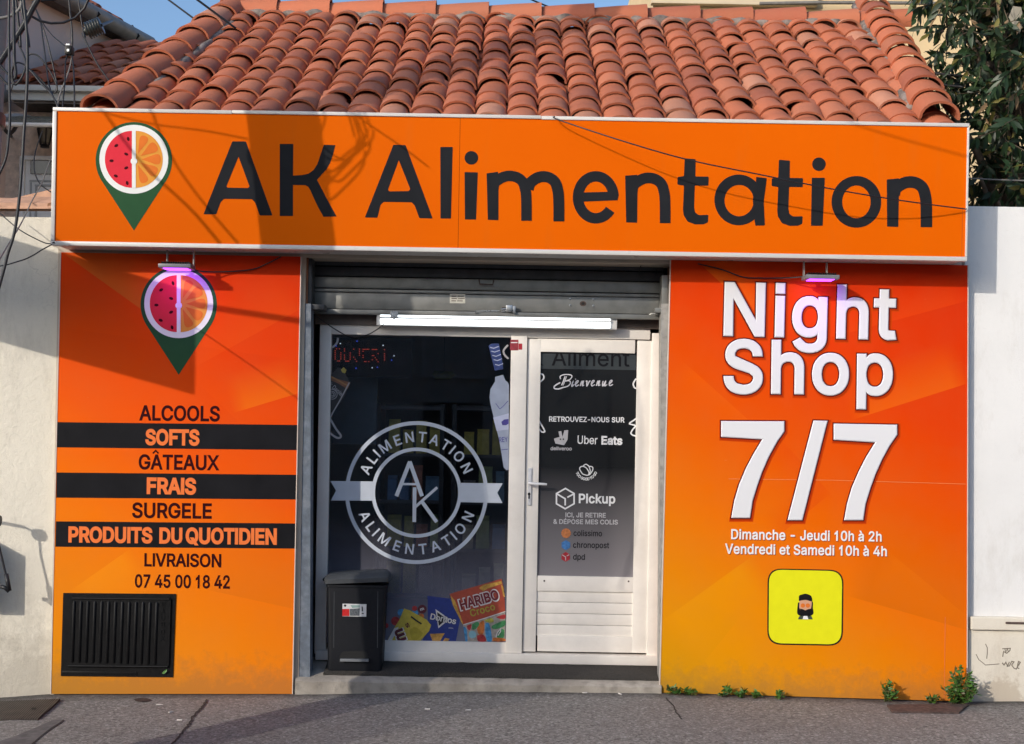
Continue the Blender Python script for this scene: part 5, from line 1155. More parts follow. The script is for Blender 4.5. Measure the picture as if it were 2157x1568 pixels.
def raised(loops, par):
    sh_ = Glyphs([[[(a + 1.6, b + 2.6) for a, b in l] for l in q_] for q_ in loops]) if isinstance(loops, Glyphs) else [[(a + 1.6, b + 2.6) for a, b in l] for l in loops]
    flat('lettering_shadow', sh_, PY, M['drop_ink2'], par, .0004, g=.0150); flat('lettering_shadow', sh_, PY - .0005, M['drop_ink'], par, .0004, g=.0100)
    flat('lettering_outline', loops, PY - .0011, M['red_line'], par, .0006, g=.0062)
    flat('lettering', loops, PY - .0020, M['white_bevel'], par, .0006, g=-.001, bevel=.0050)
X7 = lambda pts: P(1380, 540, 2.776, pts)
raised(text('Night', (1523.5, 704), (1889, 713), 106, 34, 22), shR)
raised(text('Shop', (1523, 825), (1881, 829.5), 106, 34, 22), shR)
raised([[tuple(q) for q in X7([(385, 963), (757, 965), (757, 1025), (715, 1085), (668, 1170), (628, 1260), (598, 1345), (572, 1430), (556, 1532), (444, 1532), (462, 1430), (490, 1335), (530, 1240), (575, 1155), (625, 1072), (385, 1058)])]], shR)
raised([[tuple(q) for q in X7([(925, 960), (1010, 962), (862, 1545), (773, 1545)])]], shR)
raised([[tuple(q) for q in X7([(1043, 978), (1417, 985), (1417, 1045), (1375, 1105), (1328, 1190), (1288, 1280), (1258, 1365), (1232, 1450), (1218, 1545), (1104, 1545), (1122, 1445), (1150, 1350), (1190, 1258), (1235, 1170), (1285, 1090), (1043, 1075)])]], shR)
wi = M['white_ink']
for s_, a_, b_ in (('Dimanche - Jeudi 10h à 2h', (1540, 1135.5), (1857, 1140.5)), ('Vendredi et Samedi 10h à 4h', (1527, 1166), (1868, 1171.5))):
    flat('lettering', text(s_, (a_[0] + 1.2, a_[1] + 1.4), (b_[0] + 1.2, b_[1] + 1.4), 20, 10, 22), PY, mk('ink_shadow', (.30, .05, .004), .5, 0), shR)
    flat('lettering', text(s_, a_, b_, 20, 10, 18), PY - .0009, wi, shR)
flat('code_sticker', [rnd([(1617, 1197.5), (1777, 1201), (1775, 1361), (1616, 1358)], 30, 7)], PY, M['black_vinyl'], shR)
flat('code_sticker', [rnd([(1620, 1200), (1774, 1203.5), (1772, 1358), (1619, 1355)], 28, 7)], PY - .0009, M['yellow'], shR, label='plain yellow rounded square')
cxp, cyp = 1697, 1278; q = lambda pts: P(1380, 1050, 2.776, pts); bk_ = M['black_vinyl']
flat('portrait', [[tuple(v) for v in smooth([Vector(v) for v in q([(835, 610), (830, 660), (835, 680), (860, 690), (900, 690), (925, 675), (922, 640), (915, 600), (835, 610)])], 4)[:-1]]], PY - .0018, bk_, shR)
flat('portrait', [[tuple(v) for v in smooth([Vector(v) for v in q([(845, 595), (843, 640), (858, 668), (878, 678), (898, 668), (912, 640), (910, 595), (845, 595)])], 4)[:-1]]], PY - .0027, M['skin'], shR)
flat('portrait', [[tuple(v) for v in smooth([Vector(v) for v in q([(840, 600), (842, 570), (860, 562), (880, 558), (900, 564), (914, 575), (916, 602), (880, 594), (840, 600)])], 4)[:-1]]], PY - .0036, bk_, shR)
flat('portrait', [[tuple(v) for v in q([(845, 645), (862, 648), (878, 655), (895, 648), (912, 645), (905, 672), (880, 684), (855, 672)])]], PY - .0036, bk_, shR)
for x_ in (864, 893): flat('portrait', [circ(*q([(x_, 627)])[0], 4.6, 16)], PY - .0036, M['citrus_flesh'], shR)
flat('portrait', [q([(835, 708), (842, 690), (865, 683), (878, 690), (893, 683), (915, 690), (922, 708)])], PY - .0018, mk('coat_print', (.05, .07, .05), .4, 0), shR)
flat('portrait', [q([(862, 707), (868, 688), (890, 688), (896, 707)])], PY - .0027, M['white_ink'], shR)

# ------------------------------------------------------------------ roller shutter
sh = thing('roller_shutter', 'rolled-up grey metal shutter with a padlocked bottom bar above the door', 'shutter', W(1020, 600, .2))
m = MB(); YR = .20
for i, (a, b) in enumerate(((548, 565), (568, 587))):
    m.pbox(646, a, 1398, b, YR + .016, YR + .03, .004)
m.pbox(646, 540, 1398, 547, YR + .02, YR + .05)
m.build('slat', M['galv_dark'], sh, smooth=True)  # top slats use a darker metal, painting in their shade
m = MB(); m.pbox(650, 589, 1392, 612, YR + .002, YR + .03, .004); m.pbox(650, 614, 1392, 620.5, YR - .004, YR + .03, .003); m.build('slat', M['galv'], sh, smooth=True)
m = MB(); m.pbox(650, 622, 1392, 656, YR, YR + .03, .003); bp = m.build('bottom_plate', M['galv'], sh, smooth=True)
m = MB(); m.pbox(652, 657, 1390, 667, YR - .018, YR + .03, .003); m.build('bottom_rail', M['galv'], sh, smooth=True)
m = MB(); m.pbox(630, 540, 1405, 668, YR + .055, YR + .10); m.build('shutter_back', M['dark'], sh)
m = MB(); a, b = W(1009, 590, YR - .002), W(1040, 591, YR - .002)
m.tube([a, a + Vector((.006, -.03, -.03)), b + Vector((-.006, -.03, -.03)), b], .0045, 8); m.build('pull_handle', M['rust'], sh, smooth=True)
flat('maker_plate', [[(947.5, 619.5), (980, 620), (980, 639.5), (947.5, 639)]], YR - .0005, mk('plate_cream', (.55, .53, .46), .5, .1, 60), bp)
for i, (y_, w_) in enumerate(((624, 26), (629, 28), (634, 24))): flat('maker_plate', strip([(951, y_), (951 + w_ * .4, y_ + .2)], 1.8), YR - .0014, M['rust'], bp); flat('maker_plate', strip([(951 + w_ * .5, y_ + .2), (951 + w_, y_ + .3)], 1.5), YR - .0014, M['rust'], bp)
for px, py in ((1201, 630), (1249.5, 631), (1201, 643.5), (1249.5, 644.5)):
    m = MB(); v = W(px, py, YR); m.lathe([(.0, -.004), (.006, -.003), (.008, 0)], (v.x, YR - .0005, v.z), 12, 'y'); m.build('rivet', M['steel'], bp, smooth=True)
flat('lock_hole', [circ(1228, 640, 7, 16, 5.5)], YR - .0008, M['rust'], bp); flat('lock_hole', [circ(1228, 640, 3.5, 12, 3.2)], YR - .0018, M['dark'], bp)
m = MB(); v = W(1064, 652, YR - .03); m.tube([v + Vector((-.025, 0, -.002)), v + Vector((.02, 0, .004))], .014, 12); m.pbox(1066, 643, 1080, 657, YR - .045, YR - .015, .003)
m.pbox(1080, 645, 1086, 660, YR - .04, YR - .018, .002); m.tube([W(1003, 656, YR - .025), W(1020, 655, YR - .028), W(1052, 655, YR - .028)], .004, 6); m.tube([W(1001, 654, YR - .02), W(1001, 660, YR - .025), W(1008, 658, YR - .03)], .003, 6)
m.build('bolt_lock', M['steel'], sh, smooth=True)
gL = MB(); gL.prism([(W(627, 1440, .03).x, -.02), (W(653, 1440, .03).x, -.02), (W(655, 640, .03).x, W(640, 640, .03).z), (W(637, 640, .03).x, W(640, 640, .03).z)], .03, .14)
gL.build('guide_rail', M['guide_paint'], sh, label='blue-grey guide rail left of the window')
m = MB(); m.pbox(643, 545, 657, 646, .06, .18, .002); m.pbox(640, 641, 683, 652, .05, .16, .002); m.build('guide_bracket', M['galv_dark'], sh, smooth=True)
gR = MB(); gR.prism([(W(1389, 1445, .03).x, 0.0), (W(1395.5, 1445, .03).x, 0.0), (W(1408, 640, .03).x, W(1400, 640, .03).z), (W(1393, 640, .03).x, W(1400, 640, .03).z)], .03, .15)
gR.build('guide_rail', M['guide_paint2'], sh, label='worn grey guide rail right of the door')
m = MB(); m.pbox(1394, 580, 1408, 656, .06, .18, .002); m.pbox(1380, 649, 1408, 659, .05, .16, .002); m.tube([W(1368, 663, .1), W(1374, 661, .09), W(1395, 663, .09)], .006, 6); m.build('guide_bracket', M['galv'], sh, smooth=True)
m = MB(); m.tube([Vector(p) for p in smooth([W(1350, 560, .15), W(1346, 575, .14), W(1352, 586, .13), W(1365, 590, .13), W(1380, 582, .14), W(1384, 565, .15)], 5)], .003, 6); m.build('pull_wire', M['cable'], sh, smooth=True)
m = MB(); m.pbox(664, 662, 802, 684, YW - .02, YW + .05); m.pbox(1296, 668, 1391, 692, YW - .02, YW + .05); m.pbox(800, 662, 1297, 684, YW + .01, YW + .05); m.build('lintel_board', M['wood_dark'], shop)

# strip light under the shutter
tl = thing('strip_light', 'lit white LED strip light hanging under the shutter', 'light', W(1044, 675, .2))
m = MB(); m.pbox(793, 660, 1300, 690, .205, .275, .004); body = m.build('housing', mk('light_housing', (.62, .60, .57), .4, .05), tl, smooth=True)
m = MB(); m.pbox(801, 661, 1286, 671.5, .188, .2045, .004); m.build('led_row', M['led_bar'], tl, smooth=True)
m = MB(); m.pbox(801, 675.5, 1286, 687.5, .188, .2045, .004); m.build('led_row', M['led_bar'], tl, smooth=True)
m = MB(); m.pbox(799, 671.8, 1288, 675.2, .190, .2045, .001); m.build('centre_rib', mk('rib_grey', (.5, .5, .5), .4, 0), tl)
m = MB(); m.pbox(822, 656, 838, 668, .175, .2, .002); m.pbox(828, 664, 832, 674, .178, .187, .001); m.build('hanging_clip', M['steel'], tl)
m = MB(); m.tube(smooth([W(812, 679, .19), W(800, 690, .2), W(780, 703, .25), W(760, 709, .28), W(735, 709, .28), W(706, 694, .25), (W(680, 676, .22)), W(659, 662, .2)], 5), .0035, 6); m.build('lamp_cable', M['cable'], tl, smooth=True)

# violet floodlights over the panels
def flood(px, py, w_, label, cable_pts, bl, br):
    y = -.16; c = W(px, py, y); t = thing('floodlight', label, 'lamp', (c.x, c.y, c.z), 'violet floodlights under the sign')
    hw_ = w_ / 2 / (F / (DIST + y))
    m = MB(); m.box(c.x - hw_, c.x + hw_, y - .065, y + .065, c.z - .014, c.z + .010, .004); b_ = m.build('housing', M['lamp_body'], t, smooth=True)
    m = MB()
    for i in range(12): xx_ = c.x - hw_ * .8 + i * hw_ * 1.6 / 11; m.box(xx_ - .0025, xx_ + .0025, y - .055, y + .055, c.z + .0105, c.z + .024)
    m.build('heat_fins', M['black_plastic'], t)
    m = MB(); m.box(c.x - hw_ * .75, c.x + hw_ * .75, y - .05, y + .05, c.z - .0175, c.z - .0145, .001); m.build('led_face', M['led_violet'], t)
    for q_ in (bl, br):
        m = MB(); p = W(q_, py, y + .03); m.box(p.x - .0035, p.x + .0035, y + .02, y + .045, c.z + .0, zb_ - .001); m.build('bracket', M['guide_paint2'], t)
    m = MB(); m.tube(smooth([W(a, b, yy_) for a, b, yy_ in cable_pts], 5), .004, 6); m.build('cable', M['cable'], t, smooth=True)
    ld_ = bpy.data.lights.new('floodlight_glow', 'AREA'); ld_.energy = .85; ld_.color = (.45, .05, 1.0); ld_.shape = 'RECTANGLE'; ld_.size = hw_ * 1.4; ld_.size_y = .09
    lo = bpy.data.objects.new('floodlight_glow', ld_); COL.objects.link(lo); lo.location = (c.x, y + .0, c.z - .019)
    lo.parent = t; lo.matrix_parent_inverse = Matrix.Translation(-Vector(t.location)); lo.rotation_euler = (R(38), 0, 0)
    return t
flood(373, 562, 68, 'grey floodlight glowing violet over the left panel', [(404, 566, -.12), (425, 572, -.08), (470, 573, -.03), (530, 568, -.01), (562, 556, -.01), (592, 541, -.005)], 352, 408)
flood(1728, 585, 70, 'grey floodlight glowing violet over the right panel', [(1693, 583, -.12), (1672, 585, -.08), (1640, 586, -.02), (1600, 586, -.012), (1565, 584, -.012), (1520, 568, -.01), (1470, 556, -.008)], 1693, 1741)

# ------------------------------------------------------------------ things on the step
m = MB(); a, b = W(690, 1400, .24), W(1386, 1402, .27)
n = 90; vs = []
for i in range(n + 1):
    x = a.x + (b.x - a.x) * i / n; e1 = .006 * noise.noise((x * 14, 0, 0)); e2 = .008 * noise.noise((x * 12, 3, 0))
    vs += [(x, .058 + e1, step_z(.06) - .002), (x, .054 + e1, step_z(.06) + .010), (x, .15, step_z(.15) + .012), (x, .258 + e2, step_z(.26) + .012 + e2 * .5), (x, .263 + e2, step_z(.26) - .002)]
m.add(vs, [(i * 5 + k, (i + 1) * 5 + k, (i + 1) * 5 + k + 1, i * 5 + k + 1) for i in range(n) for k in range(4)])
def mat_mat():
    n_ = NT('coir_mat'); f = n_.noise(160, 4, .7); n_.put(n_.b.inputs['Base Color'], n_.mix(n_.rng(f, .35, .65), (.012, .011, .010), (.075, .065, .055)))
    n_.b.inputs['Roughness'].default_value = .95; n_.bump(f, 1.0, .01); return n_.m
tag(m.build('door_mat', mat_mat(), smooth='all'), 'long dark bristle mat on the doorstep', 'mat')

zm = step_z(.12) + .006
bn = thing('pedal_bin', 'black plastic pedal bin with a grey lid and a small sticker', 'bin', W(752, 1405, .14))
yb = .10; bc = W(750, 1300, yb).x
x0b, x1b, x0t, x1t = W(690, 1400, yb).x, W(803, 1400, yb).x, W(688, 1235, yb).x, W(813, 1235, yb).x
zt2 = W(750, 1233, yb).z
def rrect(x0, x1, y0, y1, r, k=5):
    o = []
    for cx_, cy_, a0 in ((x1 - r, y0 + r, -90), (x1 - r, y1 - r, 0), (x0 + r, y1 - r, 90), (x0 + r, y0 + r, 180)):
        for i in range(k + 1): t = R(a0 + 90 * i / k); o.append((cx_ + r * math.cos(t), cy_ + r * math.sin(t)))
    return o
def loft(mb, rings, cap=True):
    k = len(rings[0]); k0 = [v for r in rings for v in r]
    fs = [(i * k + j, i * k + (j + 1) % k, (i + 1) * k + (j + 1) % k, (i + 1) * k + j) for i in range(len(rings) - 1) for j in range(k)]
    if cap: fs += [tuple(range(k - 1, -1, -1)), tuple((len(rings) - 1) * k + j for j in range(k))]
    mb.add(k0, fs)
m = MB(); dp = .20
rings = []
for t, ex in ((0, 0), (.02, .002), (.3, 0), (.7, 0), (.97, .0), (.975, .006), (1, .006)):
    z = zm + (zt2 - zm) * t; xa, xb = x0b + (x0t - x0b) * t, x1b + (x1t - x1b) * t
    rings.append([(p[0], p[1], z) for p in rrect(xa - ex, xb + ex, yb - ex, yb + dp - .02 + ex, .025)])
loft(m, rings); body = m.build('body', M['bin_body'], bn, smooth=True)
m = MB(); zl2 = W(750, 1229, yb - .01).z; rings = []
for dz, ex, sh_ in ((0, .010, 0), (.003, .016, 0), (.030, .018, 0), (.045, .012, .006), (.062, -.004, .02), (.066, -.02, .04)):
    rings.append([(p[0], p[1], zl2 + dz + .010 * math.sin((p[0] - bc) * 9)) for p in rrect(x0t - ex, x1t + ex, yb - ex + sh_, yb + dp + ex - .02, .03)])
loft(m, rings); lidb = m.build('lid', M['bin_lid'], bn, smooth=True)
m = MB(); p = W(684, 1219, yb + .06); m.tube([(p.x - .002, yb + .06, zl2 + .012), (p.x - .002, yb + .12, zl2 + .012)], .012, 8); m.build('hinge', M['black_plastic'], bn)
flat('pedal_recess', [[(714, 1396), (716, 1383), (719, 1375), (724, 1372), (768, 1372), (774, 1375), (776, 1383), (777, 1396)]], yb - .0008, M['dark'], body)
m = MB(); m.pbox(716, 1389, 776, 1394.5, yb - .03, yb - .004, .002); m.build('pedal', mk('pedal_grey', (.16, .17, .18), .45, .1), bn, smooth=True)
flat('sticker', [[(721.5, 1272), (772, 1273), (771.5, 1299.5), (721, 1298.5)]], yb - .0012, mk('sticker_white', (.62, .62, .62), .35, .06, 60), body)
flat('sticker', [[(721.3, 1283), (736, 1283), (736, 1298), (721, 1298)]], yb - .0021, mk('sticker_scarlet', (.55, .02, .02), .35, .05), body)
flat('sticker', [[(737, 1283), (758, 1281.5), (757, 1297.5), (737, 1297.5)]], yb - .0021, mk('sticker_photo', (.10, .11, .12), .35, .6, 160), body)
flat('sticker', [circ(727, 1276, 2.6, 10)], yb - .0021, M['dark'], body); flat('sticker', [[(738, 1275), (758, 1275), (758, 1280), (742, 1281)]], yb - .0021, mk('sticker_teal', (.25, .36, .33), .35, .1), body)
flat('sticker', strip([(763, 1278), (763.5, 1288)], 2.4), yb - .0021, M['dark'], body); flat('sticker', strip([(762, 1292), (766, 1293)], 2), yb - .0021, M['dark'], body)
for xq in (704, 796):
    flat('body_groove', strip([(xq, 1246), (xq - 1, 1365)], 1.3), yb - .0006, M['bin_lid'], body)

# litter along the step
def chip(name, px, py, wpx, hpx, label, cat, mat, rot=0.0, th=.006, grp=None):
    c = G(px, py, .003); k = wpx / 337; h = hpx / 337; m = MB(); pts = []
    for t in range(7):
        a = t / 7 * 6.283; r = 1 + .35 * math.sin(t * 2.3 + px); pts.append((math.cos(a) * k * .5 * r, math.sin(a) * h * 1.2 * r))
    v = [(c.x + x * math.cos(rot) - y * math.sin(rot), c.y + x * math.sin(rot) + y * math.cos(rot), c.z) for x, y in pts]
    m.add(v + [(x, y, z + th) for x, y, z in v], [tuple(range(6, -1, -1)), tuple(range(7, 14))] + [(i, (i + 1) % 7, (i + 1) % 7 + 7, i + 7) for i in range(7)])
    return tag(m.build(name, mat, None), label, cat, grp)
def butt(px, py, ang, label):
    c = G(px, py, .006); m = MB(); d = Vector((math.cos(ang), math.sin(ang), 0)) * .015; m.tube([c - d, c + d], .0042, 7)
    return tag(m.build('cigarette_butt', M['litter']), label, 'cigarette end', 'litter on the pavement')
GRP = 'litter on the pavement'
butt(680, 1456, .2, 'white cigarette end just right of the left panel foot'); butt(702, 1455, 1.2, 'cigarette end below the pedal bin')
butt(851, 1455, .9, 'cigarette end against the step, left of its middle'); butt(895, 1453, .1, 'pale cigarette end against the step under the window emblem'); butt(972, 1452, -.5, 'orange-white cigarette end near the stone lump')
chip('paper_scrap', 1152, 1454, 17, 3.5, 'white paper scrap below the display window end of the step', 'paper', M['litter'], .1, .004, GRP); chip('paper_scrap', 1232, 1460, 9, 2.5, 'small white scrap in front of the door', 'paper', M['litter'], .3, .004, GRP)
butt(1306, 1462, -1.0, 'cigarette end under the right part of the door'); butt(1340, 1457, .2, 'cigarette end beside the right panel foot')
chip('paper_scrap', 335, 1485, 12, 2, 'white scrap below the meter cover', 'paper', M['litter'], .0, .004, GRP); butt(360, 1500, 1.0, 'cigarette end left of the pavement crack'); butt(378, 1517, -.1, 'cigarette end beside the pavement crack')
butt(900, 1494, .0, 'cigarette end out on the pavement below the window'); butt(986, 1496, .3, 'tan cigarette end out on the pavement, mid picture')
chip('stone_lump', 1052, 1448, 92, 6, 'rough brown stone lump set against the step', 'stone', M['stone_lump'], .05, .028); chip('dark_pebble', 1119, 1449, 13, 6, 'small black pebble beside the stone lump', 'pebble', M['crack'], .0, .022)
chip('dark_pebble', 781, 1447, 8, 5, 'black crumb on the step below the pedal bin', 'pebble', M['crack'], .0, .02); chip('dark_pebble', 983, 1443, 14, 6, 'black crumb on the step left of the stone lump', 'pebble', M['crack'], .3, .022)
chip('dark_pebble', 1299, 1452, 13, 6, 'black crumb on the step under the door', 'pebble', M['crack'], .2, .022)

# weeds
def leaf_faces(mb, base, d, nrm, L, wd, tint, curl=.25):
    d = d.normalized(); s = d.cross(nrm)
    s = s.normalized() if s.length > 1e-4 else Vector((1, 0, 0)); nn = s.cross(d).normalized()
    pr = [(0, .06), (.25, .8), (.55, 1), (.8, .6), (1, .03)]; vs = []
    for t, w_ in pr:
        c = base + d * (L * t) - nn * (curl * L * t * t); vs += [c - s * wd * .5 * w_ + nn * .06 * wd, c, c + s * wd * .5 * w_ + nn * .06 * wd]
    mb.add(vs, [(i * 3 + k, i * 3 + k + 1, i * 3 + k + 4, i * 3 + k + 3) for i in range(4) for k in range(2)], tint)
def rv(): return Vector((random.gauss(0, 1), random.gauss(0, 1), random.gauss(0, 1))).normalized()
def weed(px, py, wpx, hpx, n, label, y=-.02):
    c = W(px, py, y); c.z = gz(c.x, y); t = thing('weed', label, 'weed', c, 'weeds along the panel foot')
    mb = MB(); sm = MB(); hw_, hh = wpx / 337 / 2, hpx / 337
    for k in range(max(3, n // 14)):
        a = random.uniform(-1, 1); top = Vector((c.x + a * hw_ * .8, y - random.uniform(.0, .10), c.z + hh * random.uniform(.55, 1) * (1 - .45 * abs(a))))
        b0 = Vector((c.x + a * hw_ * .25, y, c.z - .01)); pts = smooth([b0, b0.lerp(top, .5) + Vector((0, -.02, .01)), top], 4); sm.tube(pts, .0022, 5)
        for _ in range(14):
            p = pts[random.randrange(2, len(pts))]; d = (Vector((random.uniform(-1, 1), random.uniform(-1, .4), random.uniform(-.2, .9))))
            g_ = random.uniform(.8, 1.6); tn = (.07 * g_, .17 * g_, .03 * g_) if random.random() > .1 else (.16, .13, .04)
            leaf_faces(mb, p, d, rv(), random.uniform(.018, .042), random.uniform(.010, .018), tn)
    mb.build('leaves', M['leaf'], t, smooth='all', fixn=False); sm.build('stem', mk('weed_stem', (.08, .10, .03), .7, .1), t)
weed(1416, 1462, 36, 22, 70, 'low green weed at the left foot of the right panel'); weed(1452, 1464, 34, 20, 60, 'low green weed second from the left under the right panel')
weed(1527, 1466, 34, 22, 60, 'small green weed third along the right panel foot'); weed(1562, 1467, 26, 18, 40, 'tiny green weed under the yellow sticker, left side'); weed(1588, 1468, 20, 14, 28, 'tiniest green weed of the row under the sticker'); weed(1634, 1470, 26, 17, 40, 'tiny green weed below the yellow sticker')
weed(1866, 1482, 46, 52, 130, 'upright green weed left of the rusty ground cover', -.03); weed(2016, 1490, 82, 86, 420, 'bushy green weed at the right corner of the right panel', -.05)
weed(1960, 1484, 30, 24, 60, 'thin weed just left of the bushy weed'); 

# ------------------------------------------------------------------ inside the shop
ls = thing('led_sign', 'dark LED sign reading OUVERT in red dots behind the window', 'sign', W(775, 760, .5))
m = MB(); m.pbox(690, 713, 868, 795, .46, .50); lb = m.build('panel', M['black_vinyl'], ls)
FNT = {'O': '01110 10001 10001 10001 10001 10001 01110', 'U': '10001 10001 10001 10001 10001 10001 01110', 'V': '10001 10001 10001 10001 10001 01010 00100', 'E': '11111 10000 10000 11110 10000 10000 11111', 'R': '11110 10001 10001 11110 10100 10010 10001', 'T': '11111 00100 00100 00100 00100 00100 00100'}
m = MB()
def dot(mb, px, py, r): v = W(px, py, .458); mb.box(v.x - r, v.x + r, .456, .4595, v.z - r, v.z + r)
for li, chh in enumerate('OUVERT'):
    for ry, row in enumerate(FNT[chh].split()):
        for rx, b_ in enumerate(row):
            if b_ == '1' and random.random() > .3: dot(m, 706 + li * 19.6 + rx * 3.0, 735 + ry * 4.3 + li * .4, .0026)
m.build('lettering', M['led_red'], lb)
m = MB()
for px, py in ((717, 724), (807, 728), (697, 755), (784, 775), (830, 750)): dot(m, px, py, .0032)
m.build('spark', M['led_white'], lb)
m = MB()
for px, py in ((752, 719), (825, 759), (750, 776), (795, 774), (708, 729)): dot(m, px, py, .0032)
m.build('spark', M['led_blue'], lb)
m = MB(); m.pbox(700, 795, 794, 936, .62, .64); tag(m.build('notice_board', mk('board_slate', (.10, .13, .15), .7, .1)), 'plain slate grey board standing behind the left of the window', 'board')
def rack(px0, px1, y, label, lev):
    t = thing('shelf_rack', label, 'shelf', (W((px0 + px1) / 2, 1300, y).x, y, .10))
    a, b = W(px0, 1000, y).x, W(px1, 1000, y).x; m = MB()
    for i in range(lev + 1): z = .16 + i * .32; m.box(a, b, y, y + .35, z, z + .02)
    m.build('shelf', mk('shelf_grey', (.09, .09, .10), .6, .1), t); m = MB(); m.box(a - .03, a, y, y + .35, .10, .2 + lev * .32); m.box(b, b + .03, y, y + .35, .10, .2 + lev * .32); m.box(a, b, y + .352, y + .37, .10, .2 + lev * .32); m.build('upright', M['galv_dark'], t)
    return a, b
cols = [(.62, .50, .12), (.20, .34, .48), (.60, .20, .12), (.42, .46, .20), (.35, .30, .30), (.52, .44, .30), (.12, .24, .46)]
def pack(x, y, z, w_, h_, d_, c, label):
    m = MB(); b = .006
    v = [(x - w_ / 2, y, z), (x + w_ / 2, y, z), (x + w_ / 2, y + d_, z), (x - w_ / 2, y + d_, z)]; q = w_ * .04
    v += [(a + (q if a < x else -q), yy_, z + h_ * .86) for a, yy_, _ in v[:4]] + [(a, y + d_ * .5 + (.004 if yy_ > y else -.004), z + h_) for a, yy_, _ in v[:4]]
    m.add(v, [(3, 2, 1, 0)] + [(i, (i + 1) % 4, (i + 1) % 4 + 4, i + 4) for i in range(4)] + [(i + 4, (i + 1) % 4 + 4, (i + 1) % 4 + 8, i + 8) for i in range(4)] + [(8, 9, 10, 11)], c)
    tag(m.build('food_packet', M['pack']), label, 'packet', 'packets on the shelves behind the window')
for (px0, px1, y, lab, lev) in ((800, 925, .75, 'dark shelf rack seen faintly behind the middle of the window', 5), (960, 1066, .68, 'dark shelf rack seen faintly behind the right of the window', 5)):
    a, b = rack(px0, px1, y, lab, lev)
    for i in range(lev):
        x = a + .05
        while x < b - .03:
            wd_ = random.uniform(.06, .10); hh = random.uniform(.14, .24); c = cols[0] if i == lev - 1 else random.choice(cols)
            pack(x + wd_ / 2, y + .04, .18 + i * .32, wd_, hh, .10, c, 'faint packet among those on the dark shelves behind the window'); x += wd_ + .02
c = W(935, 790, 1.4); m = MB(); m.add([(c.x - .09, 1.4, c.z), (c.x - .07, 1.4, c.z + .03), (c.x + .06, 1.4, c.z + .028), (c.x + .09, 1.4, c.z), (c.x + .05, 1.4, c.z - .03), (c.x - .06, 1.4, c.z - .03), (c.x, 1.36, c.z), (c.x, 1.5, c.z)], [(i, (i + 1) % 6, 6) for i in range(6)] + [(i, 7, (i + 1) % 6) for i in range(6)])
tag(m.build('price_tag', mk('tag_lime', (.36, .42, .03), .5, .3, 30)), 'lime green pointed tag hanging inside above the emblem', 'tag')
m = MB(); m.tube([(c.x, 1.42, c.z + .03), (c.x, 1.42, 2.75)], .002, 5); tag(m.build('tag_string', M['cable']), 'thin string holding the lime tag inside the shop', 'string')

# ------------------------------------------------------------------ pole, cables, unseen shadow board
def polepos(z): return Vector((-2.70 - .02 * (z - 3.46), -1.707 + .13 * (z - 3.46), z))
pole = thing('utility_pole', 'grey concrete utility pole at the left edge, hung with cables', 'pole', polepos(gz(-2.6, -2.1)))
m = MB(); m.tube([polepos(z) for z in (-.2, 1.5, 3, 4.5, 6, 7.5)], .17, 16, rs=[.19, .18, .172, .165, .158, .15]); m.build('shaft', M['concrete_pole'], pole, smooth=True)
m = MB()
for z in (3.1, 3.9, 4.4, 5.2): p = polepos(z); m.tube([p - Vector((0, 0, .03)), p + Vector((0, 0, .03))], .185, 16)
m.build('strap', M['galv_dark'], pole, smooth=True)
m = MB()
gp = [polepos(z) + Vector((.05, -.27, 0)) for z in (1.3, 2.2, 3.35)]
for p, q in zip(gp, gp[1:]): m.add([p + Vector(v) for v in ((-.10, -.06, 0), (.10, -.06, 0), (.10, .09, 0), (-.10, .09, 0))] + [q + Vector(v) for v in ((-.10, -.06, 0), (.10, -.06, 0), (.10, .09, 0), (-.10, .09, 0))], [(3, 2, 1, 0), (4, 5, 6, 7)] + [(i, (i + 1) % 4, (i + 1) % 4 + 4, i + 4) for i in range(4)])
m.build('shadow_widener', M['galv_dark'], pole)  # unseen channel added on the pole to widen its shadow
k = Vector((1, -1.05, 0)).normalized(); br = Vector(W(410, 830, 0)) - SUNV * 1.6; tr_ = Vector((br.x, br.y, br.z + .62)); bd = thing('shadow_board', 'unseen board added beside the utility pole to cast the slanting shadow', 'board', br - k * .6)
LB = 1.25; nb = Vector((k.y, -k.x, 0)) * .02
vs = [br, br - k * LB, tr_ - k * LB + Vector((0, 0, .04)), tr_]; m = MB(); m.add([v + nb for v in vs] + [v - nb for v in vs], [(0, 1, 2, 3), (7, 6, 5, 4)] + [(i, i + 4, (i + 1) % 4 + 4, (i + 1) % 4) for i in range(4)]); m.build('panel', M['galv'], bd)  # unseen board, shaped to throw the slanting shadow over the left panel
m = MB(); pz = polepos(tr_.z - .12); m.tube([tr_ - Vector((0, 0, .12)) - k * .3, pz], .02, 8); m.build('bracket', M['galv_dark'], bd)  # added bracket of the unseen shadow board
CG = 'black cables around the pole'
def cab(pts, y0, y1, label, r=.006, mat=None, world=False, n=6):
    L = len(pts); q = pts if world else [W(a, b, y0 + (y1 - y0) * i / (L - 1)) for i, (a, b) in enumerate(pts)]
    m = MB(); m.tube(smooth(q, n), r, 7); return tag(m.build('cable', mat or M['cable'], smooth='all'), label, 'cable', CG)
A7 = lambda pts: P(0, 0, 5.6, pts); A8 = lambda pts: P(0, 280, 5.6, pts)
cab(A7([(250, -200), (300, 200), (322, 500), (325, 760), (320, 1000), (303, 1300), (283, 1568)]) + A8([(265, 300), (235, 700), (200, 1000), (160, 1220), (95, 1420), (40, 1640), (-60, 2000)]), -2.7, -2.7, 'thickest black cable running the whole height left of the sign', .0065)
cab(A7([(110, -150), (105, 300), (110, 700), (112, 1000), (118, 1400)]) + A8([(108, 0), (75, 280), (0, 470), (-90, 640)]), -2.6, -2.6, 'black cable beside the pole bending left below the canopy', .0055)
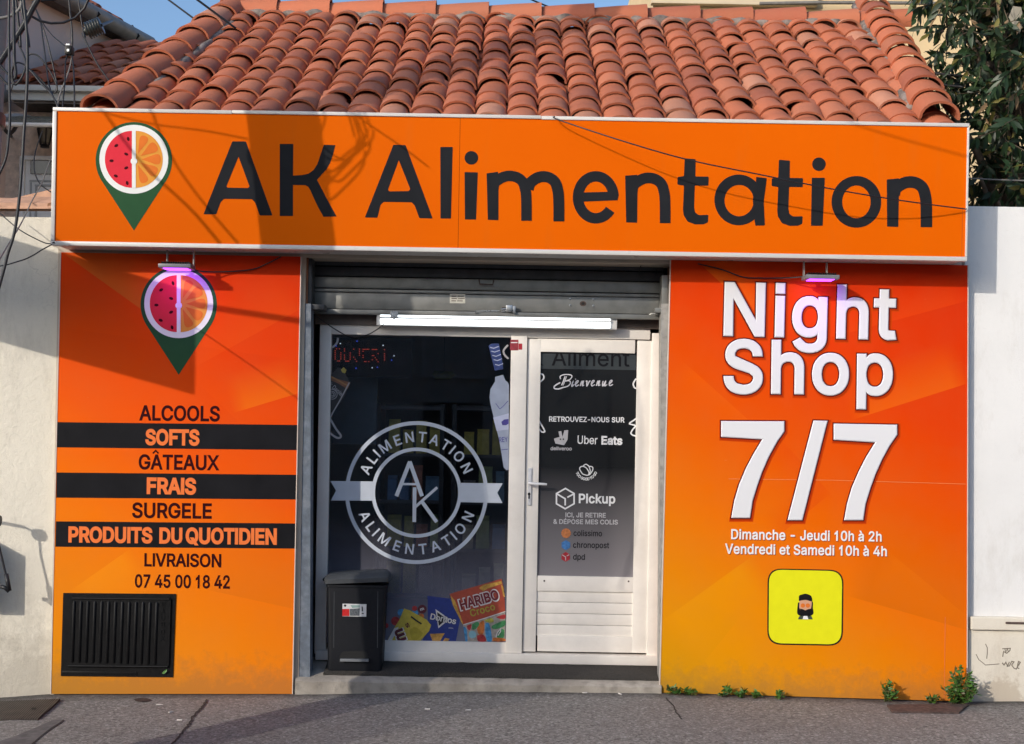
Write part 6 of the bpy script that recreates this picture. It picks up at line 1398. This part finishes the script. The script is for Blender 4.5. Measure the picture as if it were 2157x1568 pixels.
cab(A8([(500, -20), (430, 180), (405, 300), (405, 440), (440, 550), (500, 630), (600, 700)]), 1.2, .6, 'thin looping cable in front of the lantern, ending at the sign edge', .0045)
cab(A8([(600, 300), (540, 470), (480, 620), (380, 800), (290, 990), (210, 1140), (140, 1250), (60, 1380), (-40, 1560)]), 1.0, -1.6, 'thin grey cable slanting down from the sign edge to lower left', .004, M['cable_grey'])
cab(A8([(-80, 880), (0, 950), (160, 1090), (280, 1175), (400, 1240), (520, 1296), (590, 1308), (640, 1290)]), -.12, -.262, 'thin cable sagging to the lower left corner of the sign from above', .0035)
cab(A8([(-120, 1590), (0, 1572), (80, 1558), (190, 1525), (300, 1490), (400, 1440), (480, 1390), (560, 1345), (610, 1318)]), -.12, -.262, 'thin cable rising to the lower left corner of the sign', .004)
for i, (o, rr) in enumerate(((0, .012), (14, .010))):
    cab(A7([(520 + o, -120), (440 + o, 0), (370 + o, 120), (300 + o, 260), (190 + o, 440), (60 + o, 640), (-60 + o, 820)]), -2.4, -2.4, ('upper' if i else 'lower') + ' of two thick cables lashed together crossing to the pole', rr)
cab(A7([(380, 20), (430, 130), (480, 280), (500, 420), (520, 560), (545, 760), (560, 900), (580, 1010), (610, 1100), (650, 1190), (690, 1290)]), 1.0, .30, 'cable dropping from the lashed pair to the sign corner, right strand', .005)
cab(A7([(400, 60), (460, 200), (510, 340), (555, 480), (590, 620), (620, 750), (645, 870), (668, 980), (668, 1050), (640, 1092), (600, 1080), (520, 985), (430, 890), (330, 800), (270, 758), (210, 740), (170, 760), (150, 830), (135, 930), (150, 1000), (115, 1100)]), 1.0, .8, 'long cable that doubles back in a loop above the sign corner', .0058)
cab(A7([(420, 110), (470, 210), (530, 310), (600, 400), (650, 450), (700, 490), (770, 552), (800, 590)]), 1.0, .6, 'thin cable running to the black junction clamp', .004)
cab(A7([(800, 640), (775, 720), (768, 830), (765, 950), (758, 1050), (748, 1150), (735, 1300)]), .6, .3, 'cable dropping from the clamp behind the sign, left strand', .005)
cab(A7([(845, 640), (860, 740), (870, 850), (874, 960), (877, 1080), (880, 1300)]), .6, .3, 'cable dropping from the clamp behind the sign, right strand', .0055)
cab(A7([(850, 660), (825, 790), (790, 900), (740, 1030), (700, 1140), (672, 1290)]), .6, .3, 'grey cable slanting from the clamp down to the sign corner', .005, M['cable_grey'])
cab(A7([(800, -200), (815, 0), (830, 180), (848, 350), (852, 500), (848, 620)]), .6, .6, 'black cable coming down from above to the clamp', .007)
cab(A7([(300, 780), (315, 690), (350, 648), (390, 640), (440, 655), (490, 700), (530, 755), (600, 860), (650, 960), (672, 1030), (668, 1075), (640, 1098)]), .8, .8, 'arched loop of cable high beside the sign corner', .0055)
cab(A7([(190, 460), (235, 560), (280, 655), (320, 790), (400, 880), (470, 970), (540, 1040), (600, 1105), (655, 1195), (700, 1300)]), .6, .3, 'cable from the pole to the sign corner under the arched loop', .0065)
cab(A7([(155, -80), (162, 150), (166, 400), (170, 700), (182, 800), (188, 870), (176, 935)]), -2.5, -2.5, 'cable hanging loose with its end beside the pole', .007)
cab(A7([(-90, 690), (0, 772), (70, 850), (130, 912), (160, 960)]), -2.5, -2.5, 'short cable crossing from the pole at mid height, upper', .005)
cab(A7([(-90, 830), (0, 905), (60, 970), (110, 1010)]), -2.5, -2.5, 'short cable crossing from the pole at mid height, lower', .005)
cab(A7([(310, 760), (285, 850), (245, 935), (185, 1000), (158, 960), (140, 880), (150, 800), (190, 742)]), -2.5, -2.5, 'small tear-shaped cable loop beside the pole', .005)
cab(A7([(250, 20), (245, 80), (200, 140), (130, 185), (60, 208), (-40, 222)]), -2.4, -2.4, 'pale cable curving round the pole head coil', .007, M['cable_grey'])
for i, (lx, dx) in enumerate(((205, 60), (262, 130))):
    cab(A7([(lx - 25, -100), (lx, 150), (lx + dx * .25, 290), (lx + dx * .5, 420), (lx + dx * .62, 560)]), -2.4, -2.4, ('steeper', 'flatter')[i] + ' of two cables fanning down from the coil beside the pole', .006)
# coil of spare cable on the pole head, above the view
cc = polepos(4.16) + Vector((.34, -.02, 0))
cl = thing('cable_coil', 'coil of spare black cable tied to the head of the pole', 'cable', cc)
m = MB()
for i in range(7):
    rx, rz = .14 + .035 * random.random() + .01 * i, .17 + .03 * random.random() + .02 * i; ox, oz = random.uniform(-.05, .05), random.uniform(-.06, .02) - .03 * i
    m.tube([(cc.x + ox + rx * math.cos(t * .2618), cc.y + .02 * i + .02 * math.sin(t), cc.z + oz + rz * math.sin(t * .2618)) for t in range(25)], .0065, 6, cap=False)
m.build('coil_turns', M['cable'], cl, smooth='all')
def off(p, t): return Vector(p) - SUNV * t
S_ = lambda px, py: W(px, py, YS)
cab([off(S_(170, 160), 1.4), off(S_(218, 235), 1.4), off(S_(300, 345), 1.4), off(S_(400, 440), 1.42), off(S_(462, 512), 1.45)], 0, 0, 'thick stay cable left of the pole, out of the picture, upper', .010, world=True)
cab([off(S_(300, 170), 1.4), off(S_(330, 265), 1.4), off(S_(372, 350), 1.4), off(S_(430, 430), 1.42), off(S_(500, 512), 1.45)], 0, 0, 'thick stay cable left of the pole, out of the picture, lower', .008, world=True)
cab([off(S_(120, 205), 1.3), off(S_(230, 240), 1.3), off(S_(330, 262), 1.3), off(S_(430, 275), 1.3), off(S_(520, 292), 1.3)], 0, 0, 'thin stay cable left of the pole, out of the picture', .006, world=True)
cab([off(S_(700, 200), 1.25), off(S_(760, 250), 1.2), off(S_(840, 305), 1.1), off(S_(900, 350), 1.0)], 0, 0, 'short service cable from the pole head', .006, world=True)
cab([(-3.0, -1.3, 4.6), off(S_(1560, 175), 1.9), off(S_(1800, 262), 1.9), off(S_(2040, 330), 1.9), off(S_(2300, 390), 1.9)], 0, 0, 'high service cable crossing above the street in front of the shop', .006, world=True)
jb_ = thing('junction_clamp', 'black junction clamp where several cables meet above the sign', 'clamp', W(143, 105, .6))
m = MB(); m.pbox(136, 96, 151, 114, .57, .63, .006); m.build('body', M['black_plastic'], jb_, smooth=True); m = MB(); m.pbox(141, 103, 146, 109, .562, .569, .002); m.pbox(139, 92, 147, 96, .59, .61, .002); m.build('screw', M['steel'], jb_)
# dark red-black wire in front of the sign
wp = [W(1168, 246, YS - .02), W(1180, 254, YS - .10), W(1320, 300, YS - .24), W(1450, 337, YS - .27), W(1600, 368, YS - .27), W(1750, 398, YS - .24), W(1900, 423, YS - .15), W(2036, 441, YS - .02)]
m = MB(); m.tube(smooth(wp, 6), .0042, 6); tag(m.build('wire', M['cable'], smooth='all'), 'thin dark wire slanting across the right half of the orange sign', 'wire')
cab([(355 - 60, -45), (355, 0), (420, 48), (470, 84)], 3.0, 3.0, 'thin wire against the blue sky left of the roof', .008)
cab([(1000, -60), (1125, 2), (1240, 45)], 2.9, 3.2, 'thin wire just showing above the roof ridge', .007)
cab(A7([(905, -160), (925, 0), (945, 140), (960, 250), (978, 360), (1000, 460), (1060, 590), (1150, 760), (1240, 890), (1330, 1015)]), .6, .6, 'wire from the ribbed insulator down to the roof corner', .005)
cab([(1872, 25), (1930, 28), (1990, 33)], 2.6, 2.2, 'thin wire in front of the beige house, topmost', .008)
cab([(1895, 148), (1950, 153), (2030, 161)], 1.6, 1.2, 'upper of two wires between the roof hip and the tree', .009)
cab([(1900, 168), (1960, 176), (2030, 184)], 1.6, 1.2, 'lower of two wires between the roof hip and the tree', .009)
cab([(2030, 375), (2100, 379), (2200, 382)], .36, .30, 'pale wire stretched along the foliage above the white wall', .005, M['cable_grey'])
ins = thing('insulator', 'ribbed dark insulator on a bracket against the mauve house', 'insulator', W(194, 62, 1.0))
a, b = W(178, 68, 1.0), W(213, 54, 1.0); dd = (b - a); m = MB(); N = 20
m.tube([a + dd * (i / N) for i in range(N + 1)], .04, 14, rs=[.03 if i < 4 else (.062 if i % 3 else .036) for i in range(N + 1)]); m.build('ribs', mk('glaze_grey', (.025, .028, .025), .35, .2, 20), ins, smooth='all')
m = MB(); m.tube([b, W(236, 44, 3.2)], .012, 6); m.tube([a, W(175, 72, .95), W(178, 78, .6)], .01, 6); m.build('bracket', M['cable'], ins)
wb = thing('shadow_box', 'unseen grey box added beyond the left edge to shadow the cream wall', 'box', W(-40, 1290, 0.04))
m = MB(); m.pbox(-92, 1142, -42, 1270, -.16, .048, .006); m.build('shadow_box_case', M['galv'], wb, smooth=True)  # unseen box added for the blocky shadow on the cream wall
m = MB(); m.pbox(-88, 1146, -46, 1266, -.168, -.161, .003); m.build('lid', M['galv_dark'], wb, smooth=True)
hp = thing('hanging_cable_end', 'stiff black cable end with a clamp against the cream wall, far left', 'cable', W(10, 1240, -.15))
m = MB(); m.tube(smooth([W(-40, 1080, -.15), W(-10, 1100, -.15), W(-4, 1140, -.15), W(4, 1175, -.15), W(12, 1208, -.15), W(15, 1214, -.15)], 5), .007, 7); m.tube([W(13, 1209, -.15), W(20, 1245, -.15)], .014, 8); m.tube([W(2, 1236, -.15), W(10, 1238, -.15), W(19, 1246, -.15)], .013, 8); m.build('rod', M['cable'], hp, smooth='all')
m = MB(); m.tube([W(-14, 1097, -.15), W(0, 1098, -.15)], .035, 10); m.build('end_cap', M['cable'], hp, smooth=True)
m = MB(); m.tube([W(-40, 1080, -.15), W(-150, 1060, -.15), W(-150, 1060, .05)], .01, 7); m.build('wall_hook', M['cable'], hp)

# ------------------------------------------------------------------ houses behind
hm_ = thing('house', 'mauve rendered house with a gutter and tiled roof behind the cables', 'house', W(150, 300, 4.2))
A = W(130, 0, 3.5); dv = Vector((.286, 1, 0)).normalized(); A0 = A - dv * 3.2; B0 = A + dv * 1.42; nrm = Vector((dv.y, -dv.x, 0))   # wall faces +x
ze = A.z
m = MB(); back = -nrm * 6
def quadbox(mb, p, q, z0, z1, off_): mb.add([Vector((p.x, p.y, z0)), Vector((q.x, q.y, z0)), Vector((q.x, q.y, z1)), Vector((p.x, p.y, z1))] + [Vector((p.x, p.y, z0)) + off_, Vector((q.x, q.y, z0)) + off_, Vector((q.x, q.y, z1)) + off_, Vector((p.x, p.y, z1)) + off_], [(0, 1, 2, 3), (7, 6, 5, 4), (0, 4, 5, 1), (1, 5, 6, 2), (2, 6, 7, 3), (3, 7, 4, 0)])
WI = A0 - nrm * .13; WO = B0 - nrm * .13
quadbox(m, WI, WO, 2.0, ze + .02, back); m.build('wall', M['mauve_wall'], hm_)
m = MB(); m.tube([A0 + nrm * .02 + Vector((0, 0, .02)), B0 + nrm * .02 + Vector((0, 0, .02))], .075, 10); m.build('gutter', M['gutter'], hm_, smooth=True)
for i in range(7): m = MB(); p = A0.lerp(B0, (i + .5) / 7) + nrm * .02; m.tube([p + Vector((0, 0, -.065)), p + nrm * .08 + Vector((0, 0, 0)), p + Vector((0, 0, .105))], .012, 5); m.build('gutter_bracket', M['dark'], hm_)
m = MB(); e0, e1 = A0 + Vector((0, 0, .03)), B0 + Vector((0, 0, .03)); upd = (-nrm * math.cos(R(32)) + Vector((0, 0, math.sin(R(32)))))
m.add([e0 - Vector((0, 0, .08)), e1 - Vector((0, 0, .08)), e1 - Vector((0, 0, .08)) - nrm * .5, e0 - Vector((0, 0, .08)) - nrm * .5], [(0, 1, 2, 3)]); m.build('eave_soffit', M['wood_dark'], hm_)
def flat_tiles(mb, o, du, ds, w_, l_, sp, ex, r=.075, jit=.01):
    nn = du.cross(ds).normalized(); nu, ns = int(w_ / sp), int(l_ / ex)
    for i in range(nu):
        for j in range(ns): canal(mb, o + du * (sp * (i + .5) + random.uniform(-jit, jit)) + ds * (ex * j) + nn * .0, ds, du, nn, r, r * .9, .05, ex * 1.25, .022, 0, tuple(c * .75 for c in tcol()), n=6, th=.012)
    mb.add([o - nn * .01, o + du * w_ - nn * .01, o + du * w_ + ds * l_ - nn * .01, o + ds * l_ - nn * .01], [(0, 1, 2, 3)], (.20, .075, .05))
mb = MB(); flat_tiles(mb, e0, dv, upd, (e1 - e0).length, 2.6, .19, .30); mb.build('roof', M['tile'], hm_, smooth=True, fixn=False)

an = thing('annex', 'low tiled outbuilding with white fascia, canopy and white door, behind the garden wall', 'house', W(150, 330, 3.0))
YA = 3.0
fl = W(18, 186, YA - .3); x_r = W(420, 190, YA).x
m = MB(); m.box(-7.0, x_r + .6, YA, YA + .25, 2.0, W(60, 236, YA).z); m.build('wall', M['tan_wall'], an)
zf1, zf0 = W(120, 184, YA - .3).z, W(120, 212, YA - .3).z
m = MB(); m.box(fl.x, x_r + .6, YA - .30, YA - .27, zf0, zf1, .004); m.box(fl.x, x_r + .6, YA - .36, YA - .305, zf1 - .045, zf1 + .004, .01); m.box(fl.x, fl.x + .03, YA - .268, YA + .2, zf0, zf1, .004); m.build('fascia', M['fascia'], an, smooth=True)
m = MB(); m.box(fl.x + .03, x_r + .6, YA - .268, YA + .2, zf0 - .02, zf0 + .015); m.build('soffit', M['wood_dark'], an)
mb = MB(); o = Vector((fl.x, YA - .34, zf1 + .01)); ds = Vector((.30, math.cos(R(30)), math.sin(R(30)))).normalized()
flat_tiles(mb, o, Vector((1, 0, 0)), ds, x_r + .8 - fl.x, 1.45, .17, .24, .068); mb.build('roof', M['tile'], an, smooth=True, fixn=False)
a_, b_ = W(62, 178, YA), W(252, 98, 4.5)
m = MB(); m.tube([a_ + Vector((-.4, -.2, -.25)), a_, a_.lerp(b_, .5) + Vector((0, 0, .02)), b_], .07, 7); m.build('flashing', mk('lead_flashing', (.17, .17, .17), .7, .2, 8), an, smooth='all')
# canopy, lantern, door
cn = thing('door_canopy', 'curved smoked-plastic door canopy with a white front edge, left of the sign', 'canopy', W(60, 250, 2.2))
m = MB(); n = 8; c0, c1 = W(-8, 262, 2.1), W(135, 262, 2.1); zz0 = c0.z; vs = []
for i in range(n + 1):
    t = i / n; vs += [(c0.x - .15 * (1 - t), 2.1 + .88 * t, zz0 + .24 * math.sin(t * 1.57)), (c1.x, 2.1 + .88 * t, zz0 + .24 * math.sin(t * 1.57))]
m.add(vs, [(2 * i, 2 * i + 1, 2 * i + 3, 2 * i + 2) for i in range(n)]); m.build('canopy_sheet', M['canopy'], cn, smooth='all')
m = MB(); m.tube([(c0.x - .15, 2.1, zz0), (c1.x, 2.1, zz0)], .018, 8); m.tube([(c0.x - .15 * (1 - i / n), 2.1 + .88 * i / n, zz0 + .24 * math.sin(i / n * 1.57)) for i in range(n + 1)], .022, 8); m.build('canopy_edge', M['sign_edge'], cn, smooth=True)
m = MB(); m.tube(smooth([W(6, 262, 2.15), W(12, 276, 2.25), W(20, 281, 2.3), W(28, 276, 2.25), W(36, 262, 2.15)], 5), .016, 7); m.tube([W(20, 281, 2.3), W(24, 288, 2.98)], .012, 6); m.build('canopy_bracket', M['cable'], cn, smooth=True)
lt = thing('wall_lantern', 'black wall lantern beside the white door, next to the sign edge', 'lantern', W(95, 285, 2.85))
c = W(95, 270, 2.85); m = MB(); m.lathe([(.0, .0), (.07, -.01), (.05, .05), (.015, .08), (.0, .09)], (c.x, c.y, c.z - .0), 8); m.lathe([(.0, -.17), (.04, -.165), (.035, -.14), (.0, -.13)], (c.x, c.y, c.z), 8)
for i in range(6): t = i * 1.047; m.tube([(c.x + .065 * math.cos(t), c.y + .065 * math.sin(t), c.z - .005), (c.x + .038 * math.cos(t), c.y + .038 * math.sin(t), c.z - .145)], .006, 5)
m.tube([(c.x, c.y, c.z + .08), (c.x, c.y + .15, c.z + .12)], .012, 6); m.build('cage', M['cable'], lt)
m = MB(); m.lathe([(.02, -.13), (.035, -.12), (.058, -.01), (.02, 0)], (c.x, c.y, c.z), 8); m.build('lantern_glass', mk('lantern_glass', (.25, .24, .2), .2, .1), lt)
dn_ = thing('house_door', 'white panelled house door with a dark top pane, left of the sign', 'door', W(90, 420, 2.95))
m = MB(); m.pbox(40, 329, 50, 470, 2.94, 3.0, .004); m.pbox(50, 329, 200, 338, 2.94, 3.0, .004); m.pbox(51, 339, 180, 470, 2.965, 2.99, .004); lf_ = m.build('leaf', mk('door_grey_white', (.80, .82, .84), .4, .05, 8), dn_, smooth=True)
m = MB(); m.pbox(64, 339, 150, 367, 2.95, 2.964, .002); m.build('pane', M['glazed'], dn_)
m = MB(); m.pbox(62, 380, 150, 384, 2.958, 2.964, .001); m.pbox(62, 384, 66, 470, 2.958, 2.964, .001); m.pbox(73, 389, 150, 393, 2.952, 2.964, .001); m.pbox(73, 393, 77, 470, 2.952, 2.964, .001); m.build('panel_moulding', mk('door_shade', (.36, .38, .40), .5, .05), dn_)
m = MB(); q = [(-20, 424), (28, 418), (60, 410), (84, 405), (112, 398), (140, 392), (200, 440), (-40, 440)]; m.pprism(q, .9, 1.0); tag(m.build('wall_ridge_tile', M['wall_cap']), 'sunlit pink tile slope on the outbuilding wall, left of the sign', 'tile')

bh = thing('house', 'tall beige rendered house filling the right background', 'house', (W(1765, 300, 6.0).x, 6.5, 2))
bx = W(1376, 10, 6.0).x
m = MB(); m.box(bx, 16, 6.0, 12, -.3, 7.4); m.build('wall', M['beige_wall'], bh)
m = MB(); m.box(bx - .03, W(1722, 4, 5.9).x, 5.9, 5.995, W(1540, 9, 5.9).z, W(1540, 5, 5.9).z); m.box(bx - .02, W(1725, 4, 5.9).x, 5.93, 5.994, W(1540, 4, 5.9).z, 7.2); m.build('string_course', mk('course_cream', (.55, .46, .33), .8, .08, 4), bh)
m = MB(); m.tube([W(1600, 8, 5.88), W(1716, 6, 5.88), W(1850, 6, 5.88), W(2000, 8, 5.88)], .02, 6); m.build('wall_cable', M['cable_grey'], bh)

# ------------------------------------------------------------------ tree behind the white wall
tree = thing('tree', 'dark evergreen tree with hanging leaves behind the white wall on the right', 'tree', (3.55, 1.1, -.2))
m = MB(); m.tube(smooth([(3.55, 1.1, -.3), (3.50, 1.1, 1.6), (3.6, 1.2, 3.0), (3.5, 1.25, 4.2), (3.7, 1.2, 5.4)], 6), .12, 10, rs=[.15 - .09 * i / 24 for i in range(25)])
limbs = []
for tgt in ((3.0, .9, 3.9), (3.15, .7, 3.4), (3.1, 1.0, 4.5), (3.0, .6, 5.0), (2.75, .8, 5.05), (3.6, .6, 4.7), (4.1, .8, 4.3), (3.9, .5, 3.6), (3.3, 1.7, 4.8), (3.2, .5, 3.2)):
    b_ = Vector((3.55, 1.15, max(2.4, tgt[2] - .9))); pts = smooth([b_, b_.lerp(Vector(tgt), .55) + Vector((0, 0, .12)), Vector(tgt)], 6); limbs.append(pts); m.tube(pts, .03, 7, rs=[.045 - .035 * i / (len(pts) - 1) for i in range(len(pts))])
m.build('trunk', mk('bark', (.10, .075, .055), .9, .3, 20, .5, 60), tree, smooth='all')
mb = MB(); lm = MB(); random.seed(21)
edge = lambda z: 3.07 - .12 * math.sin(z * 3.1) - .10 * math.sin(z * 7.3 + 1) - (.16 if z > 4.85 else 0)
def spray(p, n, down=.5):
    ax = (rv() * .8 + Vector((-.3, -.5, -down))).normalized(); L = random.uniform(.14, .30); tip = p + ax * L
    lm.tube([p, tip], .0035, 4)
    for i in range(n):
        t = (i + .5) / n; q = p + ax * (L * t); sd = rv(); sd = (sd - ax * sd.dot(ax)).normalized(); d = (ax * .7 + sd * .8 + Vector((0, 0, -.35))).normalized()
        g_ = random.uniform(.55, 1.5); k_ = random.random()
        tn = (.024 * g_, .050 * g_, .019 * g_) if k_ < .80 else (.055 * g_, .090 * g_, .025 * g_) if k_ < .90 else (.15 * g_, .13 * g_, .03 * g_) if k_ < .96 else (.30, .19, .10)
        leaf_faces(mb, q, d, (rv() + Vector((0, -.6, .7))), random.uniform(.07, .135), random.uniform(.024, .042), tn, .3)
cnt = 0
while cnt < 1500:
    z = random.uniform(2.95, 5.7); x = random.uniform(2.6, 4.9); y = .38 + 1.7 * random.random() ** 1.2
    if x < edge(z) + .10 * noise.noise((z * 5, y * 4, 0)) + .10 * (y - .4): continue
    dens = noise.noise((x * 2.6, y * 2.6, z * 2.6 + 4))
    if dens < -.22 and random.random() < .8: continue
    spray(Vector((x, y, z)), random.randint(6, 10)); cnt += 1
for i in range(70):    # overhanging branch across the top right corner
    t = random.random(); p = Vector((2.80 + 1.2 * t, .75 + random.uniform(-.15, .25), W(2000, -40, .75).z + random.uniform(-.06, .35) - .10 * math.sin(t * 9) + .0 * t)); spray(p, 8, .9)
mb.build('crown', M['leaf'], tree, smooth='all', fixn=False); lm.build('twigs', mk('twig', (.09, .07, .045), .8, .2), tree)
m = MB(); c = W(2140, 42, .4); q = [c + Vector(v) for v in ((-.02, 0, .09), (.03, -.01, .08), (.05, 0, -.01), (.03, .01, -.09), (-.01, 0, -.06), (-.045, .01, .02))]; m.add(q, [(0, 1, 2), (0, 2, 3), (0, 3, 4), (0, 4, 5)])
m.build('dry_leaf', mk('dry_leaf', (.24, .22, .18), .8, .15), tree)

# ------------------------------------------------------------------ the other side of the street (behind the camera)
hh_ = 4.6
ac = thing('row_of_houses', 'plain rendered house row on the far side of the street', 'building', (-8, -14, 0))
m = MB(); m.box(-30, 14, -19, -13, -.3, hh_); m.build('wall', M['across_wall'], ac)
m = MB(); m.box(-30.2, 14.2, -19.2, -12.99, hh_ + .001, hh_ + .02); m.build('roof', M['gutter'], ac)
for i in range(14):
    x = -28 + i * 3.0; m = MB(); m.box(x - .55, x + .55, -12.998, -12.94, 2.5, 3.7, .01); wn = m.build('window', M['frame_white'], ac); m = MB(); m.box(x - .47, x + .47, -12.939, -12.93, 2.58, 3.62); m.build('shutter', M['across_wall'], wn)
    m = MB(); m.box(x - .5, x + .5, -12.998, -12.94, -.2, 2.1, .01); m.build('door', M['wood_dark'], ac)

blocker = thing('shade_posts', 'unseen added posts above the far house row, half-shading the shop door', 'blocker', (-15.5, -16.2, hh_))
for k_ in range(4):
    q_ = Vector((-15.5, -16.2, 0)) + Vector((1, -.95, 0)).normalized() * ((k_ - 1.5) * .165)
    m = MB(); m.tube([(q_.x, q_.y, hh_ + .01), (q_.x, q_.y, 10.3)], .038, 8); m.build('shade_post', M['galv_dark'], blocker)  # unseen posts, spaced to half-shade the shop door
m = MB(); a_ = Vector((1, -.95, 0)).normalized() * .26
for z_ in (6.0, 7.4): m.tube([Vector((-15.5, -16.2, z_)) - a_, Vector((-15.5, -16.2, z_)) + a_], .015, 6)
m.build('shade_post_brace', M['galv_dark'], blocker)
